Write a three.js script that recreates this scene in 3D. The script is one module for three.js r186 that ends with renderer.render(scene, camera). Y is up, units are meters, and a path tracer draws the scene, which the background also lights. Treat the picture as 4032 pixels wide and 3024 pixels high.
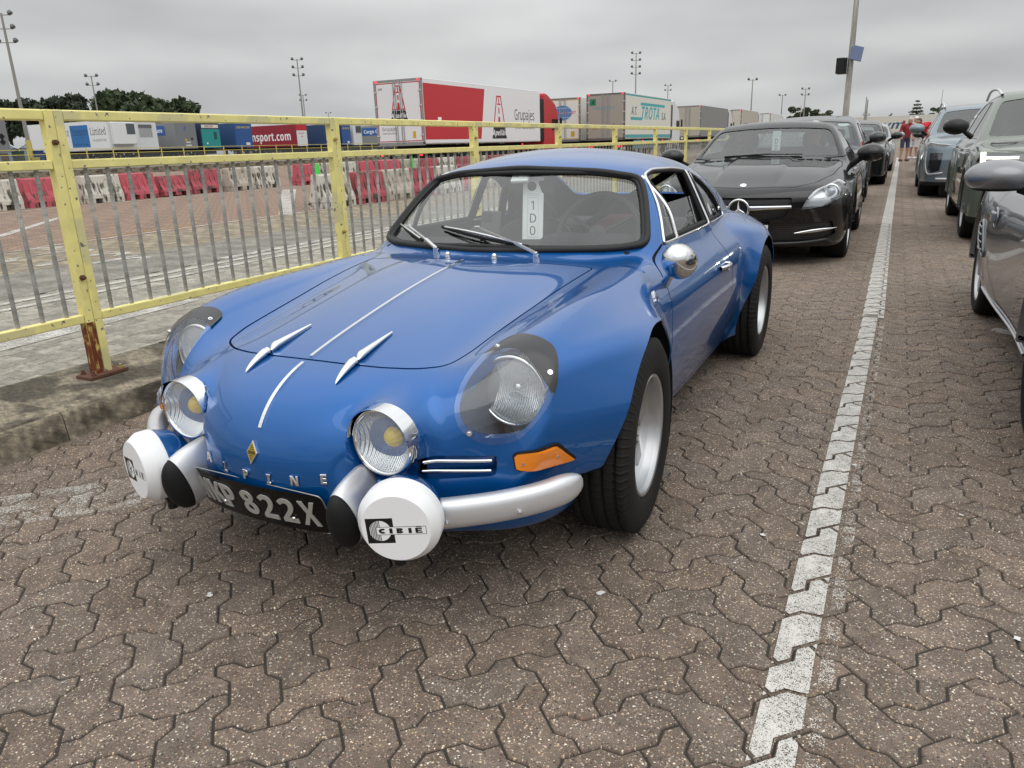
import * as THREE from 'three';
import { mergeGeometries } from 'three/addons/utils/BufferGeometryUtils.js';
import { RoundedBoxGeometry } from 'three/addons/geometries/RoundedBoxGeometry.js';
import { FontLoader } from 'three/addons/loaders/FontLoader.js';
import { TextGeometry } from 'three/addons/geometries/TextGeometry.js';

// ---------------------------------------------------------------- camera, sky, sun, exposure
const scene = new THREE.Scene();
const camera = new THREE.PerspectiveCamera(53.82, 4 / 3, 0.05, 2000);
camera.position.set(1.32, 1.117, 2.039);
camera.rotation.order = 'YXZ';
camera.rotation.set(-17.485 * Math.PI / 180, 26.51 * Math.PI / 180, -1.82 * Math.PI / 180);
scene.add(camera);
const renderer = new THREE.WebGLRenderer();
renderer.toneMapping = THREE.LinearToneMapping;
renderer.toneMappingExposure = 1.0;
renderer.shadowMap.enabled = true;

let seed = 7;
const rnd = () => { seed = (seed * 1664525 + 1013904223) >>> 0; return seed / 4294967296; };
const rr = (a, b) => a + (b - a) * rnd();
const clamp = (v, a, b) => v < a ? a : v > b ? b : v;
const lerp = (a, b, t) => a + (b - a) * t;
const sstep = (a, b, v) => { const t = clamp((v - a) / (b - a), 0, 1); return t * t * (3 - 2 * t); };
const V3 = (x = 0, y = 0, z = 0) => new THREE.Vector3(x, y, z);
const V2 = (x, y) => new THREE.Vector2(x, y);
// value noise on a torus of period P (for textures that repeat) and a hash
const hash2 = (x, y, s = 0) => { let h = (Math.imul(x, 374761393) + Math.imul(y, 668265263) + Math.imul(s, 2147483629)) | 0; h = Math.imul(h ^ (h >>> 13), 1274126177); return ((h ^ (h >>> 16)) >>> 0) / 4294967296; };
function vnoise(x, y, per, s = 0) {
  const xi = Math.floor(x), yi = Math.floor(y), fx = x - xi, fy = y - yi, m = (v) => ((v % per) + per) % per;
  const u = fx * fx * (3 - 2 * fx), v = fy * fy * (3 - 2 * fy);
  return lerp(lerp(hash2(m(xi), m(yi), s), hash2(m(xi + 1), m(yi), s), u), lerp(hash2(m(xi), m(yi + 1), s), hash2(m(xi + 1), m(yi + 1), s), u), v);
}
const fbm = (x, y, per, oct, s = 0) => { let a = 0, w = 0.5, t = 0; for (let i = 0; i < oct; i++) { a += w * vnoise(x, y, per, s + i); t += w; x *= 2; y *= 2; per *= 2; w *= 0.5; } return a / t; };

{ // overcast sky: CIE overcast (zenith three times the horizon) with soft stratus
  const W = 1024, H = 512, d = new Float32Array(W * H * 4);
  for (let j = 0; j < H; j++) for (let i = 0; i < W; i++) {
    const el = ((j + 0.5) / H - 0.5) * Math.PI, az = (i + 0.5) / W * 2 * Math.PI, s = Math.max(0, Math.sin(el));
    // clouds: layer at constant height seen in perspective
    const k = 1 / (s + 0.12), cx = Math.cos(az) * k, cz = Math.sin(az) * k;
    const n1 = fbm(cx * 1.1 + 40, cz * 1.1 + 40, 4096, 5, 3), n2 = fbm(cx * 0.45 + 80, cz * 0.45 + 20, 4096, 3, 9);
    let L = 0.50 * (1 + 2.3 * s) * (1 + 0.55 * (n1 - 0.5) + 0.42 * (n2 - 0.5));
    L *= 1 + 0.12 * Math.exp(-el * el / 0.006);
    const o = (j * W + i) * 4;
    if (el < 0) L = 0.25;
    const c = 0.5 + (n1 - 0.5) * 0.6;
    d[o] = L * (0.965 + 0.03 * c); d[o + 1] = L * 0.995; d[o + 2] = L * (1.015 - 0.025 * c); d[o + 3] = 1;
  }
  const t = new THREE.DataTexture(d, W, H, THREE.RGBAFormat, THREE.FloatType);
  t.mapping = THREE.EquirectangularReflectionMapping; t.magFilter = t.minFilter = THREE.LinearFilter; t.wrapS = THREE.RepeatWrapping; t.needsUpdate = true;
  scene.background = t; scene.environment = t;
}
const sun = new THREE.DirectionalLight(new THREE.Color(1, 0.985, 0.95), 0.8);
sun.position.set(14, 40, 16); sun.target.position.set(0, 0, -4);
sun.castShadow = true; sun.shadow.radius = 120; sun.shadow.mapSize.set(2048, 2048);
Object.assign(sun.shadow.camera, { left: -60, right: 60, top: 60, bottom: -60, near: 1, far: 160 });
scene.add(sun, sun.target);

// ---------------------------------------------------------------- helpers: scene objects
const taken = {};
const numbered = (n) => { taken[n] = (taken[n] ?? -1) + 1; return taken[n] ? n + '_' + String(taken[n]).padStart(3, '0') : n; };
function thing(name, label, category, pos = [0, 0, 0], turn = 0, group) {
  const o = new THREE.Group(); o.name = numbered(name); scene.add(o); o.position.set(...pos); o.rotation.y = turn;
  o.userData = { label, category }; if (group) o.userData.group = group; return o;
}
function part(parent, name, geo, mat) { const m = new THREE.Mesh(geo, mat); m.name = name; m.castShadow = m.receiveShadow = true; parent.add(m); return m; }
function single(name, geo, mat, label, category, group) { const m = part(scene, numbered(name), geo, mat); m.userData = { label, category }; if (group) m.userData.group = group; return m; }
function struct(name, geo, mat) { const m = part(scene, numbered(name), geo, mat); m.userData = { kind: 'structure' }; return m; }
const std = (r, g, b, rough = 0.6, metal = 0, extra = {}) => new THREE.MeshStandardMaterial({ color: new THREE.Color().setRGB(r, g, b), roughness: rough, metalness: metal, ...extra });
const phys = (r, g, b, rough = 0.6, metal = 0, extra = {}) => new THREE.MeshPhysicalMaterial({ color: new THREE.Color().setRGB(r, g, b), roughness: rough, metalness: metal, ...extra });
const T4 = (g, x = 0, y = 0, z = 0, rx = 0, ry = 0, rz = 0) => { if (rx) g.rotateX(rx); if (ry) g.rotateY(ry); if (rz) g.rotateZ(rz); return g.translate(x, y, z); };
const box = (w, h, d, x = 0, y = 0, z = 0, rx = 0, ry = 0, rz = 0) => T4(new THREE.BoxGeometry(w, h, d), x, y, z, rx, ry, rz);
const rbox = (w, h, d, r, x = 0, y = 0, z = 0, rx = 0, ry = 0, rz = 0) => T4(new RoundedBoxGeometry(w, h, d, 2, Math.min(r, w / 2.01, h / 2.01, d / 2.01)), x, y, z, rx, ry, rz);
const cyl = (r1, r2, h, n = 24, x = 0, y = 0, z = 0, rx = 0, ry = 0, rz = 0) => T4(new THREE.CylinderGeometry(r1, r2, h, n), x, y, z, rx, ry, rz);
const clean = (g) => { g = g.index ? g.toNonIndexed() : g; for (const k of Object.keys(g.attributes)) if (!['position', 'normal', 'uv'].includes(k)) g.deleteAttribute(k); if (!g.attributes.uv) g.setAttribute('uv', new THREE.BufferAttribute(new Float32Array(g.attributes.position.count * 2), 2)); return g; };
const merge = (l) => mergeGeometries(l.map(clean));
const lathe = (pts, n = 40) => new THREE.LatheGeometry(pts.map((p) => V2(p[0], p[1])), n);
const tube = (pts, r, n = 40, k = 8, closed = false) => new THREE.TubeGeometry(new THREE.CatmullRomCurve3(pts.map((p) => p.isVector3 ? p : V3(...p)), closed, 'centripetal'), n, r, k, closed);
function bar(a, b, w, h) { // rectangular bar from a to b, w across, h in the upright direction
  const A = V3(...a), B = V3(...b), d = B.clone().sub(A), L = d.length(), g = new THREE.BoxGeometry(w, h, L);
  g.lookAt ? 0 : 0; const m = new THREE.Matrix4().lookAt(B, A, Math.abs(d.y) > 0.99 * L ? V3(0, 0, 1) : V3(0, 1, 0)); m.setPosition(A.add(B).multiplyScalar(0.5)); return g.applyMatrix4(m);
}
function rod(a, b, r1, r2 = r1, n = 12) { const A = V3(...a), B = V3(...b), d = B.clone().sub(A), g = new THREE.CylinderGeometry(r2, r1, d.length(), n); g.applyQuaternion(new THREE.Quaternion().setFromUnitVectors(V3(0, 1, 0), d.clone().normalize())); const c = A.add(B).multiplyScalar(0.5); return g.translate(c.x, c.y, c.z); }
const extr = (pts, depth, bevel = 0, holes = []) => { const s = new THREE.Shape(pts.map((p) => V2(p[0], p[1]))); for (const h of holes) s.holes.push(new THREE.Path(h.map((p) => V2(p[0], p[1])))); return new THREE.ExtrudeGeometry(s, { depth, bevelEnabled: bevel > 0, bevelThickness: bevel, bevelSize: bevel, bevelSegments: 2, curveSegments: 16 }); };
const sheet = (pts, y, uvs = 1) => { // flat polygon on the ground, uv in metres / uvs
  const c = pts.map((p) => V2(p[0], p[1])), tri = THREE.ShapeUtils.triangulateShape(c, []), pos = [], uv = [], idx = [];
  for (const p of c) { pos.push(p.x, y, p.y); uv.push(p.x / uvs, p.y / uvs); }
  for (const t of tri) { const [a, b, d] = t, cr = (c[b].x - c[a].x) * (c[d].y - c[a].y) - (c[b].y - c[a].y) * (c[d].x - c[a].x); cr > 0 ? idx.push(a, d, b) : idx.push(a, b, d); }
  const g = new THREE.BufferGeometry(); g.setAttribute('position', new THREE.Float32BufferAttribute(pos, 3)); g.setAttribute('uv', new THREE.Float32BufferAttribute(uv, 2)); g.setIndex(idx); g.computeVertexNormals(); return g;
};
function tex(W, H, fn, srgb = true, rep = true) { // fn(i, j) -> [r, g, b, a] in 0..255
  const d = new Uint8Array(W * H * 4);
  for (let j = 0; j < H; j++) for (let i = 0; i < W; i++) { const c = fn(i, j), o = (j * W + i) * 4; d[o] = clamp(c[0], 0, 255); d[o + 1] = clamp(c[1], 0, 255); d[o + 2] = clamp(c[2], 0, 255); d[o + 3] = c[3] ?? 255; }
  const t = new THREE.DataTexture(d, W, H); t.magFilter = t.minFilter = THREE.LinearFilter; t.wrapS = t.wrapT = rep ? THREE.RepeatWrapping : THREE.ClampToEdgeWrapping; if (srgb) t.colorSpace = THREE.SRGBColorSpace; t.needsUpdate = true; return t;
}
function canvasTex(W, H, draw) { const c = document.createElement('canvas'); c.width = W; c.height = H; const x = c.getContext('2d'); draw(x, W, H); const t = new THREE.CanvasTexture(c); t.colorSpace = THREE.SRGBColorSpace; t.magFilter = THREE.LinearFilter; return t; }
const fontSans = await new FontLoader().loadAsync('fonts/droid/droid_sans_bold.typeface.json');
const fontReg = await new FontLoader().loadAsync('fonts/droid/droid_sans_regular.typeface.json');
function text3(s, size, depth, font = fontSans, bevel = 0) { const g = new TextGeometry(s, { font, size, depth, curveSegments: 5, bevelEnabled: bevel > 0, bevelThickness: bevel, bevelSize: bevel, bevelSegments: 1 }); g.computeBoundingBox(); const b = g.boundingBox; return g.translate(-(b.min.x + b.max.x) / 2, -(b.min.y + b.max.y) / 2, 0); }

// ---------------------------------------------------------------- helpers: smooth bodies from distance fields
class Spline { // natural cubic through (x, y) knots, linear beyond
  constructor(k) { this.x = k.map((p) => p[0]); this.y = k.map((p) => p[1]); const { x, y } = this, n = x.length, a = new Float64Array(n), c = new Float64Array(n), d = new Float64Array(n), m = new Float64Array(n);
    for (let i = 1; i < n - 1; i++) { const h0 = x[i] - x[i - 1], h1 = x[i + 1] - x[i], w = 2 * (h0 + h1) - h0 * c[i - 1]; c[i] = h1 / w; d[i] = (6 * ((y[i + 1] - y[i]) / h1 - (y[i] - y[i - 1]) / h0) - h0 * d[i - 1]) / w; }
    for (let i = n - 2; i > 0; i--) m[i] = d[i] - c[i] * m[i + 1]; this.m = m; }
  at(t) { const { x, y, m } = this, n = x.length; if (t <= x[0]) { const h = x[1] - x[0]; return y[0] + (t - x[0]) * ((y[1] - y[0]) / h - h * m[1] / 6); } if (t >= x[n - 1]) { const h = x[n - 1] - x[n - 2]; return y[n - 1] + (t - x[n - 1]) * ((y[n - 1] - y[n - 2]) / h + h * m[n - 2] / 6); }
    let i = 0; while (t > x[i + 1]) i++; const h = x[i + 1] - x[i], A = (x[i + 1] - t) / h, B = 1 - A; return A * y[i] + B * y[i + 1] + ((A * A * A - A) * m[i] + (B * B * B - B) * m[i + 1]) * h * h / 6; }
}
function lut(fn, a, b, n) { const v = new Float64Array(n + 3), s = (b - a) / n; for (let i = 0; i < n + 3; i++) v[i] = fn(a + (i - 1) * s); return (t) => { let u = clamp((t - a) / s, 0, n - 1e-9); const i = Math.floor(u), f = u - i; const p0 = v[i], p1 = v[i + 1], p2 = v[i + 2], p3 = v[Math.min(i + 3, n + 2)]; return p1 + 0.5 * f * (p2 - p0 + f * (2 * p0 - 5 * p1 + 4 * p2 - p3 + f * (3 * (p1 - p2) + p3 - p0))); }; }
function table2(xs, zs, rows) { // smooth height table T(x, z); zs rising, rows[z][x]
  const nx = 44, nz = 90, x0 = xs[0], x1 = xs[xs.length - 1], z0 = zs[0], z1 = zs[zs.length - 1], W = nx + 3, g = new Float64Array((nx + 3) * (nz + 3));
  const rowS = rows.map((r) => new Spline(xs.map((x, i) => [x, r[i]])));
  const dx = (x1 - x0) / nx, dz = (z1 - z0) / nz;
  for (let i = 0; i < nx + 3; i++) { const x = x0 + (i - 1) * dx, c = new Spline(zs.map((z, k) => [z, rowS[k].at(x0 === 0 ? Math.abs(x) : x)])); for (let j = 0; j < nz + 3; j++) g[j * W + i] = c.at(z0 + (j - 1) * dz); }
  const cr = (p0, p1, p2, p3, f) => p1 + 0.5 * f * (p2 - p0 + f * (2 * p0 - 5 * p1 + 4 * p2 - p3 + f * (3 * (p1 - p2) + p3 - p0)));
  return (x, z) => { const u = clamp((x - x0) / dx, 0, nx - 1e-6), v = clamp((z - z0) / dz, 0, nz - 1e-6), i = Math.floor(u), j = Math.floor(v), fu = u - i, fv = v - j; let o = j * W + i;
    const a = cr(g[o], g[o + 1], g[o + 2], g[o + 3] ?? g[o + 2], fu); o += W; const b = cr(g[o], g[o + 1], g[o + 2], g[o + 3], fu); o += W; const c = cr(g[o], g[o + 1], g[o + 2], g[o + 3], fu); o += W; const d = cr(g[o], g[o + 1], g[o + 2], g[o + 3], fu); return cr(a, b, c, d, fv); };
}
const smax = (a, b, k) => { const h = k - Math.abs(a - b); return (a > b ? a : b) + (h > 0 ? h * h / (4 * k) : 0); };
const smin = (a, b, k) => -smax(-a, -b, k);
const capsule = (x, y, z, a, b, ra, rb = ra) => { const bx = b[0] - a[0], by = b[1] - a[1], bz = b[2] - a[2], px = x - a[0], py = y - a[1], pz = z - a[2], h = clamp((px * bx + py * by + pz * bz) / (bx * bx + by * by + bz * bz), 0, 1); return Math.hypot(px - bx * h, py - by * h, pz - bz * h) - (ra + (rb - ra) * h); };
const ell = (x, y, z, c, r) => { const a = (x - c[0]) / r[0], b = (y - c[1]) / r[1], d = (z - c[2]) / r[2], k0 = Math.hypot(a, b, d), k1 = Math.hypot(a / r[0], b / r[1], d / r[2]); return k1 > 1e-9 ? k0 * (k0 - 1) / k1 : -Math.min(...r); };
function polygonize(f, lo, hi, h, lip = 2.4) { // surface nets, vertices pulled onto the surface, normals from the field
  const n = [0, 1, 2].map((k) => Math.ceil((hi[k] - lo[k]) / h / 8) * 8 + 1), [nx, ny, nz] = n, sy = nx, sz = nx * ny, val = new Float32Array(nx * ny * nz).fill(9), act = new Set();
  const B = 8 * h;
  for (let k = 0; k < nz - 1; k += 8) for (let j = 0; j < ny - 1; j += 8) for (let i = 0; i < nx - 1; i += 8) {
    const c = f(lo[0] + i * h + B / 2, lo[1] + j * h + B / 2, lo[2] + k * h + B / 2);
    if (Math.abs(c) > B * 0.87 * lip) { if (c < 0) for (let c2 = 0; c2 <= 8; c2++) for (let b = 0; b <= 8; b++) for (let a = 0; a <= 8; a++) { const o = i + a + (j + b) * sy + (k + c2) * sz; if (val[o] === 9) val[o] = -8; } continue; }
    act.add(i / 8 + (j / 8) * 4096 + (k / 8) * 16777216);
    for (let c2 = 0; c2 <= 8; c2++) for (let b = 0; b <= 8; b++) for (let a = 0; a <= 8; a++) { const o = i + a + (j + b) * sy + (k + c2) * sz; if (val[o] === 9 || val[o] === -8) val[o] = f(lo[0] + (i + a) * h, lo[1] + (j + b) * h, lo[2] + (k + c2) * h); }
  }
  const vid = new Int32Array(nx * ny * nz).fill(-1), P = [], N = [], e = h * 0.15, off = [0, 1, sy, sy + 1, sz, sz + 1, sz + sy, sz + sy + 1];
  const ed = [[0, 1], [2, 3], [4, 5], [6, 7], [0, 2], [1, 3], [4, 6], [5, 7], [0, 4], [1, 5], [2, 6], [3, 7]];
  const grad = (x, y, z) => [(f(x + e, y, z) - f(x - e, y, z)) / (2 * e), (f(x, y + e, z) - f(x, y - e, z)) / (2 * e), (f(x, y, z + e) - f(x, y, z - e)) / (2 * e)];
  const cells = [];
  for (const key of act) { const bi = (key % 4096) * 8, bj = (Math.floor(key / 4096) % 4096) * 8, bk = Math.floor(key / 16777216) * 8;
    for (let c = 0; c < 8; c++) for (let b = 0; b < 8; b++) for (let a = 0; a < 8; a++) {
      const i = bi + a, j = bj + b, k = bk + c; if (i >= nx - 1 || j >= ny - 1 || k >= nz - 1) continue; const o = i + j * sy + k * sz; let m = 0;
      for (let q = 0; q < 8; q++) if (val[o + off[q]] < 0) m |= 1 << q; if (m === 0 || m === 255) continue;
      let x = 0, y = 0, z = 0, cnt = 0;
      for (const [p, q] of ed) { if (((m >> p) & 1) === ((m >> q) & 1)) continue; const a0 = val[o + off[p]], b0 = val[o + off[q]], t = a0 / (a0 - b0); x += (p & 1) + t * ((q & 1) - (p & 1)); y += ((p >> 1) & 1) + t * (((q >> 1) & 1) - ((p >> 1) & 1)); z += ((p >> 2) & 1) + t * (((q >> 2) & 1) - ((p >> 2) & 1)); cnt++; }
      let px = lo[0] + (i + x / cnt) * h, py = lo[1] + (j + y / cnt) * h, pz = lo[2] + (k + z / cnt) * h, g;
      for (let it = 0; it < 2; it++) { g = grad(px, py, pz); const v = f(px, py, pz), g2 = g[0] * g[0] + g[1] * g[1] + g[2] * g[2] + 1e-9, s = clamp(v / g2, -h, h); px -= s * g[0]; py -= s * g[1]; pz -= s * g[2]; }
      g = grad(px, py, pz); const l = Math.hypot(...g) || 1; vid[o] = P.length / 3; P.push(px, py, pz); N.push(g[0] / l, g[1] / l, g[2] / l); cells.push(o, m);
    } }
  const I = [];
  for (let q = 0; q < cells.length; q += 2) { const o = cells[q], m = cells[q + 1], s0 = m & 1;
    for (const [bit, u, v] of [[1, sy, sz], [2, sz, 1], [4, 1, sy]]) { const s1 = (m & (1 << bit)) ? 1 : 0; if (s0 === s1) continue; const a = vid[o], b = vid[o - u], c = vid[o - u - v], d = vid[o - v]; if (a < 0 || b < 0 || c < 0 || d < 0 || b === undefined || c === undefined || d === undefined) continue; s0 ? I.push(a, b, c, a, c, d) : I.push(a, c, b, a, d, c); } }
  return { P, N, I };
}
function clip(M, g, keepCut) { // the part of M where g > 0, cut along g = 0; keepCut collects the cut edges
  const nv = M.P.length / 3, val = new Float64Array(nv); for (let i = 0; i < nv; i++) val[i] = g(M.P[3 * i], M.P[3 * i + 1], M.P[3 * i + 2], M.N[3 * i], M.N[3 * i + 1], M.N[3 * i + 2]);
  const P = [], N = [], I = [], map = new Int32Array(nv).fill(-1), cut = new Map(), edges = [];
  const vert = (i) => { if (map[i] < 0) { map[i] = P.length / 3; P.push(M.P[3 * i], M.P[3 * i + 1], M.P[3 * i + 2]); N.push(M.N[3 * i], M.N[3 * i + 1], M.N[3 * i + 2]); } return map[i]; };
  const mid = (a, b) => { const key = a < b ? a * 4194304 + b : b * 4194304 + a; let r = cut.get(key); if (r !== undefined) return r; let t0 = 0, t1 = 1, v0 = val[a], v1 = val[b], t = v0 / (v0 - v1); const at = (k, t) => M.P[3 * a + k] * (1 - t) + M.P[3 * b + k] * t, an = (k, t) => M.N[3 * a + k] * (1 - t) + M.N[3 * b + k] * t;
    for (let it = 0; it < 4; it++) { const v = g(at(0, t), at(1, t), at(2, t), an(0, t), an(1, t), an(2, t)); if (v > 0 === v0 > 0) { t0 = t; v0 = v; } else { t1 = t; v1 = v; } t = v0 === v1 ? (t0 + t1) / 2 : t0 + (t1 - t0) * clamp(v0 / (v0 - v1), 0.02, 0.98); }
    r = P.length / 3; P.push(at(0, t), at(1, t), at(2, t)); const l = Math.hypot(an(0, t), an(1, t), an(2, t)) || 1; N.push(an(0, t) / l, an(1, t) / l, an(2, t) / l); cut.set(key, r); return r; };
  for (let q = 0; q < M.I.length; q += 3) { const t = [M.I[q], M.I[q + 1], M.I[q + 2]], s = t.map((i) => val[i] > 0), c = s[0] + s[1] + s[2]; if (c === 0) continue; if (c === 3) { I.push(vert(t[0]), vert(t[1]), vert(t[2])); continue; }
    const k = c === 1 ? s.indexOf(true) : s.indexOf(false), a = t[k], b = t[(k + 1) % 3], d = t[(k + 2) % 3], ab = mid(a, b), ad = mid(a, d);
    if (c === 1) { I.push(vert(a), ab, ad); edges.push(ab, ad); } else { I.push(ab, vert(b), vert(d), ab, vert(d), ad); edges.push(ad, ab); } }
  if (keepCut) keepCut.push({ P, N, edges });
  return { P, N, I, edges };
}
function skirt(M, depth) { // turns the cut edges inwards: the thickness of a panel
  const P = M.P.slice(), N = M.N.slice(), I = M.I.slice();
  for (let q = 0; q < M.edges.length; q += 2) { const a = M.edges[q], b = M.edges[q + 1], g = (i, k) => M.P[3 * i + k], n = (i, k) => M.N[3 * i + k];
    const dir = [0, 1, 2].map((k) => g(b, k) - g(a, k)), nn = [0, 1, 2].map((k) => (n(a, k) + n(b, k)) / 2), out = [dir[1] * nn[2] - dir[2] * nn[1], dir[2] * nn[0] - dir[0] * nn[2], dir[0] * nn[1] - dir[1] * nn[0]], l = Math.hypot(...out); if (l < 1e-9) continue;
    const o = P.length / 3; for (const i of [a, b]) for (const d of [0, depth]) { for (let k = 0; k < 3; k++) { P.push(g(i, k) - n(i, k) * d); N.push(out[k] / l); } } I.push(o, o + 1, o + 2, o + 1, o + 3, o + 2); }
  return { P, N, I };
}
function shrink(M, d) { const P = M.P.slice(); for (let i = 0; i < P.length; i++) P[i] -= M.N[i] * d; return { ...M, P }; }
function geoOf(M) { const g = new THREE.BufferGeometry(); g.setAttribute('position', new THREE.Float32BufferAttribute(M.P, 3)); g.setAttribute('normal', new THREE.Float32BufferAttribute(M.N, 3)); g.setIndex(M.I); return g; }
function compact(M) { const map = new Map(), P = [], N = [], I = []; for (const i of M.I) { let k = map.get(i); if (k === undefined) { k = P.length / 3; map.set(i, k); P.push(M.P[3 * i], M.P[3 * i + 1], M.P[3 * i + 2]); N.push(M.N[3 * i], M.N[3 * i + 1], M.N[3 * i + 2]); } I.push(k); } return { P, N, I }; }
function march(f, o, d, tmax = 3) { let t = 0; for (let i = 0; i < 200 && t < tmax; i++) { const v = f(o[0] + d[0] * t, o[1] + d[1] * t, o[2] + d[2] * t); if (v < 2e-4) break; t += Math.max(v * 0.45, 2e-4); } return [o[0] + d[0] * t, o[1] + d[1] * t, o[2] + d[2] * t]; }
function fnormal(f, p, e = 1e-3) { const [x, y, z] = p, g = [f(x + e, y, z) - f(x - e, y, z), f(x, y + e, z) - f(x, y - e, z), f(x, y, z + e) - f(x, y, z - e)], l = Math.hypot(...g) || 1; return g.map((v) => v / l); }
const inPoly = (pts) => { // signed distance (positive inside) to a closed 2D polygon
  const n = pts.length; return (x, y) => { let d = 1e9, s = false; for (let i = 0, j = n - 1; i < n; j = i++) { const [ax, ay] = pts[i], [bx, by] = pts[j], ex = bx - ax, ey = by - ay, wx = x - ax, wy = y - ay, h = clamp((wx * ex + wy * ey) / (ex * ex + ey * ey || 1), 0, 1), q = (wx - ex * h) ** 2 + (wy - ey * h) ** 2; if (q < d) d = q; if (ay > y !== by > y && x < (bx - ax) * (y - ay) / (by - ay) + ax) s = !s; } return (s ? 1 : -1) * Math.sqrt(d); }; };
const roundPoly = (pts, n = 40) => new THREE.CatmullRomCurve3(pts.map((p) => V3(p[0], p[1], 0)), true, 'centripetal').getPoints(n).slice(0, -1).map((p) => [p.x, p.y]);
const corner = (pts, r, seg = 5) => { const out = [], n = pts.length; for (let i = 0; i < n; i++) { const p = V2(...pts[i]), a = V2(...pts[(i + n - 1) % n]).sub(p), b = V2(...pts[(i + 1) % n]).sub(p), q = Math.min(Array.isArray(r) ? r[i] : r, a.length() * 0.48, b.length() * 0.48); a.setLength(q); b.setLength(q); for (let k = 0; k <= seg; k++) { const t = k / seg, c = p.clone().addScaledVector(a, (1 - t) * (1 - t)).addScaledVector(b, t * t); out.push([c.x, c.y]); } } return out; };
function sweep(pts, sec, n = 48, k = 20) { // elliptical section [thickness, height] carried along a path
  const c = new THREE.CatmullRomCurve3(pts.map((p) => V3(...p))), P = [], I = [], up = V3(0, 1, 0);
  for (let i = 0; i <= n; i++) { const t = i / n, p = c.getPointAt(t), d = c.getTangentAt(t), o = V3().crossVectors(d, up).normalize(), u = V3().crossVectors(o, d).normalize(), [a, b] = sec(t); for (let j = 0; j < k; j++) { const q = j / k * Math.PI * 2, e = (v) => Math.sign(v) * Math.abs(v) ** 0.8, x = e(Math.cos(q)) * a, y = e(Math.sin(q)) * b; P.push(p.x + o.x * x + u.x * y, p.y + o.y * x + u.y * y, p.z + o.z * x + u.z * y); } }
  for (let i = 0; i < n; i++) for (let j = 0; j < k; j++) { const a = i * k + j, b = i * k + (j + 1) % k; I.push(a, a + k, b, b, a + k, b + k); }
  const g = new THREE.BufferGeometry(); g.setAttribute('position', new THREE.Float32BufferAttribute(P, 3)); g.setIndex(I); g.computeVertexNormals(); return g;
}
// ---------------------------------------------------------------- ground
const uvBox = (g, s = 1, ox = 0, oy = 0) => { const p = g.attributes.position, n = g.attributes.normal, uv = new Float32Array(p.count * 2); for (let i = 0; i < p.count; i++) { const ax = Math.abs(n.getX(i)), ay = Math.abs(n.getY(i)), az = Math.abs(n.getZ(i)); let u, v; if (ay >= ax && ay >= az) { u = p.getX(i); v = p.getZ(i); } else if (ax >= az) { u = p.getZ(i); v = p.getY(i); } else { u = p.getX(i); v = p.getY(i); } uv[2 * i] = u / s + ox; uv[2 * i + 1] = v / s + oy; } g.setAttribute('uv', new THREE.BufferAttribute(uv, 2)); return g; };
function aggregate(N, base, stones, count, s0) { // exposed-aggregate concrete: colour and height
  const col = new Float32Array(N * N * 3), hgt = new Float32Array(N * N); let sd = s0; const R = () => { sd = (sd * 1664525 + 1013904223) >>> 0; return sd / 4294967296; };
  for (let j = 0; j < N; j++) for (let i = 0; i < N; i++) { const n = fbm(i / N * 24, j / N * 24, 24, 4, s0 % 97), m = hash2(i, j, 5), big = fbm(i / N * 5, j / N * 5, 5, 3, 31), k = (0.72 + 0.34 * n + 0.34 * (m - 0.5)) * (0.91 + 0.18 * big), o = (j * N + i) * 3; col[o] = base[0] * k; col[o + 1] = base[1] * k; col[o + 2] = base[2] * k; hgt[j * N + i] = 0.35 + 0.25 * n + 0.22 * (m - 0.5); }
  for (let q = 0; q < count; q++) { const cx = R() * N, cy = R() * N, big = R() ** 3, a = (1.2 + 4.6 * big) * N / 2048, b = a * (0.5 + 0.5 * R()), th = R() * 3.14, c = stones[Math.floor(R() * stones.length)], l = 0.75 + 0.5 * R(), ct = Math.cos(th), st = Math.sin(th), r = Math.ceil(a);
    for (let y = -r; y <= r; y++) for (let x = -r; x <= r; x++) { const u = (x * ct + y * st) / a, v = (-x * st + y * ct) / b, d = u * u + v * v; if (d > 1) continue; const o = (((Math.floor(cy) + y + N) % N) * N + (Math.floor(cx) + x + N) % N); const w = Math.min(1, (1 - d) * 2); for (let k = 0; k < 3; k++) col[o * 3 + k] = lerp(col[o * 3 + k], c[k] * l, w * 0.9); hgt[o] = Math.max(hgt[o], 0.5 + 0.4 * (1 - d)); } }
  const map = tex(N, N, (i, j) => { const o = (j * N + i) * 3; return [col[o], col[o + 1], col[o + 2]]; }), bump = tex(N, N, (i, j) => { const h = hgt[j * N + i] * 255; return [h, h, h]; }, false); return { map, bump };
}
const agg = aggregate(1536, [121, 107, 95], [[206, 194, 174], [214, 206, 190], [168, 146, 126], [84, 72, 64], [134, 98, 88], [188, 164, 128], [62, 56, 53], [146, 130, 116], [96, 80, 72], [176, 164, 150]], 90000, 11);
const grain = (() => { const N = 512; return tex(N, N, (i, j) => { const v = 150 + 60 * (fbm(i / N * 32, j / N * 32, 32, 4, 7) - 0.5) + 60 * (hash2(i, j, 3) - 0.5) + 60 * (fbm(i / N * 4, j / N * 4, 4, 3, 21) - 0.5); return [v * 1.02, v, v * 0.95]; }); })();
const grainBump = (() => { const N = 512; return tex(N, N, (i, j) => { const v = 128 + 110 * (fbm(i / N * 64, j / N * 64, 64, 3, 8) - 0.5) + 60 * (hash2(i, j, 4) - 0.5); return [v, v, v]; }, false); })();
const paverMat = new THREE.MeshStandardMaterial({ map: agg.map, bumpMap: agg.bump, bumpScale: 0.0035, roughness: 0.86, vertexColors: true });
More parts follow.
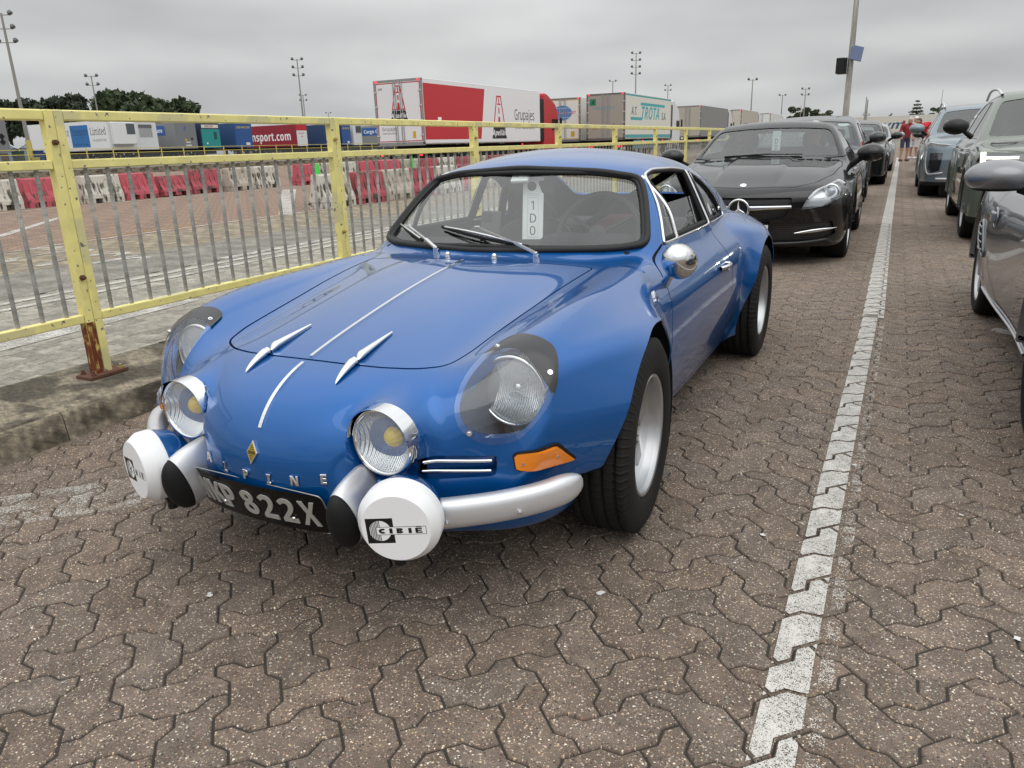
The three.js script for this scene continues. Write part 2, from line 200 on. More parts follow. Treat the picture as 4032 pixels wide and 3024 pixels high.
const blockMat = new THREE.MeshStandardMaterial({ map: grain, bumpMap: grainBump, bumpScale: 0.002, roughness: 0.9, vertexColors: true });
function insetPoly(out, d) { const n = out.length; let ar = 0; for (let i = 0; i < n; i++) { const p = out[i], q = out[(i + 1) % n]; ar += p[0] * q[1] - q[0] * p[1]; } const s = ar > 0 ? 1 : -1; return out.map((p, i) => { const a = out[(i + n - 1) % n], b = out[(i + 1) % n], e1 = [p[0] - a[0], p[1] - a[1]], e2 = [b[0] - p[0], b[1] - p[1]], l1 = Math.hypot(...e1), l2 = Math.hypot(...e2), n1 = [-e1[1] / l1 * s, e1[0] / l1 * s], n2 = [-e2[1] / l2 * s, e2[0] / l2 * s], k = d / Math.max(0.35, 1 + n1[0] * n2[0] + n1[1] * n2[1]); return [p[0] + (n1[0] + n2[0]) * k, p[1] + (n1[1] + n2[1]) * k]; }); }
// a paver: bevelled top from an outline; returns positions with uv and colour
function paverGeo(out, y0, tint, uvRot, uvOff, scale, dip, tilt) {
  const n = out.length, cx = out.reduce((a, p) => a + p[0], 0) / n, cz = out.reduce((a, p) => a + p[1], 0) / n, P = [], U = [], C = [], I = [], N2 = [];
  const push = (p, y, f) => { const yy = y + tilt[0] * (p[0] - cx) + tilt[1] * (p[1] - cz); P.push(p[0], yy, p[1]); const u = (p[0] * uvRot[0] - p[1] * uvRot[1]) / scale + uvOff[0], v = (p[0] * uvRot[1] + p[1] * uvRot[0]) / scale + uvOff[1]; U.push(u, v); C.push(tint[0] * f, tint[1] * f, tint[2] * f); };
  for (const p of insetPoly(out, 0.0064)) push(p, y0, 1);
  for (const p of insetPoly(out, 0.0031)) push(p, y0 - 0.0022, 1);
  for (const p of insetPoly(out, 0.0018)) push(p, y0 - dip, 1);
  const tri = THREE.ShapeUtils.triangulateShape(out.map((p, i) => V2(P[3 * i], P[3 * i + 2])), []);
  for (const [a, b, c] of tri) { const cr = (P[3 * b] - P[3 * a]) * (P[3 * c + 2] - P[3 * a + 2]) - (P[3 * b + 2] - P[3 * a + 2]) * (P[3 * c] - P[3 * a]); cr > 0 ? I.push(a, c, b) : I.push(a, b, c); }
  const area = out.reduce((s, p, i) => { const q = out[(i + 1) % n]; return s + p[0] * q[1] - q[0] * p[1]; }, 0);
  for (let r = 0; r < 2; r++) for (let i = 0; i < n; i++) { const a = r * n + i, b = r * n + (i + 1) % n; area > 0 ? I.push(a, b, a + n, b, b + n, a + n) : I.push(a, a + n, b, b, a + n, b + n); }
  const g = new THREE.BufferGeometry(); g.setAttribute('position', new THREE.Float32BufferAttribute(P, 3)); g.setAttribute('uv', new THREE.Float32BufferAttribute(U, 2)); g.setAttribute('color', new THREE.Float32BufferAttribute(C, 3)); g.setIndex(I); g.computeVertexNormals(); return g;
}
camera.updateMatrixWorld();
const seen = (x, z, m = 1.06) => { const v = V3(x, 0, z).project(camera), d = V3(x, 0, z).sub(camera.position).dot(camera.getWorldDirection(V3())); return d > 0 && Math.abs(v.x) < m && Math.abs(v.y) < m; };
function layPavers(bricks, mat, holder, name, restName, tintOf, opt) {
  bricks.sort((a, b) => a.d - b.d); const rest = [];
  bricks.forEach((b, i) => { const a = rr(0, 6.28), g = paverGeo(b.out, rr(-0.0014, 0.0014) + opt.y, tintOf(b), [Math.cos(a), Math.sin(a)], [rnd(), rnd()], opt.scale, opt.dip, [rr(-0.012, 0.012), rr(-0.012, 0.012)]); if (i < 300) part(holder, name, g, mat); else rest.push(g); });
  if (rest.length) { const m = part(holder, restName, mergeGeometries(rest), mat); m.userData.kind = 'stuff'; }
}
const w45 = (t) => { const s = ((t % 2) + 2) % 2, q = s > 1 ? 2 - s : s; return q < 0.36 ? 1 : q > 0.64 ? -1 : 1 - (q - 0.36) * 2 / 0.28; };
const UN = 0.1077, AMP = 0.14, R2 = Math.SQRT1_2;
const warp = (u, v) => [u + AMP * w45(v), v + AMP * w45(u)];
const toWorld = (u, v) => { const [a, b] = warp(u, v); return [(a - b) * R2 * UN - 0.2 + 0.03, (a + b) * R2 * UN - 3.0]; };
const unitEdge = (a, b, f) => { const r = []; for (const t of f) r.push([lerp(a[0], b[0], t), lerp(a[1], b[1], t)]); return r; };
function herring(range, fr) { const L = []; for (let n = -range; n < range; n++) for (let m = -range; m < range; m++) for (const [x, y, w, h] of [[n + 4 * m, n, 2, 1], [n + 4 * m, n + 1, 1, 2]]) { const c = [[x, y]]; for (let i = 1; i <= w; i++) c.push([x + i, y]); for (let i = 1; i <= h; i++) c.push([x + w, y + i]); for (let i = 1; i <= w; i++) c.push([x + w - i, y + h]); for (let i = 1; i < h; i++) c.push([x, y + h - i]); L.push({ c, x: x + w / 2, y: y + h / 2, v: h > w }); } return L; }
const laneFloor = struct('paved_lane', sheet([[-1.7, 6], [30, 6], [30, -9.0], [-1.7, -9.0]], -0.0048), std(0.034, 0.029, 0.024, 0.95));
const paveBricks = [];
for (const b of herring(120)) { const [wx, wz] = toWorld(b.x, b.y); if (wx < -1.75 || wx > 3.6 || wz < -9.05 || wz > 2.9) continue; const out = []; b.c.forEach((p, i) => { const q = b.c[(i + 1) % b.c.length]; for (const t of [0, 0.36, 0.64]) out.push(toWorld(lerp(p[0], q[0], t), lerp(p[1], q[1], t))); }); paveBricks.push({ out, d: Math.hypot(wx - camera.position.x, wz - camera.position.z) + (seen(wx, wz, 1) ? 0 : 3), x: wx, z: wz }); }
console.log('pavers', paveBricks.length);
layPavers(paveBricks, paverMat, laneFloor, 'paver', 'paver_field', (b) => { const k = rr(0.92, 1.09), w = rr(-0.03, 0.03); return [k * (1 + w), k, k * (1 - w)]; }, { y: 0, scale: 1.1, dip: 0.009 });
// the same paving farther off, joints in the material
const farPave = (() => { const N = 1024, T = 8; return tex(N, N, (i, j) => { const u0 = i / N * T, v0 = j / N * T; let u = u0, v = v0; for (let k = 0; k < 3; k++) { u = u0 - AMP * w45(v); v = v0 - AMP * w45(u); } const X = Math.floor(u), Y = Math.floor(v), r = (((X - Y) % 4) + 4) % 4, fx = u - X, fy = v - Y; // r: 0,1 lying brick, 2,3 standing brick (cells y-2, y-1)
    const L = r === 0 ? [1, 0, 1, 1] : r === 1 ? [0, 1, 1, 1] : r === 3 ? [1, 1, 1, 0] : [1, 1, 0, 1]; const e = Math.min(L[0] ? fx : 1, L[1] ? 1 - fx : 1, L[2] ? fy : 1, L[3] ? 1 - fy : 1), k = 0.9 + 0.16 * hash2((X - (r === 1 ? 1 : 0) + 80) % 8, (Y + 80 - (r === 2 ? 1 : 0)) % 8, 9), n = 0.8 + 0.4 * hash2(i, j, 6), jn = e < 0.04 ? 0.5 : 1; return [128 * k * n * jn, 113 * k * n * jn, 100 * k * n * jn]; }); })();
const uv45 = (g) => { const p = g.attributes.position, uv = g.attributes.uv; for (let i = 0; i < p.count; i++) { const x = p.getX(i) + 0.17, z = p.getZ(i) + 3.0; uv.setXY(i, (x + z) * R2 / UN / 8, (z - x) * R2 / UN / 8); } return g; };
const farPaveMat = new THREE.MeshStandardMaterial({ map: farPave, roughness: 0.9 });
struct('paved_lane', uv45(sheet([[-1.7, -9.0], [30, -9.0], [30, -75], [-1.7, -75]], -0.001)), farPaveMat);
struct('paved_lane', uv45(sheet([[3.58, 12], [30, 12], [30, -9.0], [3.58, -9.0]], -0.0032)), farPaveMat); struct('paved_lane', uv45(sheet([[-1.7, 2.88], [-1.7, 12], [3.58, 12], [3.58, 2.88]], -0.0032)), farPaveMat);
const farGround = struct('ground', sheet([[-400, 60], [400, 60], [400, -500], [-400, -500]], -0.05, 2), std(0.62, 0.58, 0.52, 0.95, 0, { map: grain }));
// lane line: paint on the paver tops, cut by the joints
const clipPoly = (poly, ax, lim, sgn) => { const o = []; for (let i = 0; i < poly.length; i++) { const a = poly[i], b = poly[(i + 1) % poly.length], da = (a[ax] - lim) * sgn, db = (b[ax] - lim) * sgn; if (da >= 0) o.push(a); if (da >= 0 !== db >= 0) { const t = da / (da - db); o.push([lerp(a[0], b[0], t), lerp(a[1], b[1], t)]); } } return o; };
const wornPaint = (lo, hi, s) => { const N = 512; return tex(N, N, (i, j) => { const n = fbm(i / N * 60, j / N * 60, 60, 3, s), m = hash2(i >> 1, j >> 1, s + 2), b = fbm(i / N * 6, j / N * 6, 6, 3, s + 5); const c = 205 + 40 * (m - 0.5) - 30 * (1 - b), a = n * 0.45 + m * 0.55 + (b - 0.5) * 0.30 > lerp(lo, hi, b) ? 255 : 0; return [c, c * 0.985, c * 0.95, a]; }); };
const paintMat = new THREE.MeshStandardMaterial({ map: wornPaint(0.36, 0.28, 3), roughness: 0.8, transparent: true, alphaTest: 0.5 });
const ghostMat = new THREE.MeshStandardMaterial({ map: wornPaint(0.70, 0.66, 8), roughness: 0.85, transparent: true, alphaTest: 0.5 });
function paintOn(x0f, w, z0, z1, ins, mat, name) { const gs = []; for (const b of paveBricks) { if (b.z > z0 + 0.2 || b.z < z1 - 0.2) continue; const xc = x0f(b.z); if (Math.abs(b.x - xc) > 0.3) continue; const n = b.out.length, cx = b.out.reduce((a, p) => a + p[0], 0) / n, cz = b.out.reduce((a, p) => a + p[1], 0) / n; let poly = insetPoly(b.out, ins); poly = clipPoly(clipPoly(clipPoly(clipPoly(poly, 0, xc - w / 2, 1), 0, xc + w / 2, -1), 1, z0, -1), 1, z1, 1); if (poly.length > 2) { const g = sheet(poly, 0.0042, 0.35); gs.push(g.toNonIndexed()); } } if (gs.length) { const m = struct(name, mergeGeometries(gs), mat); return m; } }
paintOn((z) => 1.230 - 0.012 * (z - 0.5), 0.086, 2.0, -3.3, 0.0056, paintMat, 'lane_line');
paintOn((z) => 1.302 - 0.012 * (z - 0.5), 0.030, 2.0, -3.0, 0.008, ghostMat, 'faded_line');
paintOn((z) => 1.290, 0.125, -3.2, -9.05, 0.006, paintMat, 'lane_line');
struct('lane_line', sheet([[1.228, -9.05], [1.352, -9.05], [1.44, -40], [1.30, -40]], 0.004, 0.5), paintMat);
// ---------------------------------------------------------------- kerb
const conc = (() => { const N = 1024; return tex(N, N, (i, j) => { const u = i / N, v = j / N, n = fbm(u * 40, v * 40, 40, 4, 2), b = fbm(u * 5, v * 5, 5, 4, 14), br = fbm(u * 8 + v * 6, v * 120 - u * 60, 4096, 2, 6), m = hash2(i, j, 2); let k = 0.55 + 0.5 * n + 0.25 * (m - 0.5); const st = sstep(0.42, 0.62, b); let r = 158, g = 147, bb = 126; r = lerp(r, 96, st); g = lerp(g, 88, st); bb = lerp(bb, 74, st); k *= 0.86 + 0.28 * br; if (m > 0.985) k *= 1.6; return [r * k, g * k, bb * k]; }); })();
const concBump = (() => { const N = 512; return tex(N, N, (i, j) => { const v = 128 + 180 * (fbm(i / N * 40, j / N * 40, 40, 4, 2) - 0.5) + 70 * (hash2(i, j, 8) - 0.5); return [v, v, v]; }, false); })();
const concMat = new THREE.MeshStandardMaterial({ map: conc, bumpMap: concBump, bumpScale: 0.006, roughness: 0.95 });
const kerb = new THREE.Group(); kerb.name = 'kerb'; kerb.userData = { kind: 'structure' }; scene.add(kerb);
for (let k = 0; k < 40; k++) { const z1 = 2.19 - k * 0.985, z0 = z1 - 0.979, prof = corner([[-2.27, -0.05], [-1.638, -0.05], [-1.665, 0.128], [-2.27, 0.132]], [0.002, 0.002, 0.024, 0.01], 4); const g = extr(prof, z1 - z0); g.translate(0, 0, z0); const p = g.attributes.position; part(kerb, 'kerb_stone', uvBox(g, 0.9, rnd(), rnd()), concMat).position.set(rr(-0.004, 0.004), rr(-0.003, 0.003), 0); }
// ---------------------------------------------------------------- ground beyond the fence
const sideFloor = struct('side_road', sheet([[-2.2, 8], [-2.2, -80], [-6.8, -80], [-6.8, 8]], -0.005), std(0.07, 0.065, 0.056, 0.95));
{ const L = []; for (const b of herring(80)) { const f = (u, v) => [-4 - u * 0.1005, -3 + v * 0.1005]; const [wx, wz] = f(b.x, b.y); if (wx > -2.15 || wx < -5.36 || wz > 2.0 || wz < -7.6) continue; L.push({ out: b.c.map(([u, v]) => f(u, v)), d: Math.hypot(wx - 1.3, wz - 2), x: wx, z: wz }); } console.log('blocks', L.length);
  layPavers(L, blockMat, sideFloor, 'paving_block', 'paving_block_field', () => { const k = rr(0.74, 0.96); return [k * 1.0, k * 0.965, k * 0.90]; }, { y: 0, scale: 0.7, dip: 0.008 }); }
const blockTex = (() => { const N = 1024, T = 8; return tex(N, N, (i, j) => { const u = i / N * T, v = j / N * T, X = Math.floor(u), Y = Math.floor(v), r = (((X - Y) % 4) + 4) % 4, fx = u - X, fy = v - Y, L = r === 0 ? [1, 0, 1, 1] : r === 1 ? [0, 1, 1, 1] : r === 3 ? [1, 1, 1, 0] : [1, 1, 0, 1], e = Math.min(L[0] ? fx : 1, L[1] ? 1 - fx : 1, L[2] ? fy : 1, L[3] ? 1 - fy : 1), k = (e < 0.06 ? 0.55 : 1) * (0.85 + 0.3 * hash2((X - (r === 1 ? 1 : 0) + 8) % 8, (Y + 8 - (r === 2 ? 1 : 0)) % 8, 4)) * (0.85 + 0.3 * hash2(i, j, 1)); return [128 * k, 122 * k, 110 * k]; }); })();
const tileMat = (r, g, b) => new THREE.MeshStandardMaterial({ map: blockTex, color: new THREE.Color().setRGB(r, g, b), roughness: 0.92 });
struct('side_road', sheet([[-2.2, 2.0], [-2.2, 12], [-5.35, 12], [-5.35, 2.0]], 0.001, 0.8), tileMat(1.1, 1.08, 1.04)); struct('side_road', sheet([[-2.2, -7.5], [-2.2, -90], [-5.35, -90], [-5.35, -7.5]], 0.001, 0.8), tileMat(1.1, 1.08, 1.04));
struct('asphalt_strip', sheet([[-5.33, 12], [-5.33, -90], [-6.85, -90], [-6.85, 12]], 0.002, 0.9), std(0.62, 0.60, 0.57, 0.9, 0, { map: grain, bumpMap: grainBump, bumpScale: 0.004 }));
struct('paved_strip', sheet([[-6.85, 12], [-6.85, -90], [-8.78, -90], [-8.78, 12]], 0.002, 0.8), tileMat(1.25, 1.15, 1.0));
struct('lorry_park', uv45(sheet([[-8.78, 12], [-8.78, -110], [-50, -110], [-50, 12]], 0.0)), new THREE.MeshStandardMaterial({ map: farPave, color: new THREE.Color().setRGB(1.12, 1.0, 0.92), roughness: 0.92 }));
const roadPaint = new THREE.MeshStandardMaterial({ map: wornPaint(0.46, 0.42, 13), roughness: 0.85, transparent: true, alphaTest: 0.5 });
const yellowPaint = new THREE.MeshStandardMaterial({ map: wornPaint(0.56, 0.52, 17), color: new THREE.Color().setRGB(0.9, 0.55, 0.08), roughness: 0.85, transparent: true, alphaTest: 0.5 });
const stripe = (pts, mat = roadPaint, y = 0.0062) => struct('road_marking', sheet(pts, y, 0.8), mat);
stripe([[-3.44, 0.6], [-3.62, -2.30], [-3.80, -2.22], [-3.70, 0.6]], roadPaint, 0.0070);
for (const x of [-5.12, -4.84]) stripe([[x - 0.05, 2], [x - 0.05, -14], [x + 0.04, -14], [x + 0.04, 2]], roadPaint, 0.0075);
stripe([[-5.45, -4.2], [-5.35, -14], [-5.22, -14], [-5.30, -4.2]]); stripe([[-9.27, -5.2], [-9.27, -7.2], [-9.18, -7.2], [-9.18, -5.2]], yellowPaint); stripe([[-8.98, -4.5], [-8.98, -12], [-8.90, -12], [-8.90, -4.5]]);
stripe([[-11.2, -5.1], [-13.8, -7.9], [-13.7, -8.0], [-11.05, -5.2]]); stripe([[-8.70, -9.1], [-8.95, -9.0], [-16.1, -17.0], [-15.7, -17.2]]); stripe([[-17.0, -8], [-17.0, -20], [-16.9, -20], [-16.9, -8]]);
for (const [cx, cz, s] of [[-8.65, -3.95, 1], [-7.9, -3.85, 1], [-7.1, -3.75, 1], [-6.45, -3.65, 0.8]]) { const g = new THREE.RingGeometry(0.20 * s, 0.29 * s, 24, 1, 0.6, 4.4).rotateX(-Math.PI / 2).scale(0.8, 1, 2.0).translate(cx, 0.0062, cz); struct('road_lettering', uvBox(g, 0.8), roadPaint); stripe([[cx - 0.28, cz - 0.5], [cx - 0.20, cz + 0.45], [cx - 0.12, cz + 0.44], [cx - 0.20, cz - 0.5]]); }
// ---------------------------------------------------------------- fence along the kerb
const fencePaint = (() => { const N = 512; return tex(N, N, (i, j) => { const n = fbm(i / N * 12, j / N * 12, 12, 4, 41), m = fbm(i / N * 3, j / N * 3, 3, 4, 47), c = fbm(i / N * 26, j / N * 26, 26, 3, 50); let r = 232, g = 221, b = 142; const k = 0.93 + 0.14 * n; r *= k; g *= k; b *= k * (0.95 + 0.1 * m); if (m > 0.60) { const w = sstep(0.60, 0.72, m) * 0.5; r = lerp(r, 186, w); g = lerp(g, 182, w); b = lerp(b, 150, w); } if (c > 0.80) { r = 120; g = 116; b = 108; } return [r, g, b]; }); })();
const fenceMat = new THREE.MeshStandardMaterial({ map: fencePaint, roughness: 0.48 });
const rustTex = (() => { const N = 256; return tex(N, N, (i, j) => { const n = fbm(i / N * 10, j / N * 10, 10, 4, 3), m = fbm(i / N * 30, j / N * 6, 30, 3, 4); const w = sstep(0.30, 0.55, n * 0.5 + m * 0.5); return [lerp(205, 86 + 40 * n, w), lerp(186, 42 + 18 * n, w), lerp(100, 26, w)]; }); })();
const rustMat = new THREE.MeshStandardMaterial({ map: rustTex, roughness: 0.9, bumpMap: concBump, bumpScale: 0.003 });
const rustPlain = std(0.115, 0.050, 0.030, 0.9), galv = new THREE.MeshStandardMaterial({ map: grain, color: new THREE.Color().setRGB(1.0, 1.02, 1.03), roughness: 0.55, metalness: 0.15 });
const FX = -2.0, PL = 1.905, boltMat = std(0.45, 0.36, 0.14, 0.5, 0.6);
const fgeo = { bar: uvBox(cyl(0.0095, 0.0095, 0.655, 10, 0, 0.755, 0), 0.5) };
for (let k = -1; k < 15; k++) {
  const z0 = -0.215 - k * PL, g = thing('fence_panel', ['yellow railing panel with grey bars at the left picture edge', 'yellow railing panel with grey bars beside the blue coupe nose'][k + 1] ?? `yellow railing panel with grey bars, ${['first', 'second', 'third', 'fourth', 'fifth', 'sixth', 'seventh', 'eighth', 'ninth', 'tenth', 'eleventh', 'twelfth', 'thirteenth', 'fourteenth', 'fifteenth'][k]} along the kerb from the coupe nose`, 'fence', [FX, 0, z0], 0, 'yellow railing along the kerb');
  const o = rnd(), za = -0.022, zb = -PL + 0.022, m = (geo) => uvBox(geo, 0.6, o, o * 3);
  part(g, 'post', m(rbox(0.048, k === -1 ? 1.19 : 0.93, 0.0425, 0.006, 0, k === 0 || k === -1 ? 1.326 - (k === -1 ? 0.595 : 0.465) : 0.861, za)), fenceMat);
  part(g, 'post', m(rbox(0.048, 1.19, 0.0425, 0.006, 0, 0.731, zb)), fenceMat);
  if (k !== -1) part(g, 'post_foot', m(rbox(0.046, 0.27, 0.041, 0.004, 0, 0.263, za)), k === 0 ? fenceMat : fenceMat);
  part(g, 'top_rail', m(rbox(0.045, 0.046, PL - 0.09, 0.008, 0, 1.303, -PL / 2)), fenceMat);
  part(g, 'middle_rail', m(rbox(0.040, 0.040, PL - 0.09, 0.006, 0, 1.097, -PL / 2)), fenceMat);
  part(g, 'bottom_rail', m(rbox(0.040, 0.040, PL - 0.09, 0.006, 0, 0.411, -PL / 2)), fenceMat);
  for (let i = 0; i < 16; i++) { const b = part(g, 'bar', fgeo.bar, galv); b.position.set(0, 0, -0.115 - i * (PL - 0.23) / 15); }
  for (const [zz, r] of [[za, 0], [zb, 1]]) { part(g, 'base_plate', rbox(0.11, 0.016, 0.10, 0.003, 0.005, 0.138, zz + (r ? 0.028 : -0.028)), k < 1 ? rustPlain : rustPlain); for (const q of [-1, 1]) part(g, 'anchor_bolt', merge([cyl(0.008, 0.008, 0.024, 8, 0.005 + q * 0.038, 0.155, zz + (r ? 0.05 : -0.05)), cyl(0.013, 0.013, 0.010, 6, 0.005 + q * 0.038, 0.150, zz + (r ? 0.05 : -0.05))]), k === 0 && !r ? boltMat : rustPlain); }
  for (const yy of [1.19, 0.60]) part(g, 'joining_bolt', merge([cyl(0.013, 0.013, 0.014, 6, 0.03, yy, zb, 0, 0, Math.PI / 2), cyl(0.007, 0.007, 0.03, 8, 0.034, yy, zb, 0, 0, Math.PI / 2)]), k === -1 ? rustPlain : boltMat);
  if (k === -1) { part(g, 'rusted_post_foot', uvBox(rbox(0.0495, 0.255, 0.044, 0.004, 0, 0.266, zb), 0.3), rustMat); }
}

// pale worn patches and droppings on the paving
{ const patch = (pts, mat) => { const gs = []; const q = inPoly(roundPoly(pts, 30)); for (const br of paveBricks) { if (q(br.x, br.z) < -0.16) continue; const n = br.out.length, cx = br.out.reduce((s, p) => s + p[0], 0) / n, cz = br.out.reduce((s, p) => s + p[1], 0) / n; let poly = insetPoly(br.out, 0.0074); for (let k = 0; k < 8; k++) { const a = k / 8 * 6.283, ca = Math.cos(a), sa = Math.sin(a); let far2 = -9; for (const p of pts) far2 = Math.max(far2, p[0] * ca + p[1] * sa); const o = []; for (let i = 0; i < poly.length; i++) { const A1 = poly[i], B1 = poly[(i + 1) % poly.length], da = far2 - (A1[0] * ca + A1[1] * sa), db = far2 - (B1[0] * ca + B1[1] * sa); if (da >= 0) o.push(A1); if (da >= 0 !== db >= 0) { const t = da / (da - db); o.push([lerp(A1[0], B1[0], t), lerp(A1[1], B1[1], t)]); } } poly = o; if (poly.length < 3) break; } if (poly.length > 2) gs.push(sheet(poly, 0.0040, 0.35).toNonIndexed()); } if (gs.length) struct('worn_paint_patch', mergeGeometries(gs), mat); };
  patch([[-1.30, 0.62], [-0.95, 0.42], [-0.86, 0.55], [-1.20, 0.86], [-1.45, 0.92]], ghostMat); patch([[-0.22, 1.62], [-0.36, 1.58], [-0.40, 1.70], [-0.20, 1.74]], paintMat); patch([[2.0, -2.95], [2.3, -3.0], [2.35, -3.12], [1.92, -3.08]], paintMat);
  const dm = std(0.62, 0.62, 0.60, 0.8); for (let i = 0; i < 16; i++) { const x = rr(-1.2, 2.6), z = rr(-1.0, 1.5), pts = []; const s = rr(0.003, 0.012), n = 9; for (let k = 0; k < n; k++) { const a = k / n * 6.283, r = s * rr(0.4, 1.3); pts.push([x + Math.cos(a) * r, z + Math.sin(a) * r]); } struct('paving_speck', sheet(pts, 0.0036, 1), dm); } }
// ---------------------------------------------------------------- blue sports coupe: body field (front axle at z = 0, nose towards +z)
const A = {};
{
  const xs = [0, 0.15, 0.30, 0.38, 0.46, 0.56, 0.66, 0.76];
  const zs = [-3.1, -2.6, -2.1, -1.6, -1.0, -0.6, -0.4, -0.15, 0.1, 0.3, 0.45, 0.6, 0.8];
  A.T = table2(xs, zs, [
    [0.60, 0.60, 0.60, 0.60, 0.60, 0.59, 0.56, 0.50],
    [0.70, 0.70, 0.70, 0.70, 0.70, 0.69, 0.66, 0.60],
    [0.76, 0.76, 0.76, 0.755, 0.75, 0.750, 0.725, 0.66],
    [0.76, 0.76, 0.76, 0.755, 0.75, 0.745, 0.715, 0.65],
    [0.755, 0.755, 0.752, 0.75, 0.745, 0.738, 0.705, 0.64],
    [0.752, 0.752, 0.748, 0.742, 0.736, 0.730, 0.702, 0.64],
    [0.748, 0.746, 0.738, 0.730, 0.724, 0.724, 0.704, 0.65],
    [0.730, 0.727, 0.714, 0.704, 0.702, 0.712, 0.700, 0.655],
    [0.697, 0.693, 0.676, 0.664, 0.674, 0.702, 0.690, 0.64],
    [0.662, 0.658, 0.641, 0.632, 0.652, 0.682, 0.662, 0.60],
    [0.632, 0.628, 0.613, 0.607, 0.630, 0.650, 0.620, 0.55],
    [0.596, 0.593, 0.582, 0.580, 0.595, 0.600, 0.560, 0.49],
    [0.535, 0.533, 0.522, 0.520, 0.530, 0.525, 0.47, 0.40]]);
  A.N = lut((x) => new Spline([[0, 0.798], [0.1, 0.79], [0.2, 0.765], [0.3, 0.715], [0.4, 0.655], [0.5, 0.60], [0.6, 0.535], [0.68, 0.45], [0.76, 0.30]]).at(Math.abs(x)), 0, 0.95, 60);
  A.S = lut((y) => new Spline([[0.0, 0.55], [0.12, 0.615], [0.2, 0.652], [0.3, 0.683], [0.4, 0.702], [0.5, 0.706], [0.6, 0.694], [0.68, 0.668], [0.75, 0.635], [0.9, 0.57]]).at(y), 0, 0.9, 60);
  A.Sz = lut((z) => new Spline([[-3.2, 0.90], [-2.8, 0.97], [-2.2, 1.01], [-1.6, 1.005], [-1.0, 1.0], [-0.4, 0.995], [0.1, 0.985], [0.4, 0.975], [0.8, 0.95]]).at(z), -3.2, 0.9, 60);
  A.B = lut((z) => new Spline([[-3.1, 0.34], [-2.7, 0.22], [-2.2, 0.15], [-0.2, 0.145], [0.4, 0.17], [0.8, 0.21]]).at(z), -3.2, 0.9, 60);
  A.R = lut((z) => new Spline([[-2.9, 0.62], [-2.6, 0.765], [-2.4, 0.855], [-2.1, 0.965], [-1.8, 1.040], [-1.5, 1.085], [-1.2, 1.099], [-0.95, 1.080], [-0.76, 1.046], [-0.55, 0.99]]).at(z), -2.9, -0.4, 50);
  A.Cw = lut((z) => new Spline([[-2.9, 0.42], [-2.4, 0.50], [-2.0, 0.565], [-1.5, 0.605], [-1.0, 0.612], [-0.5, 0.60]]).at(z), -2.9, -0.3, 40);
  const FW = [[0, 0.296, 0.778], [-2.1, 0.298, 0.766]];
  A.wheels = FW;
  A.Ra = 0.334;
  const flare = (x, y, z) => { let d = 9; for (const [wz, wy, w] of FW) { const r = Math.hypot(z - wz, y - wy); const s = x - (w - 0.62 * (r - A.Ra) - (wz === 0 ? 0.04 * sstep(0.02, -0.2, z) : 0) - 0.085 * sstep(0.50, 0.20, y)); const top = y - (A.T(Math.min(x, 0.60), z) - 0.012 - 0.36 * Math.max(0, x - 0.60)); const v = smax(smax(s * 0.85, top * 0.94, 0.03), Math.max(r - 0.56, 0.5 - x, (wz === 0 ? lerp(0.15, 0.31, sstep(0.0, 0.2, z)) : 0.16) - y), 0.02); if (v < d) d = v; } return d; };
  A.f = (X, y, z) => {
    const x = Math.abs(X);
    const Tt = (y - A.T(x, z)) * 0.93;
    const Ss = (x - A.S(y) * A.Sz(z)) * 0.97;
    const lean = 1.35 * Math.max(0, 0.37 - y) ** 2 + 0.35 * Math.max(0, 0.2 - y);
    const Nn = (z - A.N(x) + lean) * 0.8;
    const rear = (-3.0 + 0.5 * x * x + 0.25 * Math.max(0, y - 0.45) - z) * 0.9;
    let b = smax(Tt, Ss, 0.11);
    b = smax(b, Nn, 0.16 - 0.05 * sstep(0.45, 0.2, y));
    b = smax(b, rear, 0.1);
    b = smax(b, A.B(z) - y, 0.05);
    // fender flares
    b = smin(b, flare(x, y, z), 0.028);
    // nacelles of the inner lamps
    const nz = clamp(z, 0.40, 0.688), nr = Math.hypot(x - 0.318, y - 0.470 + 0.02 * (0.688 - nz)) - (0.0862 + 0.015 * (0.688 - nz));
    b = smin(b, smax(nr, z - 0.688, 0.006), 0.035);
    // cabin
    const roof = (y - A.R(z) + 0.31 * x * x) * 0.95;
    const side = (x - A.Cw(z) + 0.40 * (y - 0.75) + 0.35 * Math.max(0, y - 0.95) ** 2) * 0.92;
    const ws = (z + 0.35 + (y - 0.75) * 1.38 + 0.76 * x * x) * 0.55;
    let c = smax(roof, side, 0.10); c = smax(c, ws, 0.05); c = Math.max(c, 0.6 - y);
    b = smin(b, c, 0.025);
    // lamp sockets and the scoop below them
    b = smax(b, -Math.max(Math.hypot(x - 0.318, y - 0.470) - 0.0885, 0.688 - z), 0.004);
    b = smax(b, -ell(x, y, z, [0.330, 0.392, 0.775], [0.105, 0.055, 0.10]), 0.035);
    return b;
  };
}
const blueRaw = polygonize(A.f, [-0.9, 0.05, -3.15], [0.9, 1.15, 0.9], 0.0095);
console.log('alpine verts', blueRaw.P.length / 3, 'tris', blueRaw.I.length / 3);
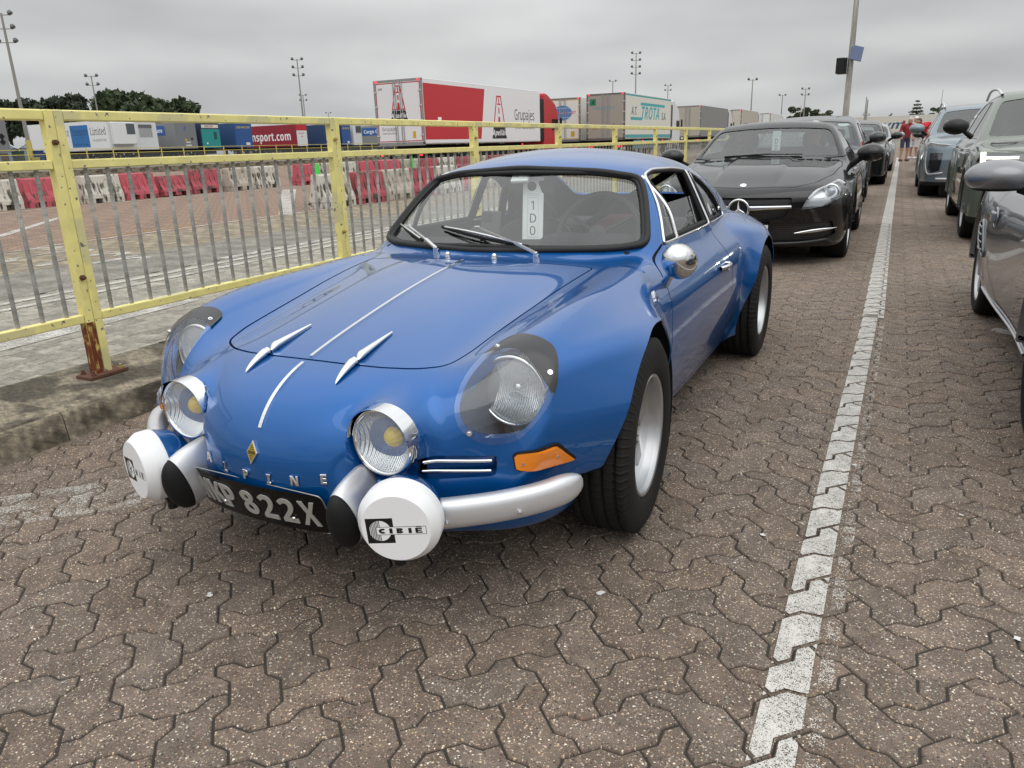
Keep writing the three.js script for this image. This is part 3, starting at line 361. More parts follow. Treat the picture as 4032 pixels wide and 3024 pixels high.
// ---------------------------------------------------------------- blue sports coupe: panels, glass, lamps, trim
const M = {
  blue: phys(0.0002, 0.092, 0.33, 0.34, 0.45, { clearcoat: 1, clearcoatRoughness: 0.012, specularIntensity: 0.25 }),
  chrome: std(0.78, 0.79, 0.80, 0.07, 1), chromeSoft: std(0.72, 0.73, 0.74, 0.18, 1),
  satin: std(0.62, 0.63, 0.65, 0.40, 0.65), rimSilver: std(0.44, 0.45, 0.46, 0.33, 0.8),
  rubber: phys(0.012, 0.012, 0.0125, 0.62, 0, { specularIntensity: 0.5 }), rubberSoft: phys(0.014, 0.014, 0.015, 0.5, 0, { specularIntensity: 0.6 }), black: phys(0.009, 0.009, 0.010, 0.35, 0, { specularIntensity: 0.7 }), matt: phys(0.014, 0.014, 0.015, 0.85, 0, { specularIntensity: 0.4 }),
  glass: phys(0.93, 0.96, 0.95, 0.0, 0, { transmission: 1, thickness: 0, ior: 1.8 }),
  tint: phys(0.66, 0.74, 0.72, 0.0, 0, { transmission: 1, thickness: 0, ior: 1.9 }),
  lens: phys(0.94, 0.96, 0.97, 0.0, 0, { transmission: 1, thickness: 0, ior: 1.75 }),
  white: phys(0.78, 0.79, 0.80, 0.42, 0), amber: phys(0.80, 0.17, 0.008, 0.22, 0, { clearcoat: 0.6 }),
  lining: std(0.03, 0.03, 0.033, 0.9), seat: std(0.022, 0.022, 0.024, 0.6),
};
const mir = (pts) => { const r = pts.slice(1).reverse().filter((p) => p[0] > 1e-6).map((p) => [-p[0], p[1]]); return pts.concat(r); };
A.hoodPoly = inPoly([...corner(mir([[0, 0.574], [0.12, 0.572], [0.22, 0.560], [0.30, 0.535], [0.372, 0.485], [0.392, 0.40], [0.402, 0.26], [0.414, 0.12], [0.428, -0.02], [0.442, -0.2], [0.452, -0.345], [0.38, -0.338], [0.2, -0.290], [0, -0.272]]), 0.03, 4)]);
A.wsPoly = inPoly(corner(mir([[0, 0.768], [0.25, 0.766], [0.45, 0.762], [0.548, 0.770], [0.527, 0.83], [0.487, 0.922], [0.445, 0.985], [0.30, 1.010], [0, 1.022]]), 0.05, 6));
A.dlo = corner([[-0.675, 0.764], [-0.760, 0.86], [-0.880, 0.995], [-0.97, 1.012], [-1.20, 1.008], [-1.37, 0.994], [-1.375, 0.764]], [0.008, 0.05, 0.035, 0.05, 0.05, 0.01, 0.01], 4);
A.dloPoly = inPoly(A.dlo);
A.qtr = corner([[-1.405, 0.764], [-1.402, 0.990], [-1.52, 0.962], [-1.66, 0.900], [-1.77, 0.825], [-1.80, 0.764]], [0.01, 0.02, 0.05, 0.05, 0.05, 0.03], 4);
A.qtrPoly = inPoly(A.qtr);
A.rearPoly = inPoly(corner([[-0.40, 0.83], [0.40, 0.83], [0.36, 0.99], [-0.36, 0.99]], 0.05));
A.coverPts = [[0.446, 0.560], [0.450, 0.525], [0.466, 0.490], [0.495, 0.463], [0.535, 0.447], [0.582, 0.453], [0.618, 0.485], [0.642, 0.530], [0.650, 0.575], [0.640, 0.620], [0.612, 0.649], [0.565, 0.666], [0.510, 0.661], [0.468, 0.637], [0.450, 0.60]];
A.coverPoly = inPoly(roundPoly(A.coverPts, 60));
A.bowlPoly = inPoly(roundPoly(A.coverPts.map(([x, y]) => [0.548 + (x - 0.548) * 0.90, 0.562 + (y - 0.562) * 0.88]), 60));
A.grillePoly = inPoly(corner([[0.388, 0.428], [0.545, 0.418], [0.540, 0.366], [0.374, 0.366]], 0.012));
A.indPts = [[0.580, 0.419], [0.658, 0.432], [0.680, 0.384], [0.588, 0.386]];
A.doorPts = corner([[-0.55, 0.715], [-0.47, 0.66], [-0.425, 0.55], [-0.415, 0.40], [-0.43, 0.215], [-0.9, 0.195], [-1.44, 0.19], [-1.475, 0.42], [-1.46, 0.60], [-1.40, 0.70], [-1.375, 0.764], [-1.0, 0.764], [-0.672, 0.764]], [0.03, 0.05, 0.06, 0.05, 0.02, 0.02, 0.06, 0.06, 0.05, 0.03, 0.004, 0.004, 0.004], 4);
A.doorPoly = inPoly(A.doorPts);
const far = -0.5;
const ribUV = (g) => { const p = g.attributes.position, uv = g.attributes.uv; for (let i = 0; i < p.count; i++) uv.setXY(i, p.getX(i) / 0.05, p.getY(i) / 0.05); return g; };
const ribMat = std(0.84, 0.85, 0.86, 0.2, 0.95, { bumpMap: tex(128, 128, (i, j) => { const b = 128 + 100 * Math.sin(i / 128 * Math.PI * 2 * 7) + 40 * (fbm(i / 8, j / 24, 16, 2, 3) - 0.5); return [b, b, b]; }, false), bumpScale: 0.004 });
A.hood = (x, y, z, nx, ny) => (ny > 0.25 && y > 0.52 && z > -0.5 ? A.hoodPoly(x, z) : far);
A.ws = (x, y, z) => (z > -1.02 && y > 0.7 ? A.wsPoly(x, y) : far);
A.win = (x, y, z, nx) => (Math.abs(x) > 0.40 && Math.abs(nx) > 0.45 && y > 0.7 ? A.dloPoly(z, y) : far);
A.quarter = (x, y, z, nx) => (Math.abs(x) > 0.36 && Math.abs(nx) > 0.4 && y > 0.7 ? A.qtrPoly(z, y) : far);
A.back = (x, y, z, nx, ny, nz) => (z < -1.6 && nz < 0 && y > 0.75 ? A.rearPoly(x, y) : far);
A.cover = (x, y, z) => (z > 0.25 ? A.coverPoly(Math.abs(x), y) : far);
A.bowl = (x, y, z) => (z > 0.25 ? A.bowlPoly(Math.abs(x), y) : far);
A.grille = (x, y, z) => (z > 0.4 ? A.grillePoly(Math.abs(x), y) : far);
A.door = (x, y, z, nx) => (Math.abs(x) > 0.5 && Math.abs(nx) > 0.2 ? A.doorPoly(z, y) : far);
A.well = (x, y, z) => { let d = 1; for (const [wz, wy] of A.wheels) if (Math.abs(x) > 0.425) d = Math.min(d, Math.hypot(z - wz, y - wy) - A.Ra - 0.0015); else d = Math.min(d, 0.02 + 0); return d; };
const car = thing('sports_coupe', 'metallic blue vintage sports coupe with white covered driving lamps and four round headlamps', 'car');
{
  const gap = 0.0032;
  let body = clip(blueRaw, (x, y, z, nx, ny, nz) => Math.min(-A.ws(x, y, z), -A.win(x, y, z, nx), -A.quarter(x, y, z, nx), -A.back(x, y, z, nx, ny, nz), Math.max(A.hood(x, y, z, nx, ny) * -1 - gap, -9), -A.door(x, y, z, nx) - gap));
  const e1 = body;
  let b2 = skirt(e1, 0.013); b2.edges = [];
  let b3 = clip(b2, (x, y, z) => Math.min(-A.bowl(x, y, z), -A.grille(x, y, z))); b3 = skirt(b3, 0.035);
  const noWell = clip({ ...b3 }, (x, y, z) => A.well(x, y, z)); 
  part(car, 'body', geoOf(skirt(noWell, 0.004)), M.blue);
  part(car, 'hood', geoOf(skirt(clip(blueRaw, (x, y, z, nx, ny) => A.hood(x, y, z, nx, ny) - gap), 0.013)), M.blue);
  for (const s of [1, -1]) {
    const d = part(car, 'door', geoOf(compact(skirt(clip(clip(blueRaw, (x) => x * s - 0.3), (x, y, z, nx) => Math.min(A.door(x, y, z, nx) - gap, -A.win(x, y, z, nx))), 0.013))), M.blue);
    // chrome door handle
    const y0 = 0.594, hx = march(A.f, [s * 1.2, y0, -1.3], [-s, 0, 0])[0];
    part(d, 'handle', merge([tube([[hx + s * 0.004, y0, -1.215], [hx + s * 0.022, y0 + 0.003, -1.25], [hx + s * 0.024, y0 + 0.002, -1.33], [hx + s * 0.015, y0, -1.365]], 0.009, 24, 10), cyl(0.012, 0.012, 0.02, 16, hx + s * 0.008, y0 - 0.016, -1.335, 0, 0, Math.PI / 2), rbox(0.03, 0.03, 0.022, 0.006, hx + s * 0.005, y0 - 0.004, -1.355)]), M.chrome);
    // waist and window trim
    const onSide = (z, y, o = 0.004) => { const p = march(A.f, [s * 1.2, y, z], [-s, 0, 0]); return [p[0] + s * o, p[1], p[2]]; };
    const loop = A.dlo.map(([z, y]) => onSide(z, y)); part(d, 'window_trim', tube(loop, 0.0062, 140, 6, true), M.chrome);
    const ql = A.qtr.map(([z, y]) => onSide(z, y)); part(car, 'quarter_window_trim', tube(ql, 0.0055, 110, 6, true), M.chrome);
    const winFull = clip(clip(blueRaw, (x) => x * s - 0.3), (x, y, z, nx) => A.win(x, y, z, nx) + 0.004);
    const bx = (y) => lerp(-0.905, -0.855, (y - 0.76) / 0.22) - 0.0, vent = (z, y) => z - lerp(-0.875, -0.845, (0.98 - y) / 0.22);
    part(d, 'vent_window', geoOf(compact(shrink(clip(winFull, (x, y, z) => vent(z, y)), 0.008))), M.glass);
    part(d, 'side_window', geoOf(compact(shrink(clip(winFull, (x, y, z) => Math.min(-vent(z, y) - 0.012, (s > 0 ? 0.895 : 0.93) - 0.03 * Math.max(0, z + 0.95) - y)), 0.02))), M.glass);
    part(d, 'vent_bar', tube([onSide(-0.845, 0.766, -0.004), onSide(-0.86, 0.87, -0.004), onSide(-0.875, 0.99, -0.004)], 0.0085, 16, 6), M.chromeSoft);
    part(d, 'window_seal', merge([tube([onSide(-0.862, 0.766, -0.008), onSide(-0.88, 0.87, -0.008), onSide(-0.895, 0.99, -0.008)], 0.008, 16, 6), tube([onSide(-0.69, 0.772, -0.012), onSide(-1.0, 0.772, -0.012), onSide(-1.37, 0.772, -0.012)], 0.012, 24, 6), tube(A.dlo.map(([z, y]) => onSide(-1.03 + (z + 1.03) * 0.965, 0.885 + (y - 0.885) * 0.93, -0.012)), 0.010, 120, 6, true)]), M.rubber);
    part(car, 'quarter_window', geoOf(compact(shrink(clip(clip(blueRaw, (x) => x * s - 0.2), (x, y, z, nx) => A.quarter(x, y, z, nx) + 0.004), 0.008))), M.glass);
    part(car, 'quarter_window_seal', tube(A.qtr.map(([z, y]) => onSide(-1.56 + (z + 1.56) * 0.94, 0.85 + (y - 0.85) * 0.92, -0.010)), 0.008, 100, 6, true), M.rubber);
    part(car, 'window_pillar', tube([onSide(-1.39, 0.768, 0.0), onSide(-1.387, 0.88, 0.0), onSide(-1.385, 0.985, 0.0)], 0.013, 16, 6), M.rubberSoft);
    { const p = onSide(-1.735, 0.80, 0.002); part(car, 'window_catch', rod(p, [p[0] + s * 0.006, p[1], p[2]], 0.011, 0.009, 14), M.chrome); }
    // headlamp: bowl, reflector, lens, chrome ring, clear cover with black upper band
    const half = clip(blueRaw, (x) => x * s - 0.2);
    const cov = clip(half, (x, y, z) => A.cover(x, y, z));
    const bowlM = clip(half, (x, y, z) => A.bowl(x, y, z) + 0.004);
    const lamp = new THREE.Group(); lamp.name = 'headlamp'; car.add(lamp);
    const bm = { P: bowlM.P.slice(), N: bowlM.N, I: bowlM.I, edges: bowlM.edges }; // bowl floor set straight back
    const back = { ...bm, P: bm.P.map((v, i) => { const z = bm.P[i - i % 3 + 2]; return i % 3 === 2 ? 0.30 + 0.35 * (v - 0.30) : i % 3 === 1 ? v - 0.45 * (z - (0.30 + 0.35 * (z - 0.30))) - 0.01 : v * 1.0 + s * 0.02; }) };
    const wall = []; for (let q = 0; q < bm.edges.length; q += 2) { const a = bm.edges[q], b = bm.edges[q + 1]; const g3 = (m, i) => [m.P[3 * i], m.P[3 * i + 1], m.P[3 * i + 2]]; wall.push(...g3(bm, a), ...g3(back, a), ...g3(bm, b), ...g3(bm, b), ...g3(back, a), ...g3(back, b)); }
    const wg = new THREE.BufferGeometry(); wg.setAttribute('position', new THREE.Float32BufferAttribute(wall, 3)); wg.computeVertexNormals();
    const bg = geoOf(compact(back)); part(lamp, 'bowl', merge([wg, bg]), std(0.07, 0.085, 0.115, 0.5));
    const lc = [s * 0.530, 0.541, 0.452];
    const ring = lathe([[0.080, -0.035], [0.094, -0.035], [0.0955, -0.012], [0.093, 0.004], [0.088, 0.010], [0.0825, 0.006], [0.0815, -0.004]], 48).rotateX(Math.PI / 2);
    part(lamp, 'ring', T4(ring, ...lc), M.chrome);
    part(lamp, 'reflector', ribUV(T4(lathe([[0.0, -0.075], [0.02, -0.07], [0.05, -0.052], [0.072, -0.025], [0.082, -0.004]], 40).rotateX(Math.PI / 2), ...lc)), ribMat);
    part(lamp, 'bulb_shield', T4(new THREE.SphereGeometry(0.016, 16, 10), lc[0], lc[1], lc[2] - 0.035), M.chromeSoft);
    part(lamp, 'lens', T4(lathe([[0.0, 0.022], [0.03, 0.020], [0.06, 0.0125], [0.078, 0.004], [0.0822, -0.001]], 48).rotateX(Math.PI / 2), ...lc), A.lensMat ??= phys(0.93, 0.95, 0.96, 0.05, 0, { transmission: 0.84, thickness: 0, ior: 1.5, bumpMap: tex(128, 128, (i, j) => { const b = 128 + 90 * Math.sin(i / 128 * Math.PI * 60) * (j > 20 ? 1 : 0.3); return [b, b, b]; }, false), bumpScale: 0.0012 }));
    const maskLine = new Spline([[0.44, 0.615], [0.465, 0.628], [0.505, 0.641], [0.535, 0.645], [0.565, 0.637], [0.60, 0.612], [0.630, 0.580], [0.655, 0.545]]);
    part(lamp, 'clear_cover', geoOf(compact(shrink(skirt(clip(cov, (x, y) => maskLine.at(Math.abs(x)) - y), 0.002), -0.006))), M.lens);
    part(lamp, 'black_band', geoOf(compact(shrink(skirt(clip(cov, (x, y) => y - maskLine.at(Math.abs(x))), 0.003), -0.006))), std(0.03, 0.03, 0.033, 0.22));
    for (const [px, py] of [[0.487, 0.478], [0.634, 0.600], [0.487, 0.642]]) { const p = march(A.f, [s * px, py, 1.2], [0, 0, -1]), n = fnormal(A.f, p); part(lamp, 'screw', merge([rod([p[0] + n[0] * 0.004, p[1] + n[1] * 0.004, p[2] + n[2] * 0.004], [p[0] + n[0] * 0.0085, p[1] + n[1] * 0.0085, p[2] + n[2] * 0.0085], 0.0075, 0.0065, 14), rod([p[0] + n[0] * 0.008, p[1] + n[1] * 0.008, p[2] + n[2] * 0.008], [p[0] + n[0] * 0.0115, p[1] + n[1] * 0.0115, p[2] + n[2] * 0.0115], 0.0042, 0.003, 10)]), M.chrome); }
    // inner lamp in its nacelle
    const il = new THREE.Group(); il.name = 'inner_lamp'; car.add(il); const ic = [s * 0.318, 0.470, 0.716];
    part(il, 'ring', T4(lathe([[0.070, -0.050], [0.0835, -0.050], [0.0850, -0.02], [0.0845, -0.004], [0.0800, 0.004], [0.0735, 0.0005], [0.0728, -0.006]], 48).rotateX(Math.PI / 2), ...ic), M.chrome);
    part(il, 'hood', (() => { const g = new THREE.CylinderGeometry(0.0850, 0.0860, 0.05, 40, 6, true, Math.PI * 0.52, Math.PI * 0.96); const p = g.attributes.position; g.rotateX(Math.PI / 2); return T4(g, ic[0], ic[1] + 0.001, ic[2] - 0.008); })(), M.chrome);
    part(il, 'reflector', ribUV(T4(lathe([[0.0, -0.055], [0.02, -0.052], [0.045, -0.038], [0.064, -0.016], [0.073, -0.004]], 40).rotateX(Math.PI / 2), ...ic)), ribMat);
    part(il, 'yellow_bulb', T4(new THREE.SphereGeometry(0.025, 18, 12), ic[0] + 0.016, ic[1] + 0.008, ic[2] - 0.030), phys(0.72, 0.50, 0.004, 0.2, 0.0));
    part(il, 'lens', T4(lathe([[0.0, 0.016], [0.03, 0.0135], [0.055, 0.007], [0.0735, -0.003]], 48).rotateX(Math.PI / 2), ...ic), A.lensMat);
    // indicator, grille bars
    const big = A.indPts.map(([x, y]) => [0.626 + (x - 0.626) * 1.13, 0.405 + (y - 0.405) * 1.28]), pI = inPoly(corner(A.indPts, 0.006)), pB = inPoly(corner(big, 0.01));
    const ind = new THREE.Group(); ind.name = 'indicator'; car.add(ind);
    part(ind, 'gasket', geoOf(compact(skirt(shrink(clip(half, (x, y, z) => z > 0.3 ? pB(Math.abs(x), y) : far), -0.006), 0.012))), M.rubber);
    part(ind, 'amber_lens', geoOf(compact(skirt(shrink(clip(half, (x, y, z) => z > 0.3 ? pI(Math.abs(x), y) : far), -0.016), 0.016))), A.amberMat ??= phys(0.72, 0.20, 0.006, 0.25, 0, { clearcoat: 0.7, bumpMap: tex(64, 64, (i, j) => { const b = 128 + 80 * Math.sign(Math.sin(i * 0.8)) * Math.sign(Math.sin(j * 0.5)); return [b, b, b]; }, false), bumpScale: 0.001 }));
    for (const [px, py] of [[0.603, 0.401], [0.655, 0.408]]) { const p = march(A.f, [s * px, py, 1.2], [0, 0, -1]), n = fnormal(A.f, p); part(ind, 'screw', rod([p[0] + n[0] * 0.014, p[1] + n[1] * 0.014, p[2] + n[2] * 0.014], [p[0] + n[0] * 0.0175, p[1] + n[1] * 0.0175, p[2] + n[2] * 0.0175], 0.0045, 0.004, 12), M.chromeSoft); }
    for (const t of [[[0.398, 0.4155], [0.532, 0.4075]], [[0.392, 0.3905], [0.530, 0.3825]]]) { const pts = []; for (let i = 0; i <= 8; i++) { const x = lerp(t[0][0], t[1][0], i / 8), y = lerp(t[0][1], t[1][1], i / 8), p = march(A.f, [s * x, y, 1.2], [0, 0, -1]); pts.push([p[0], p[1], p[2] + 0.003]); } part(car, 'grille_bar', merge([tube(pts, 0.0042, 24, 8), T4(new THREE.SphereGeometry(0.0042, 8, 6), ...pts[0]), T4(new THREE.SphereGeometry(0.0042, 8, 6), ...pts[8])]), M.chrome); }
    { const pts = []; for (let i = 0; i <= 6; i++) { const x = lerp(0.37, 0.55, i / 6), z = A.N(x) - 0.06; pts.push([x, z]); } const g = merge(pts.slice(0, -1).map((p, i) => bar([s * p[0], 0.397, p[1]], [s * pts[i + 1][0], 0.397, pts[i + 1][1]], 0.004, 0.10))); part(car, 'intake_back', g, M.blue); }
    // bumper, overrider, driving lamp
    const bp = [[0.27, 0.305, 0.757], [0.34, 0.304, 0.730], [0.42, 0.304, 0.690], [0.50, 0.308, 0.645], [0.58, 0.315, 0.594], [0.65, 0.324, 0.535], [0.695, 0.332, 0.475], [0.712, 0.336, 0.432]];
    part(car, 'bumper', sweep(bp.map((p) => [p[0] * s, p[1], p[2] + 0.022]), (t) => { const e = Math.sqrt(Math.max(0, 1 - ((Math.max(t, 0.86) - 0.86) / 0.14) ** 2)); return [0.026 * Math.max(0.12, e), 0.037 * Math.max(0.1, e)]; }), M.satin);
    for (const q of [0.47, 0.60]) { const c = new THREE.CatmullRomCurve3(bp.map((p) => V3(...p))).getPoint(q === 0.47 ? 0.36 : 0.62); part(car, 'bumper_bolt', rod([s * (c.x + 0.010), c.y - 0.012, c.z + 0.030], [s * (c.x + 0.02), c.y - 0.013, c.z + 0.050], 0.006, 0.005, 10), M.chromeSoft); }
    const ov = new THREE.Group(); ov.name = 'overrider'; car.add(ov); ov.position.set(s * 0.264, 0.306, 0.806); ov.rotation.set(0.30, s * 0.08, 0);
    { const g = new THREE.SphereGeometry(1, 40, 28, 0, Math.PI * 2, 0, Math.PI / 2).rotateX(Math.PI / 2); g.scale(0.0345, 0.076, 0.046); part(ov, 'rubber_face', g.translate(0, 0, 0.002), phys(0.009, 0.009, 0.0095, 0.55, 0, { specularIntensity: 0.45 }));
      const h = lathe([[0.60, 0.125], [0.86, 0.120], [0.96, 0.10], [1.03, 0.06], [1.05, 0.03], [1.02, 0.004], [0.99, -0.002]], 40).rotateX(-Math.PI / 2); h.scale(0.036, 0.078, 1.0); part(ov, 'horn', h, M.satin); }
    const dl = new THREE.Group(); dl.name = 'driving_lamp'; car.add(dl); dl.position.set(s * 0.417, 0.322, 0.822); dl.rotation.set(0.02, s * 0.33, 0);
    part(dl, 'housing', lathe([[0.0, -0.150], [0.03, -0.147], [0.06, -0.132], [0.083, -0.105], [0.0925, -0.070], [0.0935, -0.045]], 48).rotateX(Math.PI / 2), M.blue);
    const cvr = part(dl, 'white_cover', lathe([[0.0945, -0.062], [0.0965, -0.058], [0.0968, -0.030], [0.0945, -0.024], [0.0795, -0.001], [0.078, 0.0]], 64).rotateX(Math.PI / 2), M.white);
    A.logo ??= canvasTex(512, 512, (c) => { c.fillStyle = '#e9eaec'; c.fillRect(0, 0, 512, 512); c.save(); c.translate(250, 270); c.rotate(-0.06); c.scale(1.16, 1.16); c.fillStyle = '#0b0b0d'; c.fillRect(-185, -86, 176, 172); c.fillStyle = '#e9eaec'; c.beginPath(); c.arc(-97, 0, 70, 0, 7); c.fill(); c.save(); c.beginPath(); c.arc(-97, 0, 70, 0, 7); c.clip(); c.fillStyle = '#0b0b0d'; for (let i = 0; i < 8; i++) c.fillRect(-167 + i * 9.5, -80, 4.6, 160); c.restore(); c.fillStyle = '#0b0b0d'; c.fillRect(-122, -27, 320, 56); c.fillStyle = '#e9eaec'; c.fillRect(-119, -24, 314, 50); c.fillStyle = '#0b0b0d'; c.strokeStyle = '#0b0b0d'; c.lineWidth = 13; c.save(); c.translate(-82, 2); c.scale(1.35, 1); c.beginPath(); c.arc(0, 0, 11.5, 0.75, 5.53); c.stroke(); c.restore(); for (const x of [-38, 84]) c.fillRect(x, -16, 20, 36); c.fillRect(8, -16, 17, 36); c.lineWidth = 9; for (const y of [-7, 11]) { c.beginPath(); c.ellipse(27, y, 17, 4.6, 0, -1.57, 1.57); c.stroke(); } c.fillRect(8, -16, 20, 9); c.fillRect(8, -2, 20, 8); c.fillRect(8, 11, 20, 9); c.fillRect(128, -16, 16, 36); c.fillRect(128, -16, 44, 9); c.fillRect(128, -2.5, 40, 9); c.fillRect(128, 11, 44, 9); c.fillRect(134, -26, 34, 6); c.restore(); for (let i = 0; i < 26; i++) { c.fillStyle = 'rgba(70,66,50,' + (0.2 + 0.6 * ((i * 37 % 10) / 10)) + ')'; c.fillRect((i * 173) % 470 + 20, (i * 271) % 470 + 20, 1 + i % 3, 1 + i % 2); } });
    part(cvr, 'cover_face', new THREE.CircleGeometry(0.0785, 64).translate(0, 0, 0.0002), new THREE.MeshPhysicalMaterial({ map: A.logo, roughness: 0.42 }));
    part(dl, 'bracket', merge([cyl(0.012, 0.014, 0.05, 12, -s * 0.02, -0.105, -0.07), rbox(0.05, 0.012, 0.05, 0.004, -s * 0.02, -0.095, -0.075)]), M.black);
    // hood hinges
    const hin = new THREE.Group(); hin.name = 'hood_hinge'; car.add(hin);
    const hp = (z) => { const p = march(A.f, [s * lerp(0.146, 0.140, (0.64 - z) / 0.245), 1.2, z], [0, -1, 0]); return p; };
    const spindle = (z0, z1, prof) => { const n = 22, k = 12, P = [], I = []; for (let i = 0; i <= n; i++) { const z = lerp(z0, z1, i / n), p = hp(z), w = prof(i / n); for (let j = 0; j < k; j++) { const a = j / k * Math.PI * 2; P.push(p[0] + Math.cos(a) * w * 0.013, p[1] + 0.002 + w * (0.010 + 0.011 * Math.sin(a)), p[2]); } } for (let i = 0; i < n; i++) for (let j = 0; j < k; j++) { const a = i * k + j, b = i * k + (j + 1) % k; I.push(a, b, a + k, b, b + k, a + k); } const g = new THREE.BufferGeometry(); g.setAttribute('position', new THREE.Float32BufferAttribute(P, 3)); g.setIndex(I); g.computeVertexNormals(); return g; };
    part(hin, 'front_leaf', spindle(0.652, 0.568, (t) => Math.max(0.02, Math.min(1, Math.sqrt(t) * 1.05)) * (t > 0.9 ? 0.9 : 1)), M.chrome);
    part(hin, 'rear_leaf', spindle(0.560, 0.392, (t) => Math.max(0.03, Math.min(1, t * 9) * (1.02 - 0.78 * t))), M.chrome);
    part(hin, 'pivot', (() => { const p = hp(0.564); return rod([p[0] - 0.008, p[1] + 0.006, p[2]], [p[0] + 0.008, p[1] + 0.006, p[2]], 0.006, 0.006, 10); })(), M.black);
    // wipers
    if (s > 0) for (const [px, tip, bl] of [[0.240, [-0.03, 0.816], [[-0.215, 0.824], [0.185, 0.770]]], [-0.160, [-0.385, 0.805], [[-0.495, 0.815], [-0.275, 0.776]]]]) {
      const w = new THREE.Group(); w.name = 'wiper'; car.add(w); const onW = (x, y, o) => { const p = march(A.f, [x, y, 0.6], [0, 0, -1]), n = fnormal(A.f, p); return [p[0] + n[0] * o, p[1] + n[1] * o, p[2] + n[2] * o]; };
      const pv = march(A.f, [px, 1.2, -0.345], [0, -1, 0]); part(w, 'pivot', merge([rod(pv, [pv[0], pv[1] + 0.018, pv[2] + 0.006], 0.013, 0.010, 16), rod([pv[0], pv[1] + 0.016, pv[2] + 0.006], [pv[0], pv[1] + 0.026, pv[2] + 0.009], 0.009, 0.008, 6)]), M.chrome);
      const t = onW(...tip, 0.026), k = [lerp(pv[0], t[0], 0.32), lerp(pv[1] + 0.024, t[1], 0.32) + 0.006, lerp(pv[2], t[2], 0.32) + 0.012];
      part(w, 'arm', merge([bar([pv[0], pv[1] + 0.024, pv[2] + 0.008], k, 0.012, 0.007), bar(k, t, 0.006, 0.004), rbox(0.022, 0.008, 0.008, 0.002, ...t)]), M.chromeSoft);
      const bpts = []; for (let i = 0; i <= 8; i++) bpts.push(onW(lerp(bl[0][0], bl[1][0], i / 8), lerp(bl[0][1], bl[1][1], i / 8), 0.007)); part(w, 'blade', merge([tube(bpts, 0.0045, 30, 6), ...bpts.slice(0, -1).map((p, i) => bar(p, bpts[i + 1], 0.004, 0.012))]), M.black);
      const cp = []; for (let i = 0; i <= 8; i++) { const q = i / 8; cp.push(onW(lerp(bl[0][0], bl[1][0], 0.06 + q * 0.88), lerp(bl[0][1], bl[1][1], 0.06 + q * 0.88), 0.012 + 0.014 * Math.sin(q * Math.PI))); } part(w, 'blade_carrier', tube(cp, 0.0042, 30, 6), M.chromeSoft);
    }
    { const p = march(A.f, [s * 0.094, 1.2, -0.312], [0, -1, 0]); part(car, 'washer_nozzle', merge([rod(p, [p[0], p[1] + 0.007, p[2]], 0.011, 0.010, 16), T4(new THREE.SphereGeometry(0.0095, 14, 8), p[0], p[1] + 0.009, p[2])]), M.chrome); }
    // door mirror, left side only
    if (s > 0) {
      const m = new THREE.Group(); m.name = 'door_mirror'; car.add(m); m.position.set(0.712, 0.742, -0.43); m.rotation.set(-0.30, 0.10, 0); m.scale.setScalar(1.1);
      const pr = [[0.0, 0.072]]; for (let i = 1; i <= 12; i++) { const t = i / 12; pr.push([0.053 * Math.pow(Math.sin(t * Math.PI / 2), 0.8), 0.072 - 0.10 * Math.pow(t, 1.9)]); } pr.push([0.053, -0.036], [0.049, -0.040], [0.046, -0.036]);
      const g = lathe(pr, 40).rotateX(Math.PI / 2); g.scale(1.0, 0.98, 1); part(m, 'shell', g, M.chrome); part(m, 'mirror_glass', T4(new THREE.CircleGeometry(0.047, 32).rotateY(Math.PI), 0, 0, -0.036), M.chrome);
      part(m, 'stalk', rod([-0.02, -0.035, -0.02], [-0.05, -0.075, -0.07], 0.012, 0.016, 14), M.chrome);
    }
    // fender script
    { const p = march(A.f, [s * 1.2, 0.645, -0.30], [-s, 0, 0]), n = fnormal(A.f, p); const g = merge([bar([-0.028, -0.012, 0], [-0.006, 0.014, 0], 0.004, 0.004), bar([-0.006, 0.014, 0], [-0.002, -0.012, 0], 0.004, 0.004), bar([-0.002, -0.012, 0], [0.014, 0.016, 0], 0.004, 0.004), bar([0.014, 0.016, 0], [0.016, -0.012, 0], 0.004, 0.004), bar([-0.024, -0.002, 0], [0.034, 0.004, 0], 0.0035, 0.004)]); const m = part(car, 'fender_emblem', g, M.chrome); m.position.set(p[0] + n[0] * 0.003, p[1], p[2]); m.lookAt(p[0] + n[0], p[1] + n[1], p[2] + n[2]); }
  }
  part(car, 'windshield', geoOf(compact(shrink(clip(blueRaw, (x, y, z) => A.ws(x, y, z) + 0.006), 0.006))), M.glass);
  part(car, 'rear_window', geoOf(compact(shrink(clip(blueRaw, (x, y, z, nx, ny, nz) => A.back(x, y, z, nx, ny, nz) + 0.004), 0.004))), M.glass);
  const wsl = corner(mir([[0, 0.768], [0.25, 0.766], [0.45, 0.762], [0.548, 0.770], [0.527, 0.83], [0.487, 0.922], [0.445, 0.985], [0.30, 1.010], [0, 1.022]]), 0.05, 6).map(([x, y]) => { const p = march(A.f, [x, y, 0.6], [0, 0, -1]), n = fnormal(A.f, p); return [p, n]; });
  const sealTube = (o, out, r) => tube(wsl.map(([p, n]) => { const cx = p[0], cy = p[1] - 0.89, l = Math.hypot(cx, cy) || 1; return [p[0] + n[0] * o + cx / l * out, p[1] + n[1] * o + cy / l * out, p[2] + n[2] * o - cy / l * out * 1.1]; }), r, 260, 8, true);
  part(car, 'windshield_seal', merge([sealTube(0.001, 0.008, 0.0125), sealTube(0.0, -0.006, 0.010)]), M.rubberSoft);
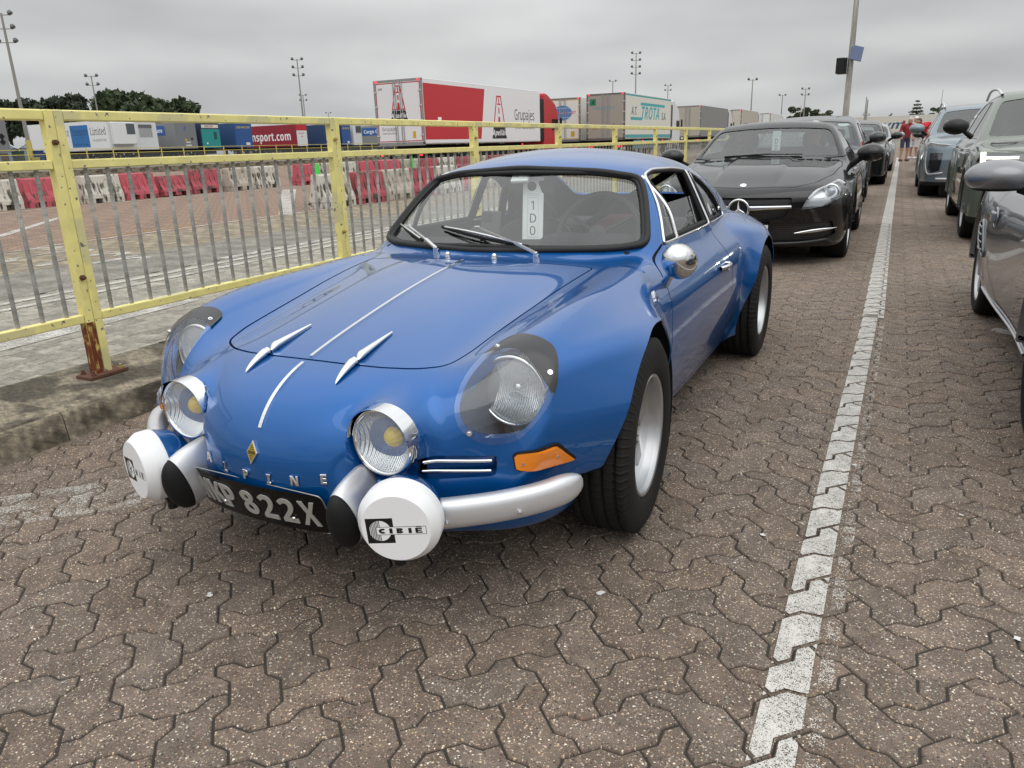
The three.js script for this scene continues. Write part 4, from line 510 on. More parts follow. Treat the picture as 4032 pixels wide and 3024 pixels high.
  // chrome strip along the centre line
  const strip = (z0, z1, n) => { const pts = []; for (let i = 0; i <= n; i++) { const t = i / n; let p; if (z0 > 0.58) { const y = lerp(0.481, 0.598, t); p = march(A.f, [0, y, 1.3], [0, 0, -1]); } else p = march(A.f, [0, 1.2, lerp(z0, z1, t)], [0, -1, 0]); pts.push(p); } return merge(pts.slice(0, -1).map((p, i) => bar([p[0], p[1] + 0.001, p[2]], [pts[i + 1][0], pts[i + 1][1] + 0.001, pts[i + 1][2]], 0.0098, 0.008))); };
  part(car, 'centre_strip', strip(0.77, 0.585, 14), M.chrome); part(car, 'centre_strip', strip(0.562, -0.258, 20), M.chrome);
  // nose letters, badge, number plate
  'ALPINE'.split('').forEach((ch, i) => { const x = -0.184 + i * 0.0736, y = 0.366 + 0.42 * x * x, p = march(A.f, [x, y, 1.3], [0, 0, -1]), n = fnormal(A.f, p); const g = text3(ch, 0.024, 0.004, fontSans, 0.0008); const m = part(car, 'nose_letter', g, M.chrome); m.position.set(p[0] + n[0] * 0.001, p[1] + n[1] * 0.001, p[2] + n[2] * 0.001); m.lookAt(p[0] + n[0], p[1] + n[1], p[2] + n[2]); });
  { const p = march(A.f, [-0.012, 0.425, 1.3], [0, 0, -1]), n = fnormal(A.f, p), b = new THREE.Group(); b.name = 'nose_badge'; car.add(b); b.position.set(...p); b.lookAt(p[0] + n[0], p[1] + n[1], p[2] + n[2]); const dm = (w, h) => [[0, -h], [w, 0], [0, h], [-w, 0]];
    part(b, 'rim', extr(dm(0.017, 0.029), 0.004, 0.0006), M.chrome); part(b, 'face', extr(dm(0.0145, 0.0255), 0.0052), std(0.55, 0.38, 0.06, 0.35, 0.7)); part(b, 'band', box(0.022, 0.008, 0.002, 0, 0, 0.0062), std(0.12, 0.09, 0.02, 0.4, 0.5)); for (const q of [-1, 1]) for (let k = 0; k < 3; k++) part(b, 'rib', box(0.013 - k * 0.0035, 0.0014, 0.0014, 0, q * (0.008 + k * 0.0045), 0.0057), std(0.10, 0.08, 0.02, 0.4, 0.5)); }
  const pl = new THREE.Group(); pl.name = 'number_plate'; car.add(pl); const plz = (x, y) => 0.815 - 0.5 * x * x - 0.35 * (0.355 - y);
  { const w = 0.226, y0 = 0.224, y1 = 0.346, n = 30, c0 = -0.038, out = corner([[c0 - w, y0], [c0 + w, y0], [c0 + w, y1], [c0 - w, y1]], 0.018, 4); const P = [], I = []; for (let j = 0; j <= 8; j++) for (let i = 0; i <= n; i++) { let x = c0 + lerp(-w, w, i / n), y = lerp(y0, y1, j / 8); if (Math.abs(x - c0) > w - 0.012) y = lerp(y0 + 0.012, y1 - 0.012, j / 8); P.push(x, y, plz(x, y)); } for (let j = 0; j < 8; j++) for (let i = 0; i < n; i++) { const a = j * (n + 1) + i; I.push(a, a + 1, a + n + 1, a + 1, a + n + 2, a + n + 1); } const g = new THREE.BufferGeometry(); g.setAttribute('position', new THREE.Float32BufferAttribute(P, 3)); g.setIndex(I); g.computeVertexNormals(); part(pl, 'plate_sheet', g, phys(0.004, 0.004, 0.0045, 0.2, 0, { specularIntensity: 0.3 }));
    const rim = out.concat([out[0]]).map(([x, y]) => [x, y, plz(x, y)]); part(pl, 'plate_edge', tube(rim, 0.0016, 120, 5), M.rimSilver); }
  { const chars = 'WKP 822X'.split(''), xs0 = [-0.222, -0.168, -0.121, 0, -0.048, 0.014, 0.075, 0.137]; chars.forEach((ch, i) => { if (ch === ' ') return; const x = xs0[i], g = text3(ch, 0.1, 0.003, fontSans); g.computeBoundingBox(); const b = g.boundingBox; g.scale(0.048 / Math.max(0.07, b.max.x - b.min.x), 0.079 / (b.max.y - b.min.y), 1); if (ch === 'W') g.scale(1.12, 1, 1); const m = part(pl, 'plate_character', g, std(0.42, 0.42, 0.40, 0.5, 0.2)); m.position.set(x, 0.285, plz(x, 0.285) + 0.001); m.rotation.set(Math.atan(0.35), Math.atan(x), 0, 'YXZ'); }); for (const x of [-0.150, 0.085]) part(pl, 'plate_screw', T4(new THREE.SphereGeometry(0.006, 12, 8), x, 0.262, plz(x, 0.262) + 0.003), M.chrome); }
  // wheels
  const tyreMat = (() => { const bt = tex(512, 64, (i, j) => { const v = j / 64, sh = v < 0.30 || v > 0.70, st = ((i / 512 * 74 + (v < 0.5 ? 0 : 0.5)) % 1); let b = 190; if (sh && st < 0.16 && v > 0.1 && v < 0.9) b = 60; if (!sh) { const q = (i / 512 * 74 + v * 3) % 1; if (q < 0.12) b = 110; } return [b, b, b]; }, false); return phys(0.014, 0.0135, 0.013, 0.7, 0, { specularIntensity: 0.45, bumpMap: bt, bumpScale: 0.006 }); })();
  A.wheel = (parent, x, y, z, s, R, w, rimR, toe = 0) => {
    const g = new THREE.Group(); g.name = 'wheel'; parent.add(g); g.position.set(x, y, z); g.rotation.y = toe;
    const hw = w / 2, tr = [], side = [[rimR - 0.004, hw * 0.80], [rimR + 0.012, hw * 0.97], [rimR + 0.03, hw * 1.04], [R - 0.045, hw * 1.06], [R - 0.022, hw * 1.0], [R - 0.010, hw * 0.92]];
    for (const p of side) tr.push(p); const tread = [[1, 0.84], [0.4, 0.70], [0, 0.66], [-7, 0.63], [-7, 0.57], [0, 0.54], [0.5, 0.3], [0, 0.27], [-7, 0.24], [-7, 0.18], [0, 0.15], [0.5, 0]]; const up = tread.map(([d, q]) => [R + d * 0.001, hw * q]); tr.push(...up, ...up.slice(0, -1).reverse().map(([r, q]) => [r, -q]), ...side.slice().reverse().map(([r, q]) => [r, -q]));
    part(g, 'tyre', lathe(tr, 96).rotateZ(-Math.PI / 2), tyreMat);
    const rim = new THREE.Group(); rim.name = 'rim'; g.add(rim); const o = s * hw * 0.88, L = (pts, n = 64) => { const q = lathe(pts.map(([r, d]) => [r, d * s]), n); q.rotateZ(-Math.PI / 2); return q.translate(o, 0, 0); };
    part(rim, 'barrel', L([[rimR + 0.003, -0.012], [rimR + 0.005, 0.002], [rimR - 0.001, 0.006], [rimR - 0.008, 0.001], [rimR - 0.011, -0.010], [rimR - 0.014, -0.012], [rimR - 0.016, -0.034], [rimR - 0.024, -0.037], [rimR - 0.026, -0.050], [rimR - 0.034, -0.054], [rimR - 0.036, -0.075], [rimR - 0.036, -0.12]]), M.rimSilver);
    part(rim, 'face', L([[rimR - 0.034, -0.070], [rimR - 0.06, -0.071], [rimR - 0.085, -0.066], [0.058, -0.060], [0.050, -0.050], [0.0, -0.050]]), M.rimSilver);
    for (let k = 0; k < 4; k++) { const a = k * Math.PI / 2 + 0.5, r = 0.088; const sp = box(0.030, 0.075, 0.045, o - s * 0.052, Math.cos(a) * r, Math.sin(a) * r); sp.translate(-(o - s * 0.052), -Math.cos(a) * r, -Math.sin(a) * r).rotateX(a).translate(o - s * 0.052, Math.cos(a) * r, Math.sin(a) * r); part(rim, 'spoke', sp, M.rimSilver); part(rim, 'wheel_nut', rod([o - s * 0.06, Math.cos(a + 0.4) * 0.04, Math.sin(a + 0.4) * 0.04], [o - s * 0.036, Math.cos(a + 0.4) * 0.04, Math.sin(a + 0.4) * 0.04], 0.010, 0.010, 6), M.chromeSoft); }
    part(g, 'brake_disc', cyl(0.12, 0.12, 0.02, 32, o - s * 0.17, 0, 0, 0, 0, Math.PI / 2), std(0.12, 0.11, 0.10, 0.5, 0.8));
    return g;
  };
  for (const s of [1, -1]) { A.wheel(car, s * 0.668, 0.288, 0, s, 0.2885, 0.175, 0.179, 0.05); A.wheel(car, s * 0.672, 0.290, -2.1, s, 0.2905, 0.185, 0.179); 
    for (const [wz, wy] of A.wheels) { const g = new THREE.CylinderGeometry(0.342, 0.342, 0.33, 40, 1, true, Math.PI * 0.52, Math.PI * 0.98).rotateZ(Math.PI / 2); part(car, 'wheel_arch_liner', T4(g, s * 0.565, wy, wz), M.matt); part(car, 'wheel_arch_wall', box(0.006, 0.46, 0.58, s * 0.405, wy + 0.03, wz), M.matt); } }
  // dark inner shell behind the gaps and under the roof
  const lin = polygonize((x, y, z) => A.f(x, y, z) + 0.016, [-0.9, 0.05, -3.15], [0.9, 1.15, 0.9], 0.022);
  const lin2 = clip(lin, (x, y, z, nx, ny, nz) => Math.min(-A.ws(x, y, z) - 0.004, -A.win(x, y, z, nx) - 0.006, -A.quarter(x, y, z, nx) - 0.006, -A.back(x, y, z, nx, ny, nz) - 0.006, -A.cover(x, y, z) - 0.015, -A.grille(x, y, z) - 0.006, Math.hypot(z, y - 0.296) - A.Ra - 0.02 + (Math.abs(x) > 0.4 ? 0 : 1), Math.hypot(z + 2.1, y - 0.298) - A.Ra - 0.02 + (Math.abs(x) > 0.4 ? 0 : 1)));
  part(car, 'inner_shell', geoOf(compact(lin2)), M.lining);
  // cabin
  part(car, 'dashboard', merge([rbox(1.06, 0.10, 0.30, 0.04, 0, 0.705, -0.66), rbox(0.34, 0.07, 0.16, 0.03, 0.30, 0.755, -0.68)]), M.matt);
  part(car, 'cabin_floor', merge([box(1.20, 0.01, 1.9, 0, 0.19, -1.3), box(1.15, 0.42, 0.02, 0, 0.50, -1.92), box(1.1, 0.5, 0.02, 0, 0.45, -0.52)]), M.lining);
  { const sw = new THREE.Group(); sw.name = 'steering_wheel'; car.add(sw); sw.position.set(0.30, 0.775, -0.80); sw.rotation.x = -0.45; part(sw, 'rim', new THREE.TorusGeometry(0.165, 0.0125, 12, 60), M.rubberSoft); for (const a of [0, 2.1, 4.2]) part(sw, 'spoke', rod([0, 0, 0], [Math.sin(a + 1.05) * 0.16, Math.cos(a + 1.05) * 0.16, 0], 0.010, 0.007, 8), M.black); part(sw, 'hub', cyl(0.035, 0.035, 0.02, 24, 0, 0, 0.004, Math.PI / 2), M.black); part(car, 'steering_column', rod([0.30, 0.77, -0.79], [0.30, 0.68, -0.60], 0.02, 0.02, 12), M.black); }
  for (const s of [1, -1]) { const st = new THREE.Group(); st.name = 'bucket_seat'; car.add(st); st.position.set(s * 0.29, 0.2, -1.2); const sh = new THREE.Shape(corner([[-0.22, 0], [0.22, 0], [0.24, 0.30], [0.20, 0.42], [0.12, 0.50], [-0.12, 0.50], [-0.20, 0.42], [-0.24, 0.30]], 0.06).map((p) => V2(...p))); const bk = new THREE.ExtrudeGeometry(sh, { depth: 0.06, bevelEnabled: true, bevelSize: 0.02, bevelThickness: 0.02, bevelSegments: 3 }); bk.rotateX(-0.32).translate(0, 0.05, -0.22); part(st, 'backrest', bk, M.seat); part(st, 'cushion', rbox(0.46, 0.12, 0.46, 0.05, 0, 0.08, 0.05), M.seat); for (const q of [-1, 1]) part(st, 'harness', bar([q * 0.07, 0.50, -0.30], [q * 0.06, 0.22, -0.14], 0.045, 0.006), std(0.30, 0.02, 0.02, 0.8)); }
  part(car, 'roll_cage', merge([tube([[-0.53, 0.2, -1.58], [-0.52, 0.75, -1.58], [-0.44, 0.97, -1.56], [-0.3, 1.03, -1.55], [0.3, 1.03, -1.55], [0.44, 0.97, -1.56], [0.52, 0.75, -1.58], [0.53, 0.2, -1.58]], 0.021, 80, 10), tube([[0.42, 0.98, -1.57], [0.40, 0.62, -2.25]], 0.019, 4, 10), tube([[-0.42, 0.98, -1.57], [-0.40, 0.62, -2.25]], 0.019, 4, 10), tube([[-0.5, 0.45, -1.58], [0.40, 0.99, -1.56]], 0.019, 4, 10), tube([[-0.52, 0.70, -1.58], [0.52, 0.70, -1.58]], 0.017, 4, 10)]), M.black);
  part(car, 'interior_mirror', merge([rbox(0.20, 0.058, 0.022, 0.012, 0.02, 0.955, -0.80), rod([0.02, 0.97, -0.81], [0.02, 1.02, -0.79], 0.006, 0.006, 8)]), M.black);
  part(car, 'rear_shelf', merge([box(1.05, 0.02, 0.5, 0, 0.70, -1.98)]), M.lining);
  A.bag = single('red_bag', rbox(0.42, 0.20, 0.22, 0.08, 0.12, 0.66, -1.74, 0.2), std(0.42, 0.03, 0.035, 0.8), 'red fabric bag behind the seats of the blue coupe', 'bag');
}
// ---------------------------------------------------------------- other cars: one field builder, a description per car (front axle at z = 0, nose +z)
function carField(p) {
  const tc = lut((z) => new Spline(p.top).at(z), p.zr - 0.1, p.zf + 0.2, 90), sd = lut((y) => new Spline(p.side).at(y), 0, 1.3, 60), nose = lut((x) => new Spline(p.nose).at(x), 0, 1.3, 60), rf = lut((z) => new Spline(p.roof).at(z), p.zr - 0.1, 0.6, 90), sz = p.sz ? lut((z) => new Spline(p.sz).at(z), p.zr, p.zf, 50) : () => 1;
  const w = p.w, [cy, cw, ck] = p.cab, [wz, wy, wk, wc] = p.ws, [rz, ry, rk, rc] = p.rw, bt = p.bottom ?? 0.2;
  return (X, y, z) => { const x = Math.abs(X), e = x / w; let b = smax((y - tc(z) + p.crown * e * e * e * e - (p.dome ? p.dome(x, z) : 0)) * 0.92, (x - sd(y) * sz(z)) * 0.95, p.rt ?? 0.10);
    const ln = (p.lean ?? 0.5) * Math.max(0, p.chin - y) + (p.rake ?? 0.15) * Math.max(0, y - p.chin - 0.1); b = smax(b, (z - nose(x) + ln) * 0.85, p.rn ?? 0.08); b = smax(b, (p.zr + 0.25 * x * x - z) * 0.95, 0.10); b = smax(b, bt - y, 0.04);
    for (const [az, ay, aR] of p.arches) { const r = Math.hypot(z - az, y - ay); b = smin(b, Math.max(smax((x - (p.w + (p.flare ?? 0.012) - 0.25 * Math.max(0, r - aR))) * 0.95, r - aR - 0.10, 0.02), 0.6 - x, 0.30 - y, y - tc(z) + 0.12), 0.03); }
    let c = smax((y - rf(z) + p.roofCrown * x * x) * 0.95, (x - cw + ck * (y - cy) - (p.cabz ? p.cabz(z) : 0)) * 0.92, 0.08); c = smax(c, (z - wz + (y - wy) * wk + wc * x * x) / Math.hypot(1, wk), 0.04); c = smax(c, (-z + rz + (y - ry) * rk + rc * x * x) / Math.hypot(1, rk), 0.06); c = Math.max(c, p.cabLow - y); b = smin(b, c, 0.03);
    if (p.extra) b = p.extra(b, x, y, z); return b; };
}
function buildCar(p) {
  const f = p.f = carField(p), h = p.h, raw = p.raw = polygonize(f, [-p.w - 0.2, 0.05, p.zr - 0.15], [p.w + 0.2, p.height + 0.15, p.zf + 0.15], h, 1.8), car = thing(p.name, p.label, 'car', p.pos, p.turn ?? 0, p.group);
  const ws = inPoly(corner(mir(p.wsPts), 0.05)), dl = p.dlo.map((q) => inPoly(corner(q, 0.03))), rw = p.rwPts ? inPoly(corner(mir(p.rwPts), 0.05)) : null;
  const cws = (x, y, z, nx, ny, nz) => (nz > 0.15 && y > p.cabLow + 0.02 && z < 0.4 ? ws(x, y) : far), cdl = (x, y, z, nx) => { let d = far; if (Math.abs(nx) > 0.5 && y > p.cabLow) for (const q of dl) d = Math.max(d, q(z, y)); return d; }, crw = (x, y, z, nx, ny, nz) => (rw && nz < -0.2 && y > p.cabLow ? rw(x, y) : far);
  const holes = (p.holes ?? []).map((o) => ({ ...o, q: inPoly(corner(o.pts, o.r ?? 0.02)) })), chole = (o, x, y, z) => (z > (o.zmin ?? 0.2) ? o.q(o.one ? x : Math.abs(x), y) : far);
  const well = (x, y, z) => { let d = 1; for (const [az, ay, aR] of p.arches) d = Math.min(d, Math.abs(x) > p.w - 0.30 ? Math.hypot(z - az, y - ay) - aR : 0.02); return d; };
  let b = skirt(clip(raw, (x, y, z, nx, ny, nz) => Math.min(-cws(x, y, z, nx, ny, nz), -cdl(x, y, z, nx), -crw(x, y, z, nx, ny, nz), ...holes.map((o) => -chole(o, x, y, z)))), 0.02);
  b = skirt(clip({ ...b, edges: [] }, well), 0.03);
  if (p.clad) { const lo = clip({ ...b }, (x, y, z) => p.clad(Math.abs(x), y, z)); part(car, 'cladding', geoOf(compact(lo)), M.matt); b = clip({ ...b }, (x, y, z) => -p.clad(Math.abs(x), y, z)); }
  if (p.hoodPts) { const hp = inPoly(corner(mir(p.hoodPts), 0.03)), hf = (x, y, z, nx, ny) => (ny > 0.2 && y > 0.5 ? hp(x, z) : far); part(car, 'hood', geoOf(compact(clip({ ...b }, (x, y, z, nx, ny) => hf(x, y, z, nx, ny) - 0.003))), p.paint); b = clip({ ...b }, (x, y, z, nx, ny) => -hf(x, y, z, nx, ny) - 0.003); }
  if (p.doorPts) for (const [i, dp] of p.doorPts.entries()) { const dq = inPoly(corner(dp, 0.03)), df = (x, y, z, nx) => (Math.abs(x) > 0.4 && Math.abs(nx) > 0.15 ? dq(z, y) : far); for (const s of [1, -1]) part(car, 'door', geoOf(compact(clip(clip({ ...b }, (x) => x * s - 0.2), (x, y, z, nx) => df(x, y, z, nx) - 0.003))), p.paint); b = clip({ ...b }, (x, y, z, nx) => -df(x, y, z, nx) - 0.003); }
  part(car, 'body', geoOf(compact(b)), p.paint);
  const glassM = p.glass ?? M.tint;
  part(car, 'windshield', geoOf(compact(shrink(clip(raw, (...a) => cws(...a) + 0.01), 0.006))), glassM);
  for (const s of [1, -1]) p.dlo.forEach((q, i) => part(car, 'side_window', geoOf(compact(shrink(clip(clip(raw, (x) => x * s - 0.1), (x, y, z, nx) => (Math.abs(nx) > 0.5 && y > p.cabLow ? dl[i](z, y) + 0.008 : far)), 0.006))), glassM));
  if (rw) part(car, 'rear_window', geoOf(compact(shrink(clip(raw, (...a) => crw(...a) + 0.01), 0.006))), glassM);
  for (const o of holes) for (const s of o.one ? [1] : [1, -1]) { const m0 = o.one ? raw : clip(raw, (x) => x * s - 0.02), m1 = clip(m0, (x, y, z) => chole(o, x, y, z) + 0.006), sm = shrink(m1, o.deep ?? 0.02), g = geoOf(compact(sm)); if (o.uv) { const ps = g.attributes.position, uv = new Float32Array(ps.count * 2); for (let i = 0; i < ps.count; i++) { uv[2 * i] = ps.getX(i) / o.uv; uv[2 * i + 1] = ps.getY(i) / o.uv; } g.setAttribute('uv', new THREE.BufferAttribute(uv, 2)); } part(car, o.name, g, o.mat); if (o.cover) part(car, 'lamp_cover', geoOf(compact(shrink(m1, 0.001))), M.lens); }
  // black inner shell so that gaps and the cabin read dark
  const lin = polygonize((x, y, z) => f(x, y, z) + 0.03, [-p.w - 0.2, 0.05, p.zr - 0.15], [p.w + 0.2, p.height + 0.15, p.zf + 0.15], Math.max(h * 2, 0.04), 1.8);
  part(car, 'inner_shell', geoOf(compact(clip(lin, (x, y, z, nx, ny, nz) => Math.min(-cws(x, y, z, nx, ny, nz) - 0.02, -cdl(x, y, z, nx) - 0.02, -crw(x, y, z, nx, ny, nz) - 0.02, well(x, y, z) - 0.03, ...holes.map((o) => -chole(o, x, y, z) - 0.02))))), M.lining);
  for (const [az, ay, aR, R, w2, rimR] of p.arches) for (const s of [1, -1]) { carWheel(car, s * (p.w - w2 / 2 - (p.inset ?? 0.01)), R - 0.004, az, s, R, w2, rimR, p.rim ?? M.rimSilver, p.spokes ?? 10, p.rimDark); part(car, 'wheel_arch_liner', T4(new THREE.CylinderGeometry(aR + 0.01, aR + 0.01, 0.30, 28, 1, true, Math.PI * 0.45, Math.PI * 1.1).rotateZ(Math.PI / 2), s * (p.w - 0.215), ay, az), M.matt); part(car, 'wheel_arch_wall', box(0.01, aR * 1.5, aR * 1.9, s * (p.w - 0.32), ay + 0.08, az), M.matt); }
  if (p.mirror) for (const s of [1, -1]) { const [mx, my, mz, k] = p.mirror, m = new THREE.Group(); m.name = 'door_mirror'; car.add(m); m.position.set(s * mx, my, mz); const fm = (X, y, z) => { const x = X * s; return smax(ell(x, y, z, [0, 0, 0], [0.125 * k, 0.085 * k, 0.105 * k]), -0.045 * k - z, 0.012); }; part(m, 'shell', geoOf(polygonize(fm, [-0.2, -0.15, -0.16], [0.2, 0.15, 0.16], 0.014)), p.mirrorPaint ?? p.paint); part(m, 'mirror_glass', rbox(0.19 * k, 0.125 * k, 0.004, 0.05, 0, 0, -0.045 * k), M.chrome); part(m, 'arm', rod([-s * 0.08 * k, -0.05 * k, -0.01], [-s * 0.17, -0.115 * k, -0.05], 0.025, 0.03, 12), p.mirrorArm ?? M.matt); }
  // seats and dashboard seen through the glass
  const beltY = p.cab[0]; for (const s of [1, -1]) { const st = new THREE.Group(); st.name = 'seat'; car.add(st); st.position.set(s * 0.37, beltY - 0.52, p.seatZ); part(st, 'backrest', rbox(0.48, 0.62, 0.14, 0.06, 0, 0.30, -0.1, -0.25), M.seat); part(st, 'headrest', rbox(0.26, 0.17, 0.10, 0.05, 0, 0.68, -0.2, -0.2), M.seat); part(st, 'cushion', rbox(0.5, 0.14, 0.5, 0.05, 0, 0.0, 0.12), M.seat); }
  part(car, 'dashboard', rbox(p.cab[1] * 1.7, 0.10, 0.5, 0.04, 0, beltY - 0.06, p.ws[0] - 0.32), M.matt);
  { const sw = part(car, 'steering_wheel', new THREE.TorusGeometry(0.18, 0.015, 8, 36), M.black); sw.position.set((p.drive ?? -1) * 0.37, beltY - 0.02, p.ws[0] - 0.66); sw.rotation.x = -0.4; }
  return car;
}
const carTyre = phys(0.013, 0.013, 0.0135, 0.75, 0, { specularIntensity: 0.45 });
function carWheel(parent, x, y, z, s, R, w, rimR, mat, n, dark) {
  const g = new THREE.Group(); g.name = 'wheel'; parent.add(g); g.position.set(x, y, z); const hw = w / 2, prof = [[rimR, hw * 0.8], [rimR + 0.02, hw * 0.98], [R - 0.04, hw * 1.0], [R - 0.012, hw * 0.9], [R, hw * 0.7], [R, -hw * 0.7], [R - 0.012, -hw * 0.9], [R - 0.04, -hw], [rimR, -hw * 0.8]];
  part(g, 'tyre', lathe(prof, 48).rotateZ(-Math.PI / 2), carTyre); const rim = new THREE.Group(); rim.name = 'rim'; g.add(rim); const o = s * hw * 0.86;
  part(rim, 'barrel', lathe([[rimR + 0.004, 0.0], [rimR, 0.008], [rimR - 0.012, 0.004], [rimR - 0.018, -0.03], [rimR - 0.03, -0.12]].map(([r, d]) => [r, d * s]), 40).rotateZ(-Math.PI / 2).translate(o, 0, 0), mat);
  for (let k = 0; k < n; k++) { const a = k / n * Math.PI * 2; part(rim, 'spoke', merge([box(0.022, rimR - 0.05, dark ? 0.07 : 0.030, 0, rimR / 2 + 0.01, 0).rotateX(a).translate(o - s * 0.02, 0, 0)]), mat); }
  part(rim, 'hub', cyl(0.06, 0.06, 0.03, 20, o - s * 0.018, 0, 0, 0, 0, Math.PI / 2), mat); part(g, 'brake_disc', cyl(rimR * 0.78, rimR * 0.78, 0.02, 24, o - s * 0.09, 0, 0, 0, 0, Math.PI / 2), std(0.16, 0.15, 0.15, 0.45, 0.8)); return g;
}
const onFront = (p, x, y) => march(p.f, [x, y, p.zf + 0.4], [0, 0, -1]);
const hexTex = tex(128, 128, (i, j) => { const u = i / 128 * 8, v = j / 128 * 8, a = Math.abs(((u + (Math.floor(v) % 2) * 0.5) % 1) - 0.5), b = Math.abs((v % 1) - 0.5), k = Math.max(a, b) > 0.36 ? 62 : 6; return [k, k, k + 1]; });
const hexMat = new THREE.MeshStandardMaterial({ map: hexTex, bumpMap: hexTex, bumpScale: 0.006, roughness: 0.4 });
const gloss = (r, g, b, m = 0.35, ro = 0.4) => phys(r, g, b, ro, m, { clearcoat: 1, clearcoatRoughness: 0.015, specularIntensity: 0.1 });
const lampInner = std(0.72, 0.73, 0.75, 0.3, 0.4), drl = new THREE.MeshStandardMaterial({ color: 0xffffff, emissive: new THREE.Color(1, 0.97, 0.80), emissiveIntensity: 2.2 });
